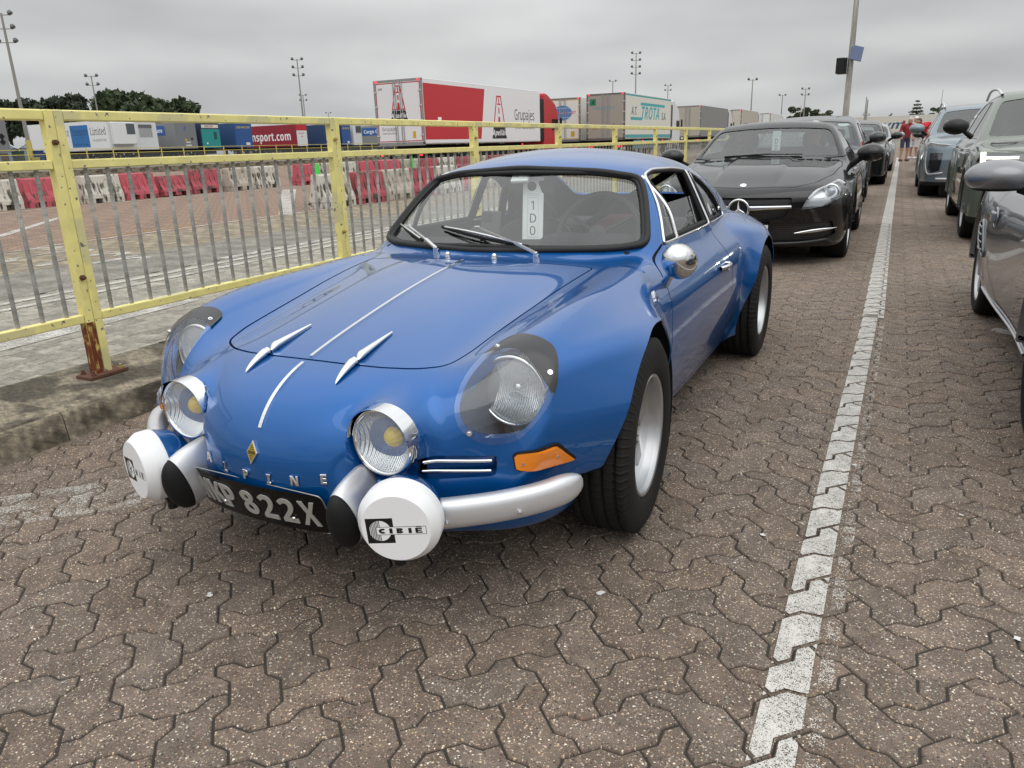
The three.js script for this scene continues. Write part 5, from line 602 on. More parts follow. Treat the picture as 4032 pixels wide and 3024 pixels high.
// ---- black roadster behind the coupe
{
  const p = { name: 'black_roadster', label: 'glossy black two-seat roadster with star emblem grille right behind the blue coupe', group: 'cars queueing in lanes', pos: [0.10, 0, -5.94], h: 0.0135, w: 0.895, zf: 0.92, zr: -3.18, height: 1.29, chin: 0.52, lean: 0.30, rake: 0.34, crown: 0.10, rt: 0.14, rn: 0.10, bottom: 0.17,
    paint: gloss(0.006, 0.006, 0.007, 0.0, 0.5), drive: -1,
    top: [[-3.2, 0.93], [-2.6, 0.985], [-2.1, 0.97], [-1.2, 0.93], [-0.6, 0.915], [-0.3, 0.895], [0, 0.865], [0.35, 0.81], [0.65, 0.735], [0.8, 0.69], [1.0, 0.62]],
    side: [[0.1, 0.80], [0.25, 0.865], [0.4, 0.892], [0.55, 0.895], [0.7, 0.875], [0.85, 0.845], [0.95, 0.80], [1.2, 0.7]], nose: [[0, 0.905], [0.2, 0.895], [0.4, 0.862], [0.55, 0.815], [0.7, 0.74], [0.8, 0.655], [0.87, 0.52], [0.95, 0.2], [1.2, -0.8]],
    roof: [[-2.6, 0.9], [-2.2, 1.03], [-1.9, 1.165], [-1.6, 1.255], [-1.3, 1.285], [-1.05, 1.268], [-0.85, 1.225], [-0.5, 1.1]], roofCrown: 0.13, cab: [0.92, 0.76, 0.55], ws: [-0.42, 0.90, 1.62, 0.30], rw: [-2.35, 0.95, 1.6, 0.1], cabLow: 0.82,
    arches: [[0, 0.335, 0.36, 0.318, 0.225, 0.235], [-2.43, 0.335, 0.36, 0.318, 0.235, 0.235]], mirror: [0.985, 0.945, -0.55, 1.0], seatZ: -1.35, spokes: 10, dome: (x, z) => 0.016 * sstep(0.30, 0.24, x) * sstep(0.75, 0.4, z) + 0.02 * sstep(0.60, 0.72, x) * sstep(0.4, 0.0, z) * sstep(-0.8, -0.3, z),
    wsPts: [[0, 0.935], [0.4, 0.93], [0.70, 0.925], [0.615, 1.10], [0.56, 1.185], [0.3, 1.205], [0, 1.212]], dlo: [[[-0.78, 0.955], [-1.02, 1.10], [-1.15, 1.165], [-1.45, 1.195], [-1.78, 1.145], [-1.95, 0.985]]], rwPts: [[0, 1.0], [0.5, 1.0], [0.42, 1.17], [0, 1.19]],
    hoodPts: [[0, 0.80], [0.45, 0.755], [0.60, 0.62], [0.72, 0.30], [0.76, -0.1], [0.74, -0.42], [0.4, -0.40], [0, -0.38]], doorPts: [[[-0.50, 0.90], [-0.42, 0.6], [-0.48, 0.26], [-1.55, 0.26], [-1.72, 0.6], [-1.70, 0.93], [-0.8, 0.94]]],
    holes: [{ name: 'grille', one: true, pts: [[-0.44, 0.612], [0.44, 0.612], [0.435, 0.54], [0.39, 0.445], [0.2, 0.405], [-0.2, 0.405], [-0.39, 0.445], [-0.435, 0.54]], mat: hexMat, deep: 0.035, uv: 0.15 }, { name: 'lower_grille', one: true, pts: [[-0.80, 0.285], [-0.66, 0.225], [0.66, 0.225], [0.80, 0.285], [0.765, 0.405], [0.46, 0.385], [-0.46, 0.385], [-0.765, 0.405]], mat: hexMat, deep: 0.03, uv: 0.15 }, { name: 'headlamp', pts: [[0.775, 0.745], [0.828, 0.715], [0.838, 0.615], [0.70, 0.535], [0.515, 0.508], [0.565, 0.61], [0.61, 0.675]], mat: lampInner, deep: 0.05, cover: true, zmin: 0.1 }] };
  const c = buildCar(p); p.car = c;
  const ring = new THREE.TorusGeometry(0.088, 0.011, 12, 60); const st = new THREE.Group(); st.name = 'star_emblem'; c.add(st); const q = onFront(p, 0, 0.50); st.position.set(0, 0.508, q[2] + 0.012); part(st, 'ring', ring, M.chrome); part(st, 'disc', cyl(0.085, 0.085, 0.012, 48, 0, 0, -0.008, Math.PI / 2), M.black);
  for (let k = 0; k < 3; k++) { const a = k * 2.0944; const g = new THREE.ConeGeometry(0.020, 0.088, 4).translate(0, 0.044, 0).scale(1, 1, 0.45).rotateZ(-a); part(st, 'star_arm', g, M.chrome); }
  for (const s of [1, -1]) { const pts = []; for (let i = 0; i <= 6; i++) { const x = lerp(0.095, 0.438, i / 6), z = march(p.f, [x, 0.527, 1.5], [0, 0, -1])[2]; pts.push([s * x, 0.522 + 0.012 * i / 6, z + 0.012]); } part(c, 'grille_bar', sweep(pts, (t) => [0.010, 0.020 * (1 - 0.35 * t)], 24, 12), M.chromeSoft);
    const dp = []; for (let i = 0; i <= 6; i++) { const x = lerp(0.47, 0.80, i / 6), y = lerp(0.300, 0.340, i / 6), z = onFront(p, x, y)[2]; dp.push([s * x, y, z + 0.006]); } part(c, 'running_light', sweep(dp, (t) => [0.010, 0.016 * Math.max(0.15, Math.sin(Math.PI * Math.min(1, 0.12 + t * 0.85)))], 24, 10), M.chrome);
    const h1 = onFront(p, 0.735, 0.648); const L = new THREE.Group(); L.name = 'lamp_unit'; c.add(L); L.position.set(s * 0.735, 0.650, h1[2] - 0.045); part(L, 'projector_ring', new THREE.TorusGeometry(0.058, 0.010, 10, 40), M.chrome); part(L, 'projector_lens', new THREE.SphereGeometry(0.036, 20, 14), phys(0.35, 0.38, 0.42, 0.02, 0.2, { clearcoat: 1 })); part(L, 'turn_signal', T4(new THREE.SphereGeometry(0.03, 16, 10), -s * 0.125, -0.06, 0.04), std(0.6, 0.6, 0.62, 0.2, 0.7));
    const up = []; for (const [x, y] of [[0.56, 0.605], [0.62, 0.672], [0.70, 0.715], [0.775, 0.738], [0.822, 0.71]]) { const z = onFront(p, x, y)[2]; up.push([s * x, y - 0.01, z - 0.02]); } part(L, 'light_guide', (() => { const g = sweep(up, () => [0.012, 0.012], 24, 10); return g.translate(-s * 0.735, -0.650, -(h1[2] - 0.045)); })(), std(0.75, 0.76, 0.78, 0.3, 0.2));
    const vn = []; for (let i = 0; i < 5; i++) { const x = 0.36 + i * 0.08, q2 = march(p.f, [s * x, 1.6, -0.36 - 0.06 * (x / 0.7) ** 2], [0, -1, 0]); part(c, 'cowl_vent', T4(rbox(0.066, 0.006, 0.05, 0.002), q2[0], q2[1] + 0.001, q2[2]), M.matt); } }
  { const q2 = march(p.f, [0.0, 1.5, 0.735], [0, -1, 0]); const b = part(c, 'hood_badge', new THREE.SphereGeometry(0.03, 20, 10).scale(1, 0.25, 1), M.chrome); b.position.set(q2[0], q2[1] + 0.002, q2[2]); b.rotation.x = 0.5; }
  { const pl = new THREE.Group(); pl.name = 'number_plate'; c.add(pl); const z = onFront(p, 0.2, 0.32)[2]; pl.position.set(0, 0.325, z + 0.045); pl.rotation.x = -0.05; part(pl, 'plate_sheet', rbox(0.52, 0.111, 0.008, 0.004), std(0.70, 0.71, 0.70, 0.4)); part(pl, 'plate_frame', merge([box(0.534, 0.008, 0.012, 0, 0.058, 0), box(0.534, 0.008, 0.012, 0, -0.058, 0), box(0.008, 0.124, 0.012, 0.263, 0, 0), box(0.008, 0.124, 0.012, -0.263, 0, 0)]), M.black); const e = text3('E', 0.1, 0.002, fontSans); e.computeBoundingBox(); e.scale(0.05 / (e.boundingBox.max.x - e.boundingBox.min.x), 0.079 / (e.boundingBox.max.y - e.boundingBox.min.y), 1); part(pl, 'plate_character', e.translate(0.215, 0, 0.004), M.black); }
  { const a = march(p.f, [-0.30, 0.945, 1], [0, 0, -1]), b = march(p.f, [0.18, 0.945, 1], [0, 0, -1]); part(c, 'wiper', merge([bar([-0.42, 0.935, a[2] + 0.0], [0.05, 0.955, b[2] + 0.016], 0.02, 0.012), bar([0.0, 0.950, b[2] + 0.018], [0.36, 0.945, b[2] + 0.0], 0.012, 0.010)]), M.black); }
  const lip = []; for (let i = -8; i <= 8; i++) { const x = i / 8 * 0.80, z = onFront(p, x, 0.20)[2]; lip.push([x, 0.205 + 0.05 * (x / 0.8) ** 4, z + 0.006]); } part(c, 'front_lip', sweep(lip, () => [0.012, 0.012], 40, 8), std(0.05, 0.05, 0.052, 0.35, 0.3));
  A.slk = p;
}
// ---- pale green electric hatchback, right lane
{
  const p = { name: 'green_hatchback', label: 'pale sage green compact car with lit hammer-shaped headlamp and black mirror', group: 'cars queueing in lanes', pos: [2.93, 0, -7.78], h: 0.016, w: 0.925, zf: 0.86, zr: -3.36, height: 1.56, chin: 0.62, lean: 0.12, rake: 0.25, crown: 0.06, rt: 0.08, rn: 0.09, bottom: 0.2, flare: 0.016,
    paint: gloss(0.16, 0.185, 0.155, 0.35, 0.35), mirrorPaint: M.black, top: [[-3.5, 1.0], [-2.6, 1.02], [-1.5, 1.0], [-0.6, 1.02], [-0.2, 1.02], [0.2, 1.0], [0.6, 0.96], [0.75, 0.93], [0.95, 0.86]],
    side: [[0.1, 0.84], [0.25, 0.895], [0.4, 0.915], [0.6, 0.92], [0.8, 0.912], [0.95, 0.895], [1.05, 0.86], [1.3, 0.8]], nose: [[0, 0.875], [0.3, 0.87], [0.55, 0.845], [0.75, 0.775], [0.86, 0.66], [0.92, 0.50], [0.98, 0.1], [1.2, -1]],
    roof: [[-3.4, 1.35], [-2.8, 1.47], [-2.2, 1.53], [-1.6, 1.555], [-1.1, 1.545], [-0.8, 1.49], [-0.4, 1.35]], roofCrown: 0.07, cab: [1.0, 0.83, 0.42], ws: [-0.20, 1.02, 1.45, 0.22], rw: [-3.30, 1.0, 0.5, 0.05], cabLow: 0.93,
    arches: [[0, 0.36, 0.385, 0.35, 0.235, 0.24], [-2.65, 0.36, 0.385, 0.35, 0.235, 0.24]], mirror: [1.05, 1.17, -0.45, 1.05], mirrorArm: M.black, seatZ: -1.35, spokes: 5, rimDark: true, rim: std(0.30, 0.30, 0.31, 0.35, 0.7),
    wsPts: [[0, 1.06], [0.45, 1.055], [0.735, 1.05], [0.655, 1.30], [0.605, 1.425], [0.3, 1.462], [0, 1.472]], dlo: [[[-0.66, 1.05], [-0.98, 1.30], [-1.18, 1.42], [-1.58, 1.45], [-1.60, 1.04]], [[-1.67, 1.04], [-1.65, 1.45], [-2.25, 1.43], [-2.62, 1.32], [-2.68, 1.06]]], rwPts: null,
    hoodPts: [[0, 0.80], [0.5, 0.77], [0.74, 0.66], [0.81, 0.35], [0.82, 0.0], [0.76, -0.24], [0.4, -0.17], [0, -0.16]], doorPts: [[[-0.62, 1.03], [-0.56, 0.7], [-0.60, 0.32], [-1.55, 0.30], [-1.63, 0.7], [-1.63, 1.03]], [[-1.66, 1.03], [-1.66, 0.7], [-1.62, 0.30], [-2.10, 0.30], [-2.28, 0.62], [-2.55, 0.8], [-2.66, 1.03]]],
    clad: (x, y, z) => 0.255 - y + 0.02, holes: [{ name: 'headlamp', pts: [[0.50, 0.912], [0.83, 0.925], [0.876, 0.86], [0.870, 0.775], [0.80, 0.76], [0.52, 0.80]], mat: std(0.03, 0.03, 0.032, 0.3), deep: 0.02, zmin: 0.1, cover: true }, { name: 'side_intake', pts: [[0.66, 0.60], [0.80, 0.62], [0.83, 0.30], [0.62, 0.30]], mat: M.matt, deep: 0.03 }, { name: 'lower_intake', one: true, pts: [[-0.6, 0.38], [0.6, 0.38], [0.55, 0.28], [-0.55, 0.28]], mat: M.matt, deep: 0.03 }] };
  const c = buildCar(p);
  for (const s of [1, -1]) { const L = new THREE.Group(); L.name = 'hammer_lamp'; c.add(L); const pt = (x, y) => { const q = onFront(p, x, y); return [s * x, y, q[2] + 0.004]; }; const hb = [0.55, 0.63, 0.72, 0.80, 0.845].map((x) => pt(x, 0.858)); part(L, 'light_bar', sweep(hb, () => [0.006, 0.012], 20, 8), drl); for (const [x, y0, y1] of [[0.845, 0.905, 0.782], [0.825, 0.905, 0.782]]) part(L, 'light_upright', sweep([pt(x, y0), pt(x, (y0 + y1) / 2), pt(x, y1)], () => [0.012, 0.010], 12, 8), drl); }
  const sl = new THREE.PointLight(new THREE.Color(1, 0.97, 0.85), 0.15, 6); sl.position.set(2.93 - 0.80, 0.85, -6.92); sl.castShadow = true; scene.add(sl);
  { const q = march(p.f, [-0.62, 2, 0.18], [0, -1, 0]); part(c, 'hood_pressing', T4(new THREE.TorusGeometry(0.12, 0.004, 6, 40).rotateX(Math.PI / 2).scale(1, 1, 1.5), q[0], q[1] - 0.001, q[2]), M.matt); }
  for (const s of [1, -1]) { part(c, 'roof_rail', tube([[s * 0.60, 1.50, -0.98], [s * 0.62, 1.555, -1.15], [s * 0.63, 1.585, -1.6], [s * 0.62, 1.575, -2.2], [s * 0.60, 1.50, -2.75]], 0.016, 40, 8), M.satin); for (const [z, y] of [[-1.40, 0.90], [-2.42, 0.92]]) { const hx = march(p.f, [s * 1.4, y, z], [-s, 0, 0])[0]; part(c, 'door_handle', rbox(0.03, 0.035, 0.20, 0.012, hx, y, z), p.paint); } }
}
// ---- blue-grey crossover, right lane
{
  const p = { name: 'blue_grey_crossover', label: 'light blue grey crossover with slim lamps and tall dark lower lamp pods', group: 'cars queueing in lanes', pos: [2.66, 0, -14.35], h: 0.019, w: 0.94, zf: 0.92, zr: -3.75, height: 1.62, chin: 0.55, lean: 0.10, rake: 0.28, crown: 0.07, rt: 0.09, rn: 0.10, bottom: 0.21,
    paint: gloss(0.17, 0.215, 0.245, 0.4, 0.35), top: [[-3.9, 1.0], [-2.8, 1.06], [-1.5, 1.05], [-0.6, 1.06], [-0.2, 1.07], [0.2, 1.05], [0.6, 1.0], [0.8, 0.95], [1.0, 0.88]], side: [[0.1, 0.85], [0.25, 0.915], [0.45, 0.935], [0.65, 0.935], [0.85, 0.92], [1.0, 0.90], [1.1, 0.87], [1.3, 0.8]], nose: [[0, 0.94], [0.3, 0.935], [0.55, 0.90], [0.75, 0.82], [0.87, 0.68], [0.94, 0.48], [1.0, 0.1], [1.2, -1]],
    roof: [[-3.7, 1.40], [-3.0, 1.54], [-2.2, 1.60], [-1.5, 1.615], [-1.1, 1.58], [-0.8, 1.52], [-0.4, 1.38]], roofCrown: 0.08, cab: [1.06, 0.84, 0.42], ws: [-0.18, 1.07, 1.5, 0.22], rw: [-3.6, 1.05, 0.6, 0.05], cabLow: 0.97,
    arches: [[0, 0.375, 0.40, 0.36, 0.24, 0.25], [-2.75, 0.375, 0.40, 0.36, 0.24, 0.25]], mirror: [1.06, 1.19, -0.45, 1.05], seatZ: -1.35, spokes: 5, rimDark: true, rim: std(0.25, 0.25, 0.26, 0.35, 0.7),
    wsPts: [[0, 1.11], [0.45, 1.105], [0.74, 1.10], [0.66, 1.35], [0.61, 1.47], [0.3, 1.50], [0, 1.51]], dlo: [[[-0.70, 1.10], [-1.05, 1.35], [-1.25, 1.47], [-1.62, 1.50], [-1.64, 1.09]], [[-1.70, 1.09], [-1.68, 1.50], [-2.5, 1.47], [-3.0, 1.30], [-3.0, 1.12]]], rwPts: null, clad: (x, y) => 0.285 - y,
    holes: [{ name: 'upper_lamp', pts: [[0.50, 0.905], [0.86, 0.945], [0.885, 0.885], [0.62, 0.862]], mat: std(0.06, 0.065, 0.07, 0.2, 0.3), deep: 0.015, cover: true, zmin: 0.1 }, { name: 'lower_lamp', pts: [[0.63, 0.77], [0.83, 0.77], [0.845, 0.50], [0.80, 0.44], [0.66, 0.47]], mat: std(0.025, 0.025, 0.028, 0.2), deep: 0.025, cover: true, zmin: 0.1 }] };
  const c = buildCar(p); for (const s of [1, -1]) { const pt = (x, y) => { const q = onFront(p, x, y); return [s * x, y, q[2] + 0.004]; }; part(c, 'lamp_trim', sweep([pt(0.88, 0.80), pt(0.875, 0.55), pt(0.83, 0.42), pt(0.70, 0.425), pt(0.60, 0.44)], () => [0.008, 0.014], 30, 8), M.satin); part(c, 'light_strip', sweep([pt(0.52, 0.90), pt(0.70, 0.918), pt(0.85, 0.935), pt(0.875, 0.90)], () => [0.006, 0.008], 24, 8), std(0.75, 0.76, 0.78, 0.3)); }
  const sk = []; for (let i = -6; i <= 6; i++) { const x = i / 6 * 0.7, q = onFront(p, x, 0.34); sk.push([x, 0.335, q[2] + 0.006]); } part(c, 'skid_trim', sweep(sk, () => [0.012, 0.02], 30, 8), M.satin);
  for (const s of [1, -1]) part(c, 'roof_rail', tube([[s * 0.62, 1.55, -1.0], [s * 0.64, 1.63, -1.2], [s * 0.65, 1.645, -1.7], [s * 0.63, 1.62, -2.6], [s * 0.62, 1.55, -2.9]], 0.018, 40, 8), M.satin);
}
// ---- dark cars farther back
function queueCar(name, label, pos, paint, k, lamps) {
  const p = { name, label, group: 'cars queueing in lanes', pos, h: 0.026, w: 0.92, zf: 0.90, zr: -3.5, height: k, chin: 0.58, lean: 0.12, rake: 0.3, crown: 0.07, rt: 0.10, rn: 0.11, bottom: 0.2, paint, top: [[-3.7, 0.92], [-2.8, 0.97], [-1.5, 0.96], [-0.6, 0.97], [-0.2, 0.96], [0.2, 0.92], [0.6, 0.85], [0.8, 0.80], [1.0, 0.72]], side: [[0.1, 0.83], [0.25, 0.89], [0.45, 0.92], [0.65, 0.915], [0.8, 0.90], [0.95, 0.87], [1.3, 0.8]], nose: [[0, 0.92], [0.3, 0.915], [0.55, 0.87], [0.75, 0.77], [0.86, 0.63], [0.93, 0.40], [1.0, 0.0], [1.2, -1]],
    roof: [[-3.5, k - 0.28], [-2.8, k - 0.09], [-2.0, k - 0.015], [-1.5, k], [-1.1, k - 0.03], [-0.8, k - 0.09], [-0.4, k - 0.24]], roofCrown: 0.08, cab: [0.97, 0.82, 0.42], ws: [-0.18, 0.97, (0.92) / (k - 1.02) * 0.62, 0.22], rw: [-3.4, 0.95, 0.6, 0.05], cabLow: 0.88, arches: [[0, 0.345, 0.37, 0.335, 0.22, 0.23], [-2.6, 0.345, 0.37, 0.335, 0.22, 0.23]], mirror: [1.04, 1.07, -0.45, 1.0], seatZ: -1.35, spokes: 7,
    wsPts: [[0, 1.01], [0.45, 1.005], [0.72, 1.0], [0.66, k - 0.24], [0.61, k - 0.13], [0.3, k - 0.105], [0, k - 0.10]], dlo: [[[-0.68, 1.0], [-1.0, k - 0.25], [-1.2, k - 0.15], [-1.6, k - 0.12], [-1.62, 0.995]], [[-1.68, 0.995], [-1.66, k - 0.12], [-2.35, k - 0.16], [-2.8, k - 0.34], [-2.8, 1.02]]], rwPts: [[0, 1.05], [0.5, 1.05], [0.45, k - 0.14], [0, k - 0.12]],
    holes: [{ name: 'headlamp', pts: [[0.52, 0.775], [0.84, 0.80], [0.86, 0.70], [0.56, 0.665]], mat: lamps ? drl : std(0.35, 0.36, 0.38, 0.2, 0.6), deep: 0.02, cover: true, zmin: 0.1 }, { name: 'grille', one: true, pts: [[-0.45, 0.66], [0.45, 0.66], [0.4, 0.42], [-0.4, 0.42]], mat: M.matt, deep: 0.03 }] };
  return buildCar(p);
}
queueCar('grey_hatchback', 'dark grey hatchback with white windscreen sticker behind the black roadster', [-0.02, 0, -11.1], gloss(0.035, 0.036, 0.042, 0.4), 1.44, false);
single('windscreen_sticker', T4(new THREE.CircleGeometry(0.085, 24).scale(1.15, 0.55, 1).rotateX(-0.9), 0.50, 1.283, -11.86), std(0.75, 0.78, 0.78, 0.5), 'white oval sticker high on the windscreen of the dark grey hatchback', 'sticker');
queueCar('black_hatchback', 'black hatchback with bright headlamps on, third in the left lane', [0.22, 0, -18.2], gloss(0.014, 0.016, 0.016, 0.3), 1.46, true);
queueCar('silver_hatchback', 'silver hatchback mostly hidden, fourth in the left lane', [0.30, 0, -25.5], gloss(0.30, 0.31, 0.32, 0.5), 1.46, false);
queueCar('charcoal_hatchback', 'charcoal hatchback behind the blue grey crossover', [2.80, 0, -21.5], gloss(0.03, 0.031, 0.034, 0.4), 1.46, true);
queueCar('white_hatchback', 'white hatchback at the far end of the right lane', [3.0, 0, -29.5], gloss(0.55, 0.56, 0.57, 0.1), 1.5, false);
// ---- silver roadster at the right edge
{
  const p = { name: 'silver_roadster', label: 'metallic grey roadster with finned side intake at the right picture edge', group: 'cars queueing in lanes', pos: [2.715, 0, -1.16], h: 0.0145, w: 0.89, zf: 0.90, zr: -3.40, height: 1.28, chin: 0.45, lean: 0.2, rake: 0.3, crown: 0.10, rt: 0.17, rn: 0.12, bottom: 0.165, flare: 0.0,
    paint: gloss(0.20, 0.205, 0.215, 0.6, 0.3), top: [[-3.5, 0.80], [-3.0, 0.875], [-2.4, 0.92], [-1.6, 0.90], [-0.8, 0.885], [-0.4, 0.875], [0, 0.83], [0.4, 0.74], [0.7, 0.64], [0.95, 0.55]], side: [[0.1, 0.80], [0.18, 0.835], [0.3, 0.858], [0.45, 0.878], [0.6, 0.885], [0.72, 0.872], [0.85, 0.835], [1.0, 0.76]], sz: [[-3.4, 0.78], [-2.8, 0.93], [-2.35, 1.008], [-1.6, 0.985], [-0.9, 0.965], [-0.3, 0.985], [0, 0.995], [0.9, 0.95]],
    nose: [[0, 0.92], [0.3, 0.90], [0.55, 0.83], [0.7, 0.73], [0.82, 0.55], [0.9, 0.2], [1.2, -1]], roof: [[-2.9, 0.85], [-2.4, 1.05], [-2.0, 1.19], [-1.6, 1.27], [-1.3, 1.28], [-1.05, 1.24], [-0.6, 1.08]], roofCrown: 0.13, cab: [0.88, 0.72, 0.5], ws: [-0.50, 0.87, 1.5, 0.3], rw: [-2.65, 0.92, 1.4, 0.1], cabLow: 0.78,
    arches: [[0, 0.325, 0.345, 0.318, 0.205, 0.235], [-2.415, 0.33, 0.352, 0.325, 0.255, 0.240]], mirror: null, seatZ: -1.5, spokes: 5, rimDark: true, inset: 0.03, wsPts: [[0, 0.92], [0.4, 0.915], [0.66, 0.91], [0.58, 1.08], [0.53, 1.165], [0.3, 1.19], [0, 1.195]], dlo: [[[-0.85, 0.925], [-1.1, 1.08], [-1.25, 1.15], [-1.5, 1.18], [-1.85, 1.12], [-2.0, 0.95]]], rwPts: null,
    doorPts: [[[-0.50, 0.85], [-0.46, 0.6], [-0.50, 0.24], [-1.55, 0.235], [-1.80, 0.36], [-1.88, 0.60], [-1.86, 0.88], [-1.0, 0.90]]], holes: [{ name: 'headlamp', pts: [[0.44, 0.60], [0.60, 0.68], [0.74, 0.68], [0.76, 0.58], [0.62, 0.50]], mat: lampInner, deep: 0.03, cover: true, zmin: 0.1 }, { name: 'lower_intake', pts: [[0.30, 0.34], [0.66, 0.36], [0.64, 0.26], [0.32, 0.24]], mat: M.matt, deep: 0.03 }] };
  const c = buildCar(p);
  for (const s of [1, -1]) { const on = (z, y, o = 0) => { const q = march(p.f, [s * 1.5, y, z], [-s, 0, 0]); return [q[0] + s * o, q[1], q[2]]; };
    const v = new THREE.Group(); v.name = 'side_intake'; c.add(v); const vp = inPoly(corner([[-2.02, 0.62], [-2.16, 0.60], [-2.10, 0.48], [-1.97, 0.415], [-1.93, 0.44]], 0.04)); const m0 = clip(clip(p.raw, (x) => x * s - 0.3), (x, y, z, nx) => (Math.abs(nx) > 0.3 ? vp(z, y) : far)); part(v, 'opening', geoOf(compact(shrink(m0, -0.003))), M.matt);
    part(v, 'frame', tube(corner([[-2.02, 0.62], [-2.16, 0.60], [-2.10, 0.48], [-1.97, 0.415], [-1.93, 0.44]], 0.04).map(([z, y]) => on(z, y, 0.004)), 0.009, 80, 8, true), p.paint); for (let k = 0; k < 4; k++) { const y = 0.585 - k * 0.042, z0 = -2.11 + k * 0.012; part(v, 'fin', tube([on(z0, y + 0.004, 0.010), on(z0 + 0.05, y, 0.014), on(z0 + 0.10, y - 0.004, 0.006)], 0.0065, 12, 8), p.paint); }
    const hp = on(-1.72, 0.665, 0.004); const hd = new THREE.Group(); hd.name = 'door_handle'; c.add(hd); hd.position.set(...hp); part(hd, 'recess', new THREE.TorusGeometry(0.05, 0.006, 10, 36).rotateY(Math.PI / 2).scale(1, 1, 1.35), p.paint); part(hd, 'grip', rbox(0.03, 0.06, 0.10, 0.014, s * 0.012, 0.005, 0.012), p.paint);
    part(c, 'sill_trim', tube([on(-0.52, 0.205, 0.004), on(-1.0, 0.20, 0.004), on(-1.7, 0.205, 0.004), on(-2.0, 0.235, 0.004)], 0.007, 30, 8), M.satin);
    const m = new THREE.Group(); m.name = 'door_mirror'; c.add(m); m.position.set(s * 0.985, 0.925, -0.80); const fm = (x, y, z) => ell(x, y, z, [0, 0, 0], [0.135, 0.072, 0.115]); part(m, 'shell', geoOf(clip(polygonize(fm, [-0.2, -0.15, -0.16], [0.2, 0.15, 0.16], 0.011), (x, y) => y + 0.052)), p.paint); part(m, 'base', T4(new THREE.SphereGeometry(1, 24, 12).scale(0.10, 0.012, 0.085), 0, -0.052, 0), M.matt); part(m, 'arm', rod([-s * 0.08, -0.05, 0], [-s * 0.19, -0.085, -0.02], 0.022, 0.03, 12), M.matt); }
}
// ---------------------------------------------------------------- terrain of the trailer yard, far kerb
const yardMat = std(0.50, 0.47, 0.43, 0.95, 0, { map: grain });
const yard = (() => { const xs = [-50, -50.35, -58, -62, -150], ys = [-0.02, 0.38, 0.62, 0.78, 0.80], P = [], I = [], U = []; xs.forEach((x, i) => { for (const z of [30, -150]) { P.push(x, ys[i], z); U.push(x / 3, z / 3); } }); for (let i = 0; i < xs.length - 1; i++) I.push(2 * i, 2 * i + 1, 2 * i + 2, 2 * i + 1, 2 * i + 3, 2 * i + 2); const g = new THREE.BufferGeometry(); g.setAttribute('position', new THREE.Float32BufferAttribute(P, 3)); g.setAttribute('uv', new THREE.Float32BufferAttribute(U, 2)); g.setIndex(I); g.computeVertexNormals(); return g.toNonIndexed(); })(); yard.computeVertexNormals();
struct('trailer_yard', yard, yardMat);
struct('far_kerb', uvBox(box(0.5, 0.42, 160, -49.9, 0.20, -55), 1.2), concMat);
// ---------------------------------------------------------------- red and white barriers
const dirtTex = (r, g, b, s) => tex(256, 256, (i, j) => { const n = fbm(i / 256 * 8, j / 256 * 8, 8, 4, s), v = fbm(i / 256 * 26, j / 256 * 3, 26, 3, s + 4), d = sstep(0.50, 0.72, n * 0.55 + v * 0.45), k = 0.9 + 0.2 * hash2(i, j, s); return [lerp(r, 70, d) * k, lerp(g, 66, d) * k, lerp(b, 58, d) * k]; });
const barRed = [dirtTex(188, 86, 98, 3), dirtTex(172, 78, 88, 23)].map((m) => new THREE.MeshStandardMaterial({ map: m, roughness: 0.7 })), barWhite = [dirtTex(196, 192, 182, 9), dirtTex(180, 172, 158, 33)].map((m) => new THREE.MeshStandardMaterial({ map: m, roughness: 0.75 }));
const barrierGeo = (() => { const prof = [[-0.21, 0.13], [0.21, 0.13], [0.20, 0.20], [0.13, 0.36], [0.10, 0.64], [0.08, 0.665], [-0.08, 0.665], [-0.10, 0.64], [-0.13, 0.36], [-0.20, 0.20]]; const b = extr(prof, 1.0, 0.012).translate(0, 0, -0.5), ribs = []; for (const s of [1, -1]) for (let i = 0; i < 5; i++) ribs.push(bar([s * 0.192, 0.20, -0.36 + i * 0.18], [s * 0.098, 0.62, -0.36 + i * 0.18], 0.05, 0.03)); return { shell: uvBox(b, 1.1), ribs: uvBox(merge(ribs), 1.1), foot: uvBox(box(0.44, 0.14, 0.20, 0, 0.07, 0), 1) }; })();
const barLabel = { white: 'dirty white plastic barrier', red: 'faded red plastic barrier' };
function barrier(x, z, turn, red, label, group, k = 1) { const g = thing(red ? 'red_barrier' : 'white_barrier', label, 'barrier', [x, 0, z], turn + rr(-0.06, 0.06), group), m = (red ? barRed : barWhite)[rnd() < 0.5 ? 0 : 1]; part(g, 'shell', barrierGeo.shell, m); part(g, 'ribs', barrierGeo.ribs, m); for (const q of [-0.4, 0, 0.4]) part(g, 'foot', barrierGeo.foot, m).position.z = q; g.scale.setScalar(k); g.rotation.z = rr(-0.02, 0.02); return g; }
const ord = ['first', 'second', 'third', 'fourth', 'fifth', 'sixth', 'seventh', 'eighth', 'ninth', 'tenth', 'eleventh', 'twelfth', 'thirteenth', 'fourteenth', 'fifteenth', 'sixteenth', 'seventeenth', 'eighteenth', 'nineteenth', 'twentieth', 'last'];
for (let i = 0; i < 18; i++) barrier(-9.22 + rr(-0.04, 0.04), -10.95 - i * 1.13, 0, i % 2 === 1, `${barLabel[i % 2 ? 'red' : 'white']}, ${ord[i]} of the near row behind the railing`, 'near barrier row');
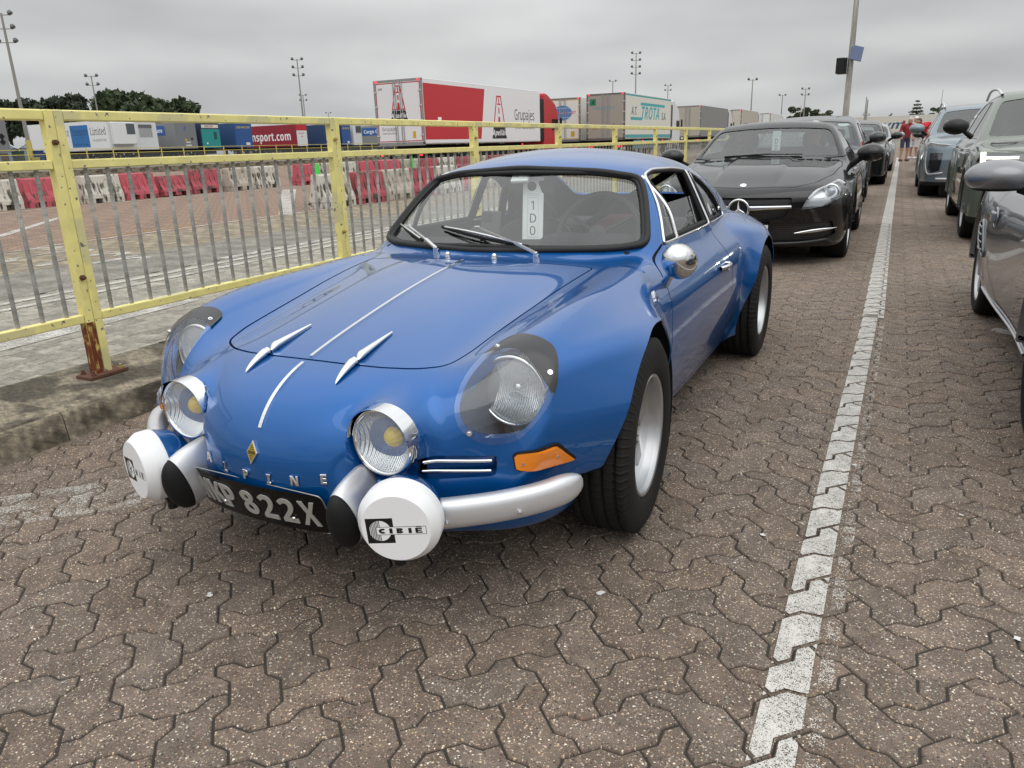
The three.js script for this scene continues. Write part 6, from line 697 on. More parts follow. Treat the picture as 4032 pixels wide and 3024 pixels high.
{ const cols = [0, 1, 0, 1, 1, 1, 0, 0, 1, 0, 0, 1, 0]; cols.forEach((c, i) => { const b = barrier(-17.9 + [0, -0.1, 0.3, 0.1, 0.05, -0.1, 0.1, 0, 0.2, 0.1, 0, 0.1, 0][i], -9.2 - i * 1.28 + (i > 7 ? -0.6 : 0), rr(-0.12, 0.12), !!c, `${barLabel[c ? 'red' : 'white']}, ${ord[i]} from the left of the far row`, 'far barrier row', 1.05); if (i === 4) { b.scale.y = 0.86; b.rotation.z = 0.12; } }); }
for (let i = 0; i < 16; i++) barrier(-17.5 + i * 0.22, -24.9 - i * 1.16, -0.18, i % 2 === 0, `${barLabel[i % 2 ? 'white' : 'red']}, ${ord[i]} of the middle row in front of the lorries`, 'middle barrier row', 1.05);
const coneMat = std(0.05, 0.62, 0.06, 0.5);
for (const [x, z, l] of [[-10.05, -11.55, 'bright green traffic cone behind the first near white barrier'], [-17.0, -25.9, 'bright green traffic cone among the middle barrier row']]) { const c = thing('traffic_cone', l, 'cone', [x, 0, z], 0, 'green traffic cones'); part(c, 'cone', lathe([[0.16, 0.02], [0.15, 0.06], [0.035, 0.86], [0.02, 0.88], [0, 0.88]], 24), coneMat); part(c, 'base', rbox(0.40, 0.04, 0.40, 0.02, 0, 0.02, 0), std(0.03, 0.03, 0.03, 0.8)); }
// ---------------------------------------------------------------- lorries in the lanes, heading away
const redLamp = new THREE.MeshStandardMaterial({ color: 0x300000, emissive: new THREE.Color(1, 0.03, 0.05), emissiveIntensity: 3 });
const lorryWheel = (() => { const t = lathe([[0.28, 0.13], [0.48, 0.15], [0.51, 0.10], [0.51, -0.10], [0.48, -0.15], [0.28, -0.13]], 28).rotateZ(-Math.PI / 2), r = cyl(0.29, 0.29, 0.22, 24, 0, 0, 0, 0, 0, Math.PI / 2); return { t, r }; })();
function wheelAt(parent, x, z, y = 0.51) { const w = new THREE.Group(); w.name = 'wheel'; parent.add(w); w.position.set(x, y, z); part(w, 'tyre', lorryWheel.t, carTyre); part(w, 'rim', lorryWheel.r, M.rimSilver); }
function lorry({ label, pos, L, W = 2.55, y0 = 1.30, H = 2.75, side, rear, skin, frame, cab, cabLen = 2.3, lamps = true, skirtMat }) { // rear at z = 0, front towards -z
  const g = thing('articulated_lorry', label, 'lorry', pos, 0, 'lorries waiting behind the barriers');
  part(g, 'trailer_box', rbox(W, H, L, 0.03, 0, y0 + H / 2, -L / 2), skin);
  if (side) part(g, 'side_print', new THREE.PlaneGeometry(L - 0.1, H - 0.12).rotateY(Math.PI / 2).translate(W / 2 + 0.006, y0 + H / 2, -L / 2), side);
  for (const s of [1, -1]) { const d = new THREE.Group(); d.name = 'rear_door'; g.add(d); part(d, 'panel', box(W / 2 - 0.08, H - 0.2, 0.03, s * (W / 4 - 0.01), y0 + H / 2, 0.012), skin); for (const q of [0.28, 0.55]) part(d, 'lock_rod', cyl(0.022, 0.022, H - 0.12, 8, s * q * 0.4, y0 + H / 2, 0.05), std(0.45, 0.46, 0.47, 0.4, 0.7)); for (let k = 0; k < 4; k++) part(d, 'hinge', box(0.16, 0.07, 0.03, s * (W / 2 - 0.10), y0 + 0.4 + k * 0.62, 0.04), std(0.55, 0.55, 0.56, 0.4, 0.6)); }
  if (rear) part(g, 'rear_print', new THREE.PlaneGeometry(W - 0.16, H - 0.2).translate(0, y0 + H / 2, 0.030), rear);
  part(g, 'rear_frame', merge([box(0.10, H, 0.05, W / 2 - 0.05, y0 + H / 2, 0.012), box(0.10, H, 0.05, -W / 2 + 0.05, y0 + H / 2, 0.012), box(W, 0.10, 0.052, 0, y0 + H - 0.05, 0.012), box(W, 0.14, 0.05, 0, y0 + 0.02, 0.012)]), frame ?? std(0.18, 0.18, 0.18, 0.5, 0.3));
  part(g, 'chassis', merge([box(0.9, 0.26, L - 0.6, 0, y0 - 0.16, -L / 2), box(W - 0.1, 0.22, 0.12, 0, 0.55, -0.1), box(0.1, 0.6, 0.1, 0.7, 0.85, -0.15), box(0.1, 0.6, 0.1, -0.7, 0.85, -0.15), box(0.06, 0.45, 3.2, W / 2 - 0.1, 0.78, -L * 0.56)]), M.matt);
  if (skirtMat) part(g, 'side_skirt', box(0.05, 0.5, L * 0.55, W / 2 - 0.03, 0.95, -L * 0.45), skirtMat);
  for (const s of [1, -1]) { for (let k = 0; k < 3; k++) wheelAt(g, s * (W / 2 - 0.18), -2.6 - k * 1.3); const cl = new THREE.Group(); cl.name = 'rear_lamp'; g.add(cl); part(cl, 'lamp_housing', box(0.42, 0.16, 0.08, s * (W / 2 - 0.28), 0.88, 0.0), M.matt); if (lamps) { part(cl, 'lamp_lens', box(0.34, 0.05, 0.02, s * (W / 2 - 0.28), 0.91, 0.045), redLamp); part(cl, 'lamp_lens', box(0.26, 0.04, 0.02, s * (W / 2 - 0.28), 0.84, 0.045), redLamp); part(g, 'marker_lamp', box(0.10, 0.05, 0.03, s * (W / 2 - 0.16), y0 + H - 0.06, 0.05), redLamp); part(g, 'side_marker_lamp', box(0.03, 0.05, 0.10, W / 2 + 0.01, y0 - 0.12, -L * (s > 0 ? 0.35 : 0.8)), redLamp); } }
  if (cab) { const c = new THREE.Group(); c.name = 'tractor_cab'; g.add(c); const z0 = -L - 0.7; const pr = corner([[z0, 0.9], [z0 - cabLen, 0.75], [z0 - cabLen - 0.05, 1.9], [z0 - cabLen + 0.25, 2.9], [z0 - cabLen + 0.55, 3.35], [z0 - 0.5, 3.9], [z0, 3.95]], [0.05, 0.1, 0.1, 0.1, 0.2, 0.3, 0.1]).map(([z, y]) => [-z, y]); const sh = extr(pr, 2.38, 0.04).rotateY(Math.PI / 2); sh.translate(-1.19, 0, 0); part(c, 'cab_shell', sh, cab); for (const s of [1, -1]) { part(c, 'cab_window', box(0.02, 0.62, 0.85, s * 1.242, 2.25, z0 - cabLen + 0.72), M.black); part(c, 'cab_mirror', rbox(0.10, 0.62, 0.24, 0.04, s * 1.40, 2.35, z0 - cabLen + 0.15), M.black); part(c, 'air_deflector', box(0.05, 2.3, 0.7, s * 1.2, 2.5, z0 + 0.32), M.black); wheelAt(g, s * 1.05, -L + 0.9); wheelAt(g, s * 1.08, z0 - cabLen + 1.1); } part(c, 'fuel_tank', rbox(0.5, 0.6, 1.3, 0.15, 0.95, 0.75, z0 + 0.2), M.satin); part(c, 'windshield', box(2.1, 0.75, 0.02, 0, 2.3, z0 - cabLen - 0.02, 0.26), M.black); }
  return g;
}
const printMat = (W, H, draw) => new THREE.MeshStandardMaterial({ map: canvasTex(W, H, draw), roughness: 0.5 });
const roadA = (c, x, y, k, mark = true) => { // road-shaped letter: red outline, dashes, black name plate
  c.save(); c.translate(x, y); c.scale(k, k); c.strokeStyle = '#c4202c'; c.lineWidth = 10; c.beginPath(); c.moveTo(-22, -100); c.lineTo(22, -100); c.lineTo(62, 70); c.lineTo(-62, 70); c.closePath(); c.stroke(); c.fillStyle = '#c4202c'; c.fillRect(-5, -92, 10, 34); c.fillRect(-20, -58, 40, 8); c.fillRect(-6, -34, 12, 36); c.beginPath(); c.moveTo(-9, 20); c.lineTo(9, 20); c.lineTo(14, 68); c.lineTo(-14, 68); c.fill(); if (mark) { c.fillStyle = '#15151a'; c.beginPath(); c.moveTo(-66, 78); c.lineTo(66, 78); c.lineTo(86, 152); c.lineTo(-86, 152); c.fill(); c.fillStyle = '#f2f2f2'; c.font = 'italic bold 46px sans-serif'; c.textAlign = 'center'; c.fillText('Apellán', 0, 132); } c.restore(); };
const apSide = printMat(1024, 256, (c) => { c.fillStyle = '#e4e5e7'; c.fillRect(0, 0, 1024, 256); c.fillStyle = '#be2630'; c.beginPath(); c.moveTo(0, 14); c.lineTo(470, 14); c.lineTo(428, 244); c.lineTo(0, 244); c.fill(); roadA(c, 596, 122, 0.80); c.fillStyle = '#222428'; c.font = '58px sans-serif'; c.save(); c.translate(745, 150); c.scale(0.92, 1.25); c.fillText('Grupajes', 0, 0); c.restore(); c.font = '30px sans-serif'; c.fillText('Internacionales', 752, 196); c.fillStyle = '#f4f4f4'; c.fillRect(92, 150, 26, 18); });
const apRear = printMat(512, 512, (c) => { c.fillStyle = '#dcdde0'; c.fillRect(0, 0, 512, 512); c.strokeStyle = '#a82430'; c.lineWidth = 8; c.strokeRect(10, 10, 492, 492); roadA(c, 256, 150, 1.15); c.fillStyle = '#222428'; c.font = '44px sans-serif'; c.fillText('Grupajes', 46, 410); c.font = '24px sans-serif'; c.fillText('Internacionales', 50, 440); c.font = 'bold 26px sans-serif'; c.fillText('SOR', 30, 64); c.fillStyle = '#c9a21a'; c.fillRect(400, 420, 34, 60); });
lorry({ label: 'articulated lorry with red and white trailer printed with a road-shaped letter A', pos: [-18.85, 0, -28.0], L: 12.6, side: apSide, rear: apRear, skin: std(0.70, 0.71, 0.72, 0.45), cab: std(0.50, 0.035, 0.04, 0.35), frame: std(0.28, 0.28, 0.28, 0.5, 0.3) });
const lpRear = printMat(512, 512, (c) => { c.fillStyle = '#d6d5cf'; c.fillRect(0, 0, 512, 512); c.strokeStyle = '#b98a2a'; c.lineWidth = 8; c.strokeRect(8, 8, 496, 496); c.fillStyle = '#4b7fb4'; c.beginPath(); c.ellipse(250, 170, 150, 96, 0, 0, 7); c.fill(); c.strokeStyle = '#c9d8e6'; c.lineWidth = 5; for (const a of [-60, 0, 60]) { c.beginPath(); c.moveTo(100, 170 + a); c.lineTo(400, 170 + a); c.stroke(); } c.fillStyle = '#b5404c'; c.font = 'italic bold 54px sans-serif'; c.fillText('ORENT-PELLIET', 60, 190); c.fillStyle = '#555'; c.font = '38px sans-serif'; c.fillText('NOVAPO', 290, 360); c.fillStyle = '#c39a30'; c.fillRect(380, 410, 60, 70); });
lorry({ label: 'white trailer with blue globe print on its rear doors', pos: [-19.3, 0, -48.3], L: 12.5, rear: lpRear, skin: std(0.60, 0.60, 0.58, 0.5), cab: std(0.6, 0.6, 0.6, 0.4) });
const trSide = printMat(1024, 256, (c) => { c.fillStyle = '#d3d2c9'; c.fillRect(0, 0, 1024, 256); c.fillStyle = '#3f9a9c'; c.fillRect(0, 0, 1024, 10); c.fillRect(0, 236, 1024, 20); c.fillStyle = '#1e4f58'; c.font = 'italic bold 66px sans-serif'; c.fillText('A.T.', 110, 118); c.fillText('S.A.', 780, 140); c.fillStyle = '#35a0a6'; c.font = 'italic bold 108px sans-serif'; c.save(); c.translate(300, 142); c.scale(1.25, 1); c.fillText('TROTA', 0, 0); c.restore(); c.fillRect(300, 42, 560, 18); c.fillRect(100, 132, 240, 18); c.fillStyle = '#44474a'; c.font = 'italic 30px serif'; c.fillText('Quality Transport Services', 330, 206); });
const trRear = printMat(512, 512, (c) => { c.fillStyle = '#9b958c'; c.fillRect(0, 0, 512, 512); c.fillStyle = '#1f7a5a'; c.fillRect(30, 40, 90, 80); c.fillStyle = '#0c2f26'; c.font = 'bold 70px sans-serif'; c.fillText('d', 56, 104); c.fillStyle = '#5f8f99'; c.font = 'bold 50px sans-serif'; c.fillText('FRIGORIFICO', 70, 170); c.strokeStyle = '#8c3030'; c.lineWidth = 5; for (const x of [110, 370]) { c.beginPath(); c.moveTo(x, 340); c.lineTo(x + 36, 400); c.lineTo(x - 36, 400); c.closePath(); c.stroke(); } });
lorry({ label: 'refrigerated trailer with teal lettering along its white side', pos: [-15.45, 0, -46.0], L: 11.0, side: trSide, rear: trRear, skin: std(0.60, 0.59, 0.55, 0.5), cab: std(0.62, 0.64, 0.65, 0.4), skirtMat: std(0.10, 0.30, 0.32, 0.5), frame: std(0.13, 0.11, 0.11, 0.5) });
const corr = (r, g, b) => { const t = tex(256, 64, (i, j) => { const k = (0.92 + 0.16 * (i % 16 < 8 ? 1 : 0)) * (0.94 + 0.12 * hash2(i, j, 3)); return [r * k, g * k, b * k]; }); t.repeat.set(4, 1); return new THREE.MeshStandardMaterial({ map: t, roughness: 0.6 }); };
lorry({ label: 'plain grey curtain-sided trailer behind the refrigerated one', pos: [-17.0, 0.2, -74], L: 13, skin: std(0.20, 0.20, 0.195, 0.6), rear: corr(168, 164, 152), cab: std(0.6, 0.6, 0.6, 0.4), y0: 1.2, H: 2.8 });
lorry({ label: 'dirty beige trailer beyond the grey curtain-sided one', pos: [-16.6, 0.3, -93], L: 12, skin: std(0.42, 0.39, 0.33, 0.7), rear: corr(190, 186, 174), cab: std(0.62, 0.63, 0.64, 0.4), y0: 1.2, H: 2.8 });
lorry({ label: 'white trailer farthest along the lorry lane', pos: [-16.2, 0.3, -113], L: 12, skin: std(0.58, 0.58, 0.56, 0.6), rear: corr(214, 214, 210), cab: std(0.6, 0.6, 0.6, 0.4), y0: 1.2, H: 2.8 });
// ---------------------------------------------------------------- trailers parked in the far yard, ends towards +x
function trailer({ label, z0, z1, L = 13, xe = -69, y = 0.72, H = 2.75, skin, side, end, extra }) { const g = thing('parked_trailer', label, 'trailer', [xe, y, z0], 0, 'trailers parked in the far yard'), W = z0 - z1; part(g, 'trailer_box', rbox(L, H, W, 0.03, -L / 2, 1.15 + H / 2, -W / 2), skin); if (side) part(g, 'side_print', new THREE.PlaneGeometry(side[1], side[2]).translate(-side[1] / 2 - side[3], 1.15 + side[4], 0.02), side[0]); if (end) part(g, 'end_print', new THREE.PlaneGeometry(W - 0.1, H - 0.1).rotateY(Math.PI / 2).translate(0.02, 1.15 + H / 2, -W / 2), end); part(g, 'chassis', merge([box(L - 0.5, 0.25, 1.0, -L / 2, 1.0, -W / 2), box(0.3, 0.9, 0.12, -2.2, 0.5, -0.5), box(0.3, 0.9, 0.12, -2.2, 0.5, -W + 0.5), box(3.4, 0.35, 0.1, -5.2, 0.7, -0.1)]), M.matt); for (let k = 0; k < 3; k++) for (const q of [-0.25, -W + 0.25]) { const w = new THREE.Group(); w.name = 'wheel'; g.add(w); w.position.set(-L + 2 + k * 1.3, 0.51, q); w.rotation.y = Math.PI / 2; part(w, 'tyre', lorryWheel.t, carTyre); part(w, 'rim', lorryWheel.r, M.rimSilver); } if (extra) extra(g, W); return g; }
const plainCol = (r, g, b) => std(r, g, b, 0.55);
const freight = printMat(1024, 256, (c) => { c.fillStyle = '#e2e3e4'; c.fillRect(0, 0, 1024, 256); c.fillStyle = '#2c6fae'; c.fillRect(546, 26, 230, 206); const put = (s, x, w, y, f, col) => { c.font = f; c.fillStyle = col; const m = c.measureText(s).width; c.save(); c.translate(x, y); c.scale(w / m, 1); c.fillText(s, 0, 0); c.restore(); }; put('eight', 415, 112, 122, '92px serif', '#26282c'); put('Transport', 560, 205, 120, '92px serif', '#17324f'); put('Limited', 795, 200, 122, '92px serif', '#26282c'); put('Tel: 028 9337 0334', 820, 165, 182, '30px sans-serif', '#26282c'); put('International Haulage', 556, 200, 212, '28px sans-serif', '#17324f'); });
trailer({ label: 'white freight trailer with a blue panel and refrigeration unit, leftmost of the yard row', z0: -50.2, z1: -53.0, xe: -67.4, skin: plainCol(0.66, 0.67, 0.68), side: [freight, 12.0, 2.6, 0.05, 1.4], extra: (g, W) => { const u = new THREE.Group(); u.name = 'refrigeration_unit'; g.add(u); part(u, 'unit_shell', rbox(0.55, 2.1, W - 0.35, 0.10, 0.27, 1.15 + 1.55, -W / 2), plainCol(0.70, 0.71, 0.72)); part(u, 'unit_grille', rbox(0.06, 1.0, 0.95, 0.03, 0.54, 1.15 + 1.95, -W + 0.75), std(0.08, 0.10, 0.11, 0.5)); } });
trailer({ label: 'plain white trailer with a slatted vent beside the freight trailer', z0: -54.3, z1: -57.1, skin: plainCol(0.64, 0.65, 0.67), extra: (g, W) => { part(g, 'vent_top', box(0.05, 0.35, 1.6, 0.03, 3.45, -W / 2), std(0.12, 0.12, 0.13, 0.5)); for (let k = 0; k < 9; k++) part(g, 'vent_slat', box(0.05, 0.85, 0.12, 0.03, 2.85, -W / 2 - 0.72 + k * 0.18), std(0.42, 0.43, 0.44, 0.5, 0.3)); } });
const careT = printMat(256, 128, (c) => { c.fillStyle = '#2d5c9c'; c.fillRect(0, 0, 256, 128); c.fillStyle = '#e8ecf0'; c.font = 'bold 78px sans-serif'; c.fillText('Care', 34, 92); });
const eEnd = printMat(256, 256, (c) => { c.fillStyle = '#74777a'; c.fillRect(0, 0, 256, 256); c.fillStyle = '#2b55a0'; c.save(); c.translate(120, 60); c.rotate(0.5); c.font = 'bold 60px sans-serif'; c.fillText('E', -20, 20); c.restore(); c.fillStyle = '#d8d8d4'; c.fillRect(110, 190, 60, 12); c.fillRect(106, 220, 70, 12); c.fillStyle = '#c9b02e'; c.fillRect(104, 160, 22, 22); c.fillStyle = '#202224'; c.fillRect(180, 150, 26, 26); });
trailer({ label: 'grey container trailer with a blue Care panel', z0: -59.5, z1: -62.3, skin: plainCol(0.22, 0.225, 0.23), side: [careT, 1.9, 1.0, 1.6, 1.95], end: eEnd });
const tealEnd = printMat(256, 256, (c) => { c.fillStyle = '#1d8a88'; c.fillRect(0, 0, 256, 256); c.fillStyle = '#17263f'; c.fillRect(0, 0, 256, 62); c.fillStyle = '#d8d2c8'; c.fillRect(10, 16, 236, 34); c.fillStyle = '#7a3030'; c.font = 'bold 30px sans-serif'; c.fillText('DEBLIKE', 50, 44); c.fillStyle = '#0c4a4c'; c.fillRect(170, 90, 44, 80); c.fillStyle = '#dde4e4'; c.fillRect(60, 200, 18, 18); });
trailer({ label: 'teal ended trailer with a dark blue top band', z0: -62.95, z1: -65.7, skin: plainCol(0.025, 0.045, 0.10), end: tealEnd });
const blueEnd = printMat(256, 256, (c) => { c.fillStyle = '#244f8c'; c.fillRect(0, 0, 256, 256); c.fillStyle = '#c6a636'; c.font = 'bold 34px sans-serif'; c.fillText('LKW WALTER', 20, 52); c.fillStyle = '#d8dadc'; c.fillRect(150, 206, 60, 28); });
trailer({ label: 'blue curtain-sided trailer with yellow lettering, left of the red tanker-long trailer', z0: -68.0, z1: -70.8, skin: plainCol(0.025, 0.075, 0.19), end: blueEnd });
const nsport = printMat(1024, 256, (c) => { c.fillStyle = '#8f1f2e'; c.fillRect(0, 0, 1024, 256); c.fillStyle = '#eceaea'; c.font = 'bold 150px sans-serif'; c.save(); c.translate(392, 190); c.scale(590 / c.measureText('nsport.com').width, 1); c.fillText('nsport.com', 0, 0); c.restore(); });
const redEnd = printMat(128, 256, (c) => { c.fillStyle = '#d2d4d6'; c.fillRect(0, 0, 128, 256); c.fillStyle = '#b7202c'; c.fillRect(0, 0, 128, 70); c.font = 'bold 20px sans-serif'; c.fillText('WIELER', 22, 110); c.beginPath(); c.arc(64, 140, 8, 0, 7); c.fill(); });
trailer({ label: 'red trailer with large white transport lettering on its side', z0: -79.2, z1: -81.3, xe: -69.5, skin: plainCol(0.26, 0.02, 0.035), side: [nsport, 12.0, 2.5, 0.4, 1.4], end: redEnd });
trailer({ label: 'dark blue trailer right of the red lettered trailer', z0: -84.4, z1: -87.0, skin: plainCol(0.02, 0.055, 0.14), end: blueEnd });
trailer({ label: 'blue trailer with yellow lettering beside the white refrigerated one', z0: -87.9, z1: -90.0, skin: plainCol(0.018, 0.05, 0.13), end: blueEnd });
trailer({ label: 'white refrigerated trailer with a dark unit grille, right part of the yard row', z0: -90.6, z1: -92.6, skin: plainCol(0.62, 0.63, 0.65), extra: (g, W) => part(g, 'unit_grille', box(0.05, 0.9, W * 0.6, 0.04, 3.3, -W * 0.62), std(0.06, 0.07, 0.08, 0.5)) });
const cargoT = printMat(512, 128, (c) => { c.fillStyle = '#2d5c9c'; c.fillRect(0, 0, 512, 128); c.fillStyle = '#e8ecf0'; c.font = 'bold 78px sans-serif'; c.fillText('Cargo Care', 40, 92); });
trailer({ label: 'grey trailer with a blue Cargo Care panel beside the red and white lorry', z0: -97.5, z1: -100, xe: -66, L: 14, skin: plainCol(0.24, 0.245, 0.25), side: [cargoT, 4.6, 1.1, 2.0, 1.9] });
trailer({ label: 'grey trailer end at the left picture edge', z0: -37.5, z1: -40.2, xe: -67.0, skin: plainCol(0.19, 0.195, 0.2), extra: (g, W) => { for (const y of [2.45, 2.0]) part(g, 'warning_diamond', box(0.03, 0.36, 0.36, 0.03, y, -W + 0.55, Math.PI / 4), M.black); part(g, 'roof_edge', box(13, 0.12, W, -6.5, 4.0, -W / 2), std(0.55, 0.30, 0.08, 0.6)); } });
// ---------------------------------------------------------------- far railing
{ const fy = std(0.60, 0.50, 0.14, 0.55), fg = std(0.16, 0.16, 0.16, 0.6), geo = { post: box(0.07, 1.25, 0.07, 0, 0.62, 0), rail: box(0.05, 0.05, 2.6, 0, 0, -1.3), bars: merge(Array.from({ length: 22 }, (_, i) => box(0.02, 0.70, 0.02, 0, 0.42, -0.1 - i * 0.115))) };
  for (let k = 0; k < 34; k++) { const g = thing('far_fence_panel', 'distant yellow railing panel in front of the parked trailers', 'fence', [-62, 0.76, -28 - k * 2.6], 0, 'distant yellow railing'); part(g, 'post', geo.post, fy); for (const y of [1.2, 0.82, 0.08]) part(g, 'rail', geo.rail, fy).position.y = y; const b = part(g, 'bars', geo.bars, fg); b.userData.kind = 'stuff'; } }
// ---------------------------------------------------------------- light masts
const mastMat = std(0.28, 0.27, 0.25, 0.6, 0.3), lampMat = std(0.10, 0.10, 0.10, 0.5);
function mast(label, x, y0, z, top, levels, r = 0.16, yellow = 0) { const g = thing('light_mast', label, 'light mast', [x, y0, z], 0, 'tall light masts'), h = top - y0; part(g, 'pole', merge([cyl(r * 0.45, r, h, 12, 0, h / 2, 0)]), mastMat); if (yellow) part(g, 'yellow_base', cyl(r * 1.2, r * 1.3, 2.2, 12, 0, 1.1, 0), std(0.55, 0.46, 0.13, 0.6)); for (let i = 0; i < levels; i++) { const y = h - 0.15 - i * 1.15; part(g, 'crossarm', box(1.5, 0.07, 0.07, 0, y, 0, 0, 0.6), mastMat); for (const s of [-1, 1]) part(g, 'floodlight', merge([cyl(0.17, 0.24, 0.22, 14, s * 0.62, y + 0.22, -s * 0.4, 0.9, 0.6), cyl(0.03, 0.03, 0.3, 6, s * 0.62, y + 0.1, -s * 0.4)]), lampMat); } return g; }
mast('light mast with three floodlight tiers at the left picture edge', -72.7, 0.78, -45.5, 13.9, 3, 0.20, 1);
mast('light mast behind the freight trailer', -102.8, 0.8, -75.9, 12.4, 2, 0.16); mast('three-tier light mast behind the red lettered trailer', -84.4, 0.8, -98.3, 15.0, 3, 0.17); mast('shorter light mast right behind the three-tier mast', -128.2, 0.8, -150.3, 14.2, 2, 0.2); mast('smallest light mast behind the red lettered trailer', -165, 0.8, -205, 13.0, 1, 0.2);
mast('tallest four-tier light mast above the lorries', -43, 0, -141.3, 16.4, 4, 0.17); mast('single-tier light mast left of the four-tier one', -62.9, 0, -187, 15.4, 1, 0.2); mast('light mast right of the refrigerated trailer cab', -54, 0, -205, 14.8, 2, 0.2);
mast('light mast above the dirty beige trailer', -23.05, 0, -146, 11.0, 1, 0.16); mast('short light mast above the white far trailer', -24.3, 0, -196, 10.5, 1, 0.18); mast('two-tier light mast in front of the tree pair', -17.3, 0, -177, 10.6, 2, 0.16); mast('slim mast between the distant trees', -18.5, 0, -182, 7.5, 0, 0.12); mast('slim twin mast left of the lettered wall trailer', -4.4, 0, -148, 7.2, 0, 0.16); mast('thicker twin mast left of the lettered wall trailer', -3.8, 0, -138, 6.4, 0, 0.18); mast('slim mast above the blue grey crossover', 5.8, 0, -118, 6.4, 0, 0.06);
{ const g = thing('camera_mast', 'thick grey steel mast with solar panel and black speaker box', 'mast', [-1.87, 0, -52.5], 0); part(g, 'pole', merge([cyl(0.13, 0.20, 12, 20, 0, 6, 0), cyl(0.23, 0.23, 0.06, 20, 0, 0.03, 0)]), galv); part(g, 'speaker_box', merge([rbox(0.50, 0.92, 0.35, 0.05, -0.56, 5.2, 0.15), rbox(0.12, 0.9, 0.3, 0.03, -0.24, 5.2, 0.15)]), M.black); part(g, 'bracket', box(0.7, 0.08, 0.08, -0.35, 4.75, 0), galv); const s = part(g, 'solar_panel', rbox(0.55, 0.75, 0.04, 0.01), std(0.04, 0.06, 0.12, 0.15, 0.3)); s.position.set(0.30, 5.85, 0.25); s.scale.setScalar(1.3); s.rotation.set(-0.5, 0.35, -0.1); part(g, 'panel_arm', rod([0, 5.6, 0], [0.3, 5.8, 0.2], 0.04, 0.04, 8), galv); }
// ---------------------------------------------------------------- trees
const leafMats = [[0.035, 0.055, 0.022], [0.05, 0.075, 0.03], [0.028, 0.042, 0.020]].map((c) => new THREE.MeshPhysicalMaterial({ color: new THREE.Color().setRGB(...c), roughness: 0.9, transmission: 0.15, thickness: 0, side: THREE.DoubleSide }));
const barkMat = std(0.07, 0.055, 0.045, 0.95);
function leafCloud(blobs, n, size) { const P = [], N = [], I = []; let tot = blobs.reduce((a, b) => a + b[3] ** 2, 0); for (const [bx, by, bz, br, sy = 0.75] of blobs) { const k = Math.round(n * br * br / tot); for (let i = 0; i < k; i++) { const u = rr(-1, 1), a = rr(0, 6.283), q = Math.sqrt(1 - u * u), r = br * (0.55 + 0.5 * Math.pow(rnd(), 0.5)) * (0.82 + 0.36 * fbm(a * 2 + bx, u * 2 + bz, 4096, 2, 5)); const c = [bx + Math.cos(a) * q * r, by + u * r * sy, bz + Math.sin(a) * q * r], s = size * rr(0.6, 1.3); const d1 = V3(rr(-1, 1), rr(-1, 1), rr(-1, 1)).normalize(), d2 = V3(rr(-1, 1), rr(-1, 1), rr(-1, 1)).cross(d1).normalize(), nn = d1.clone().cross(d2), o = P.length / 3; for (const [p, w] of [[-1, -0.5], [1, -0.5], [1.2, 0.5], [-0.8, 0.6]]) { P.push(c[0] + (d1.x * p + d2.x * w) * s, c[1] + (d1.y * p + d2.y * w) * s, c[2] + (d1.z * p + d2.z * w) * s); N.push(nn.x, nn.y, nn.z); } I.push(o, o + 1, o + 2, o, o + 2, o + 3); } } const g = new THREE.BufferGeometry(); g.setAttribute('position', new THREE.Float32BufferAttribute(P, 3)); g.setAttribute('normal', new THREE.Float32BufferAttribute(N, 3)); g.setIndex(I); return g; }
function tree(label, x, z, y0, h, w, m, kind = 'round', n = 2600) { const g = thing(kind === 'fir' ? 'conifer_tree' : 'broadleaf_tree', label, 'tree', [x, y0, z], rr(0, 6), 'trees on the horizon'), blobs = []; if (kind === 'fir') { for (let i = 0; i < 9; i++) { const t = i / 8, r = w * 0.5 * (1 - t * 0.88); for (let k = 0; k < 5; k++) { const a = k * 1.26 + i * 0.7; blobs.push([Math.cos(a) * r * 0.7, h * (0.22 + 0.74 * t), Math.sin(a) * r * 0.7, r * 0.42 + 0.2, 0.4]); } } } else for (let i = 0; i < 22; i++) { const a = rr(0, 6.28), q = Math.sqrt(rnd()) * w * 0.36; blobs.push([Math.cos(a) * q, h * rr(0.46, 0.86) - q * 0.14, Math.sin(a) * q, w * rr(0.07, 0.15), 0.6]); }
  const limbs = [rod([0, 0, 0], [0, h * 0.45, 0], w * 0.03, w * 0.018, 10)]; for (let k = 0; k < 7; k++) { const b = blobs[(k * 2) % blobs.length]; limbs.push(rod([0, h * rr(0.25, 0.42), 0], [b[0] * 0.9, b[1], b[2] * 0.9], w * 0.012, w * 0.004, 6)); } if (kind === 'fir') limbs.push(rod([0, h * 0.4, 0], [0, h * 0.97, 0], w * 0.02, 0.02, 8)); part(g, 'trunk', merge(limbs), barkMat); part(g, 'crown', leafCloud(blobs, n, w * 0.028), leafMats[m]); return g; }
tree('large spreading oak above the grey container trailer', -106, -88, 0.8, 10.6, 19, 1, 'round', 6000); tree('dark round tree behind the freight trailer', -120.5, -85, 0.8, 11.5, 13, 2, 'round', 3200); tree('lower dark tree left of the oak', -115, -92, 0.8, 9.0, 11, 2, 'round', 2600); tree('dark tree left of the first light mast', -126, -77, 0.8, 11.2, 11, 2, 'round', 3200); tree('rounded tree right of the first light mast', -122, -81, 0.8, 10.2, 10, 0, 'round', 2600); tree('wide low tree at the left picture edge', -133, -72, 0.8, 10, 13, 2, 'round', 2800);
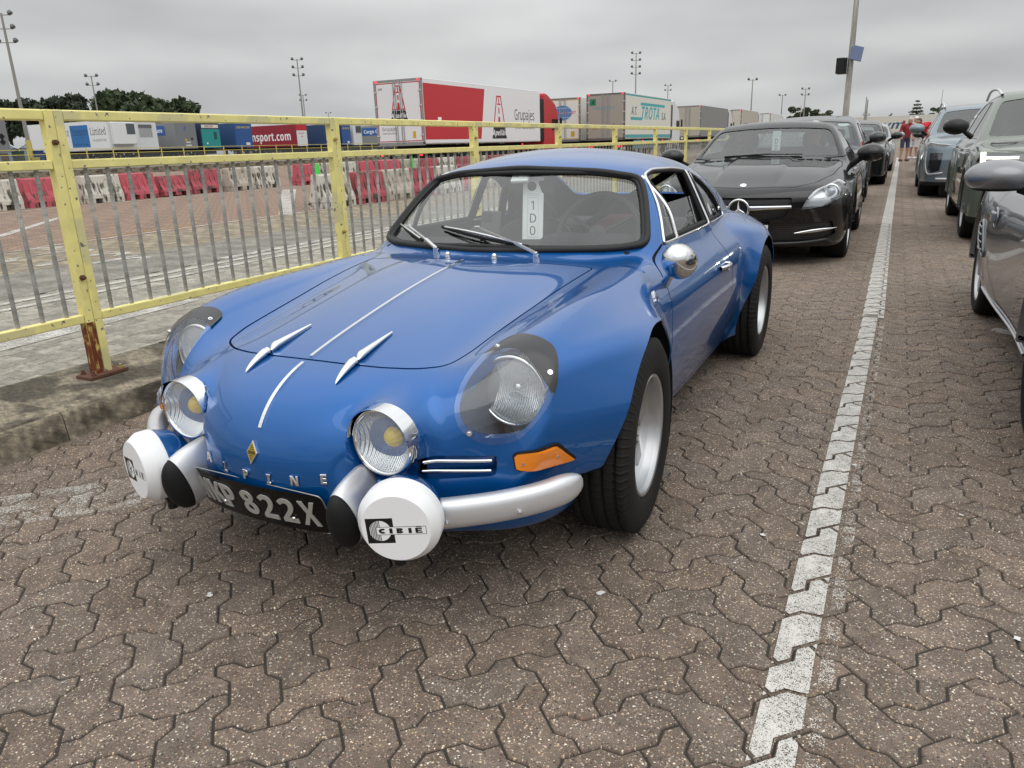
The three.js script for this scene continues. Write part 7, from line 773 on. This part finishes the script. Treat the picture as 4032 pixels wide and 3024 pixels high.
tree('left tree of the dark pair above the black roadster', -27, -256, 0, 11.0, 8.0, 0, 'round', 2600); tree('right tree of the dark pair above the black roadster', -20.5, -257, 0, 10.2, 8.4, 1, 'round', 2600); tree('pointed cedar above the man in red', 4.4, -218, 0, 8.8, 5.6, 2, 'fir', 3000); tree('round tree right of the cedar', 8.7, -218, 0, 7.8, 4.4, 0, 'round', 1800); tree('small tree above the lettered wall trailer', -1.7, -248, 0, 7.6, 3.0, 0, 'round', 1200); tree('thin grey leafless tree above the lettered wall trailer', -7.5, -235, 0, 8.0, 3.2, 1, 'round', 160); tree('dark tree behind the pale green car roof', 20, -180, 0, 9.0, 4.5, 2, 'round', 1600); tree('small dark tree at the end of the lorry lane', -33, -240, 0, 6.6, 3.4, 2, 'round', 1000); tree('low tree behind the Cargo Care trailer', -112, -150, 0.8, 6.8, 7, 0, 'round', 1400);
// low far hedge line and distant sheds
{ const hb = []; for (let i = 0; i < 60; i++) hb.push([rr(-160, -60), 1.4 + rr(0, 0.8), -150 - rr(0, 30), rr(1.5, 3)]); const m = part(scene, 'distant_woodland', leafCloud(hb, 5200, 0.5), leafMats[2]); m.userData = { kind: 'stuff', label: 'dark distant woodland along the horizon', category: 'woodland' }; }
for (const [x, z, w, d, l] of [[-101, -60.5, 2.6, 9, 'pale blue gabled shed left of the first yellow post'], [-100, -63.6, 2.8, 9, 'second pale blue gabled shed beside the first']]) { const g = thing('gabled_shed', l, 'shed', [x, 0.8, z], -0.6, 'gabled sheds'); part(g, 'wall', box(d, 1.9, w, 0, 0.95, 0), std(0.22, 0.29, 0.32, 0.8)); part(g, 'roof', extr([[-w / 2 - 0.2, 1.85], [0, 2.75], [w / 2 + 0.2, 1.85]], d + 0.3).rotateY(Math.PI / 2).translate(-d / 2 - 0.15, 0, 0), std(0.34, 0.42, 0.45, 0.7)); part(g, 'verge', merge([bar([d / 2 + 0.2, 1.83, -w / 2 - 0.22], [d / 2 + 0.2, 2.80, 0], 0.05, 0.14), bar([d / 2 + 0.2, 1.83, w / 2 + 0.22], [d / 2 + 0.2, 2.80, 0], 0.05, 0.14)]), std(0.7, 0.71, 0.72, 0.6)); part(g, 'door', box(0.04, 1.3, 0.8, d / 2 + 0.02, 0.65, 0), std(0.10, 0.06, 0.05, 0.8)); }
for (const [x, z, c, l] of [[-73.2, -44.6, [0.03, 0.06, 0.05], 'dark green wheeled bin beside the left light mast'], [-72.4, -46.0, [0.02, 0.05, 0.18], 'blue wheeled bin right of the left light mast'], [-73.0, -44.9, [0.55, 0.46, 0.05], 'low yellow bin in front of the green bin']]) { const low = c[0] > 0.3, g = thing('wheeled_bin', l, 'bin', [x + (low ? 1.5 : 0), 0.8, z], 0, 'bins by the far railing'), h = low ? 0.5 : 1.15; part(g, 'tub', extr([[-0.30, 0], [0.30, 0], [0.36, h], [-0.36, h]], 0.7, 0.02).translate(0, 0, -0.35), std(...c, 0.6)); part(g, 'lid', rbox(0.80, 0.08, 0.82, 0.03, 0, h + 0.05, 0), std(...c, 0.5)); }
// lettered trailer closing the lane
{ const t = printMat(1024, 256, (c) => { c.fillStyle = '#c9c4b8'; c.fillRect(0, 0, 1024, 256); c.fillStyle = '#24506f'; c.font = 'italic bold 210px sans-serif'; c.save(); c.translate(80, 205); c.scale(1.25, 1); c.fillText('evm', 0, 0); c.restore(); c.fillStyle = '#8c3438'; c.fillRect(600, 60, 44, 180); }); const g = thing('wall_trailer', 'long cream trailer with blue lettering closing the far end of the lane', 'trailer', [0.6, 0, -150]); part(g, 'trailer_box', rbox(15, 2.8, 2.5, 0.03, 0, 2.6, -1.25), std(0.56, 0.54, 0.49, 0.7)); part(g, 'side_print', new THREE.PlaneGeometry(9, 2.3).translate(0.2, 2.55, 0.02), t); part(g, 'chassis', box(14.5, 0.3, 2.2, 0, 1.0, -1.25), M.matt); for (const x of [-5.4, -4.1, -2.8, 5.5]) { const w = new THREE.Group(); w.name = 'wheel'; g.add(w); w.position.set(x, 0.51, -0.3); w.rotation.y = Math.PI / 2; part(w, 'tyre', lorryWheel.t, carTyre); part(w, 'rim', lorryWheel.r, M.rimSilver); } 
  const g2 = thing('low_shed', 'long low white shed roof behind the dark grey hatchback', 'shed', [-15, 0, -165]); part(g2, 'wall', box(16, 3.2, 6, 0, 1.6, 0), std(0.5, 0.5, 0.49, 0.8)); part(g2, 'roof', box(16.6, 0.35, 6.6, 0, 3.4, 0), std(0.62, 0.62, 0.6, 0.7)); }
// ---------------------------------------------------------------- people
const skin = [0.42, 0.24, 0.17];
function person(label, pos, turn, o) { // joints in metres; one continuous body mesh coloured by clothing
  const k = o.h / 1.75, J = { ...{ pelvis: [0, 0.95, 0], chest: [0, 1.30, 0.02], neck: [0, 1.48, 0.03], head: [0, 1.62, 0.06], shL: [0.19, 1.42, 0.02], elL: [0.27, 1.14, 0.0], haL: [0.26, 0.90, 0.12], shR: [-0.19, 1.42, 0.02], elR: [-0.27, 1.14, 0.0], haR: [-0.26, 0.90, 0.12], hiL: [0.10, 0.92, 0], knL: [0.12, 0.50, 0.03], anL: [0.13, 0.09, 0], hiR: [-0.10, 0.92, 0], knR: [-0.12, 0.50, 0.03], anR: [-0.13, 0.09, 0] }, ...o.j };
  const cap = (a, b, ra, rb) => (x, y, z) => capsule(x, y, z, a, b, ra, rb); const B = [[cap(J.pelvis, J.chest, 0.155, 0.165), 0], [cap(J.shL, J.shR, 0.085, 0.085), 0], [cap(J.neck, J.head, 0.058, 0.06), 0]]; for (const s of ['L', 'R']) B.push([cap(J['sh' + s], J['el' + s], 0.062, 0.048), 0], [cap(J['el' + s], J['ha' + s], 0.046, 0.034), 0], [cap(J['hi' + s], J['kn' + s], 0.095, 0.066), 0], [cap(J['kn' + s], J['an' + s], 0.058, 0.040), 0]);
  const hx = J.head[0], hy = J.head[1], hz = J.head[2]; const hands = []; for (const s of ['L', 'R']) { const a = J['ha' + s], e = J['el' + s], d = V3(a[0] - e[0], a[1] - e[1], a[2] - e[2]).normalize(); for (let i = 0; i < 4; i++) { const q = (i - 1.5) * 0.022; hands.push(cap([a[0] + d.x * 0.05 + q * 0.2, a[1] + d.y * 0.05, a[2] + q], [a[0] + d.x * (0.13 + 0.01 * (i % 2)) + q * 0.2, a[1] + d.y * 0.13, a[2] + d.z * 0.13 + q], 0.0105, 0.009)); } hands.push(cap(a, [a[0] + d.x * 0.06, a[1] + d.y * 0.06, a[2] + d.z * 0.06], 0.036, 0.034), cap(a, [a[0] + d.x * 0.07, a[1] + d.y * 0.06, a[2] + 0.05], 0.014, 0.010)); }
  const f = (x, y, z) => { let d = 9; for (const [g] of B) d = smin(d, g(x, y, z), 0.05); let h = ell(x, y, z, [hx, hy + 0.01, hz], [0.078, 0.115, 0.098]); h = smin(h, ell(x, y, z, [hx, hy - 0.01, hz + 0.10], [0.014, 0.024, 0.022]), 0.012); h = smin(h, ell(x, y, z, [hx, hy - 0.075, hz + 0.045], [0.045, 0.04, 0.05]), 0.03); for (const s of [1, -1]) h = smin(h, ell(x, y, z, [hx + s * 0.08, hy, hz - 0.01], [0.014, 0.032, 0.02]), 0.008); d = smin(d, h, 0.02); for (const g of hands) d = smin(d, g(x, y, z), 0.012); for (const s of ['L', 'R']) { const a = J['an' + s]; d = smin(d, capsule(x, y, z, [a[0], 0.05, a[2] - 0.03], [a[0], 0.045, a[2] + 0.15], 0.05, 0.042), 0.03); } return Math.max(d, 0.003 - y); };
  const R = polygonize(f, [-0.75, -0.02, -0.6], [0.75, 1.85, 0.75], o.cell ?? 0.016), C = []; const onHead = (y) => y > J.neck[1] + 0.02; for (let i = 0; i < R.P.length; i += 3) { const [x, y, z] = [R.P[i], R.P[i + 1], R.P[i + 2]]; let c = o.shirt; const dh = Math.min(...['L', 'R'].map((s) => Math.hypot(x - J['ha' + s][0], y - J['ha' + s][1], z - J['ha' + s][2]))), legY = y < J.pelvis[1] - 0.02 && Math.abs(x) < 0.24; if (dh < 0.11 || (o.bareArms && ['L', 'R'].some((s) => capsule(x, y, z, J['el' + s], J['ha' + s], 0.07) < 0 && dh > 0))) c = skin; else if (Math.hypot(x - hx, y - hy, z - hz) < 0.19 && onHead(y)) { c = skin; if (z > hz + 0.07) { for (const s of [1, -1]) if (Math.hypot(x - hx - s * 0.032, y - hy - 0.005) < 0.012) c = [0.03, 0.02, 0.02]; if (Math.hypot((x - hx) / 2.2, y - hy + 0.055) < 0.010) c = [0.25, 0.09, 0.08]; } } else if (y < 0.10) c = o.shoes; else if (legY) c = y > o.hem ? o.trousers : skin; C.push(...c); }
  const g = geoOf(R); g.setAttribute('color', new THREE.Float32BufferAttribute(C, 3)); const t = thing('person', label, 'person', pos, turn, o.group); t.scale.setScalar(k); part(t, 'body', g, new THREE.MeshStandardMaterial({ vertexColors: true, roughness: 0.8 }));
  const hf = (x, y, z) => smax(ell(x, y, z, [hx, hy + 0.025, hz - 0.012], [0.088, 0.118, 0.108]), -smax(smax(hy + (o.cap ? 0.03 : 0.045) - y, z - hz - 0.03, 0.02) * -1, -9, 0.01), 0.005); const hair = (x, y, z) => Math.max(ell(x, y, z, [hx, hy + 0.025, hz - 0.014], [0.087, 0.115, 0.108]), Math.min(hy + 0.055 - y, z - hz + 0.01) * 1); part(t, o.cap ? 'cap' : 'hair', geoOf(polygonize(o.cap ? (x, y, z) => Math.min(Math.max(ell(x, y, z, [hx, hy + 0.03, hz - 0.005], [0.088, 0.108, 0.108]), hy + 0.05 - y), Math.max(ell(x, y, z, [hx, hy + 0.055, hz + 0.12], [0.075, 0.012, 0.075]), 0)) : hair, [hx - 0.2, hy - 0.15, hz - 0.2], [hx + 0.2, hy + 0.25, hz + 0.3], 0.012)), std(...o.hair, 0.85)); return t; }
person('man in a dark red sweater and navy shorts standing on the far lane line', [1.55, 0, -34.5], 0.5, { h: 1.78, shirt: [0.26, 0.025, 0.03], trousers: [0.035, 0.04, 0.085], shoes: [0.12, 0.07, 0.05], hem: 0.52, hair: [0.45, 0.44, 0.43], cell: 0.02, group: 'people standing between the queues', j: { chest: [0, 1.28, 0.10], neck: [0, 1.44, 0.16], head: [0.0, 1.555, 0.24], shL: [0.20, 1.37, 0.10], shR: [-0.20, 1.37, 0.10], elR: [-0.30, 1.12, 0.06], haR: [-0.30, 0.95, 0.22], elL: [0.28, 1.10, 0.05], haL: [0.22, 0.90, 0.15] } });
person('person in white shirt, white shorts and white cap behind the man in red', [1.95, 0, -37.5], -0.6, { h: 1.80, shirt: [0.62, 0.62, 0.63], trousers: [0.60, 0.60, 0.62], shoes: [0.65, 0.65, 0.66], hem: 0.50, hair: [0.70, 0.70, 0.70], cap: true, cell: 0.02, bareArms: true, group: 'people standing between the queues', j: {} });
person('person in a bright red top bending over beside the white hatchback', [2.35, 0, -36.5], -1.2, { h: 1.80, shirt: [0.50, 0.02, 0.03], trousers: [0.05, 0.05, 0.06], shoes: [0.03, 0.03, 0.03], hem: 0.1, hair: [0.08, 0.06, 0.05], cell: 0.02, group: 'people standing between the queues', j: { chest: [0, 1.32, 0.12], neck: [0, 1.45, 0.25], head: [0, 1.52, 0.36], haL: [0.2, 1.3, 0.45], elL: [0.28, 1.3, 0.2], haR: [-0.2, 1.3, 0.45], elR: [-0.28, 1.3, 0.2] } });
person('person in a black T-shirt and black cap behind the crossover', [3.15, 0, -35.5], 0.2, { h: 1.82, shirt: [0.02, 0.02, 0.022], trousers: [0.05, 0.05, 0.06], shoes: [0.03, 0.03, 0.03], hem: 0.1, hair: [0.02, 0.02, 0.02], cap: true, bareArms: true, cell: 0.02, group: 'people standing between the queues', j: {} });
// seated in the black roadster
const seated = { pelvis: [0, 0.35, 0], chest: [0, 0.70, -0.08], neck: [0, 0.90, -0.10], head: [0, 1.04, -0.07], shL: [0.19, 0.82, -0.08], shR: [-0.19, 0.82, -0.08], elL: [0.27, 0.58, 0.08], haL: [0.16, 0.66, 0.34], elR: [-0.27, 0.58, 0.08], haR: [-0.16, 0.66, 0.34], hiL: [0.10, 0.34, 0.05], knL: [0.13, 0.40, 0.46], anL: [0.12, 0.09, 0.62], hiR: [-0.10, 0.34, 0.05], knR: [-0.13, 0.40, 0.46], anR: [-0.12, 0.09, 0.62] };
for (const [s, l, sh, ha] of [[-1, 'driver of the black roadster in a dark top, seen through the windscreen', [0.03, 0.03, 0.035], [0.10, 0.07, 0.05]], [1, 'passenger of the black roadster with pale hair, seen through the windscreen', [0.05, 0.05, 0.06], [0.50, 0.47, 0.42]]]) person(l, [0.10 + s * 0.37, 0.10, -5.94 - 1.32], 0, { h: 1.75, shirt: sh, trousers: [0.03, 0.03, 0.04], shoes: [0.02, 0.02, 0.02], hem: 0, hair: ha, j: seated, group: 'people sitting in the black roadster' });
// ---------------------------------------------------------------- tag, toll box and phone in the coupe, card in the roadster
{ const t = canvasTex(256, 768, (c) => { c.fillStyle = '#e6eaea'; c.fillRect(0, 0, 256, 768); c.fillStyle = '#1d2022'; c.beginPath(); c.arc(110, 110, 56, 0, 7); c.fill(); c.strokeStyle = '#9aa3a6'; c.lineWidth = 3; c.strokeRect(62, 200, 132, 510); c.font = '150px sans-serif'; c.textAlign = 'center'; c.fillText('1', 128, 390); c.fillText('D', 128, 545); c.fillText('0', 128, 695); c.fillStyle = '#8a9396'; c.fillRect(80, 215, 96, 4); c.fillRect(80, 240, 96, 4); c.fillRect(60, 725, 140, 4); });
  const g = thing('parking_tag', 'white hanging tag printed 1 D 0 behind the coupe windscreen', 'tag', [0.035, 0.872, -0.775], 0.25); const card = rbox(0.084, 0.25, 0.0015, 0.0005); part(g, 'card', card, std(0.72, 0.74, 0.74, 0.6)); part(g, 'printed_face', new THREE.PlaneGeometry(0.083, 0.249).translate(0, 0, 0.0012), new THREE.MeshStandardMaterial({ map: t, roughness: 0.6 })); g.rotation.x = -0.10;
  const b = thing('toll_box', 'small white toll transponder stuck at the top of the coupe windscreen', 'transponder', [0.0, 0.995, -0.742], 0); b.rotation.set(-0.9, 0, 0.05); part(b, 'case', rbox(0.075, 0.05, 0.016, 0.006), std(0.72, 0.74, 0.73, 0.4)); part(b, 'label', rbox(0.03, 0.03, 0.004, 0.002, 0.015, 0, 0.009), std(0.60, 0.63, 0.62, 0.5));
  const ph = thing('phone', 'black smartphone on a suction mount behind the coupe windscreen', 'phone', [-0.085, 0.80, -0.63], 0.35); ph.rotation.x = -0.25; part(ph, 'case', rbox(0.078, 0.155, 0.012, 0.008), std(0.03, 0.03, 0.033, 0.5)); part(ph, 'camera_bump', rbox(0.036, 0.036, 0.004, 0.006, -0.016, 0.052, 0.008), M.black); for (const [x, y] of [[-0.024, 0.06], [-0.024, 0.044], [-0.008, 0.052]]) part(ph, 'camera_lens', cyl(0.006, 0.006, 0.003, 12, x, y, 0.011, Math.PI / 2), std(0.02, 0.02, 0.025, 0.05)); part(ph, 'mount', merge([rod([0, -0.06, 0.0], [-0.03, -0.03, 0.10], 0.007, 0.007, 8), T4(new THREE.SphereGeometry(0.035, 20, 10).scale(1, 1, 0.35), -0.03, -0.03, 0.11)]), M.black);
  const t2 = canvasTex(128, 256, (c) => { c.fillStyle = '#dfe6e6'; c.fillRect(0, 0, 128, 256); c.fillStyle = '#26292b'; c.font = '90px sans-serif'; c.textAlign = 'center'; c.fillText('D', 64, 165); c.fillText('0', 64, 245); }); const g2 = thing('parking_tag', 'white hanging tag behind the black roadster windscreen', 'tag', [0.14, 1.08, -6.86], 0.1); part(g2, 'card', rbox(0.085, 0.20, 0.002, 0.0005), std(0.7, 0.72, 0.72, 0.6)); part(g2, 'printed_face', new THREE.PlaneGeometry(0.084, 0.199).translate(0, 0, 0.0015), new THREE.MeshStandardMaterial({ map: t2, roughness: 0.6 }));
  // stickers on the coupe quarter window
  for (const [z, y, r, col, l] of [[-1.55, 0.815, 0.028, [0.5, 0.5, 0.5], 'black and white chequered sticker on the coupe quarter window'], [-1.47, 0.83, 0.022, [0.10, 0.35, 0.06], 'small green sticker on the coupe quarter window']]) { const p = march(A.f, [1.2, y, z], [-1, 0, 0]), n = fnormal(A.f, p), m = single('window_sticker', new THREE.CircleGeometry(r, 20), std(...col, 0.5), l, 'sticker', 'coupe window stickers'); m.position.set(p[0] - n[0] * 0.007, p[1] - n[1] * 0.007, p[2] - n[2] * 0.007); m.lookAt(p[0] + n[0], p[1] + n[1], p[2] + n[2]); } }
renderer.render(scene, camera);
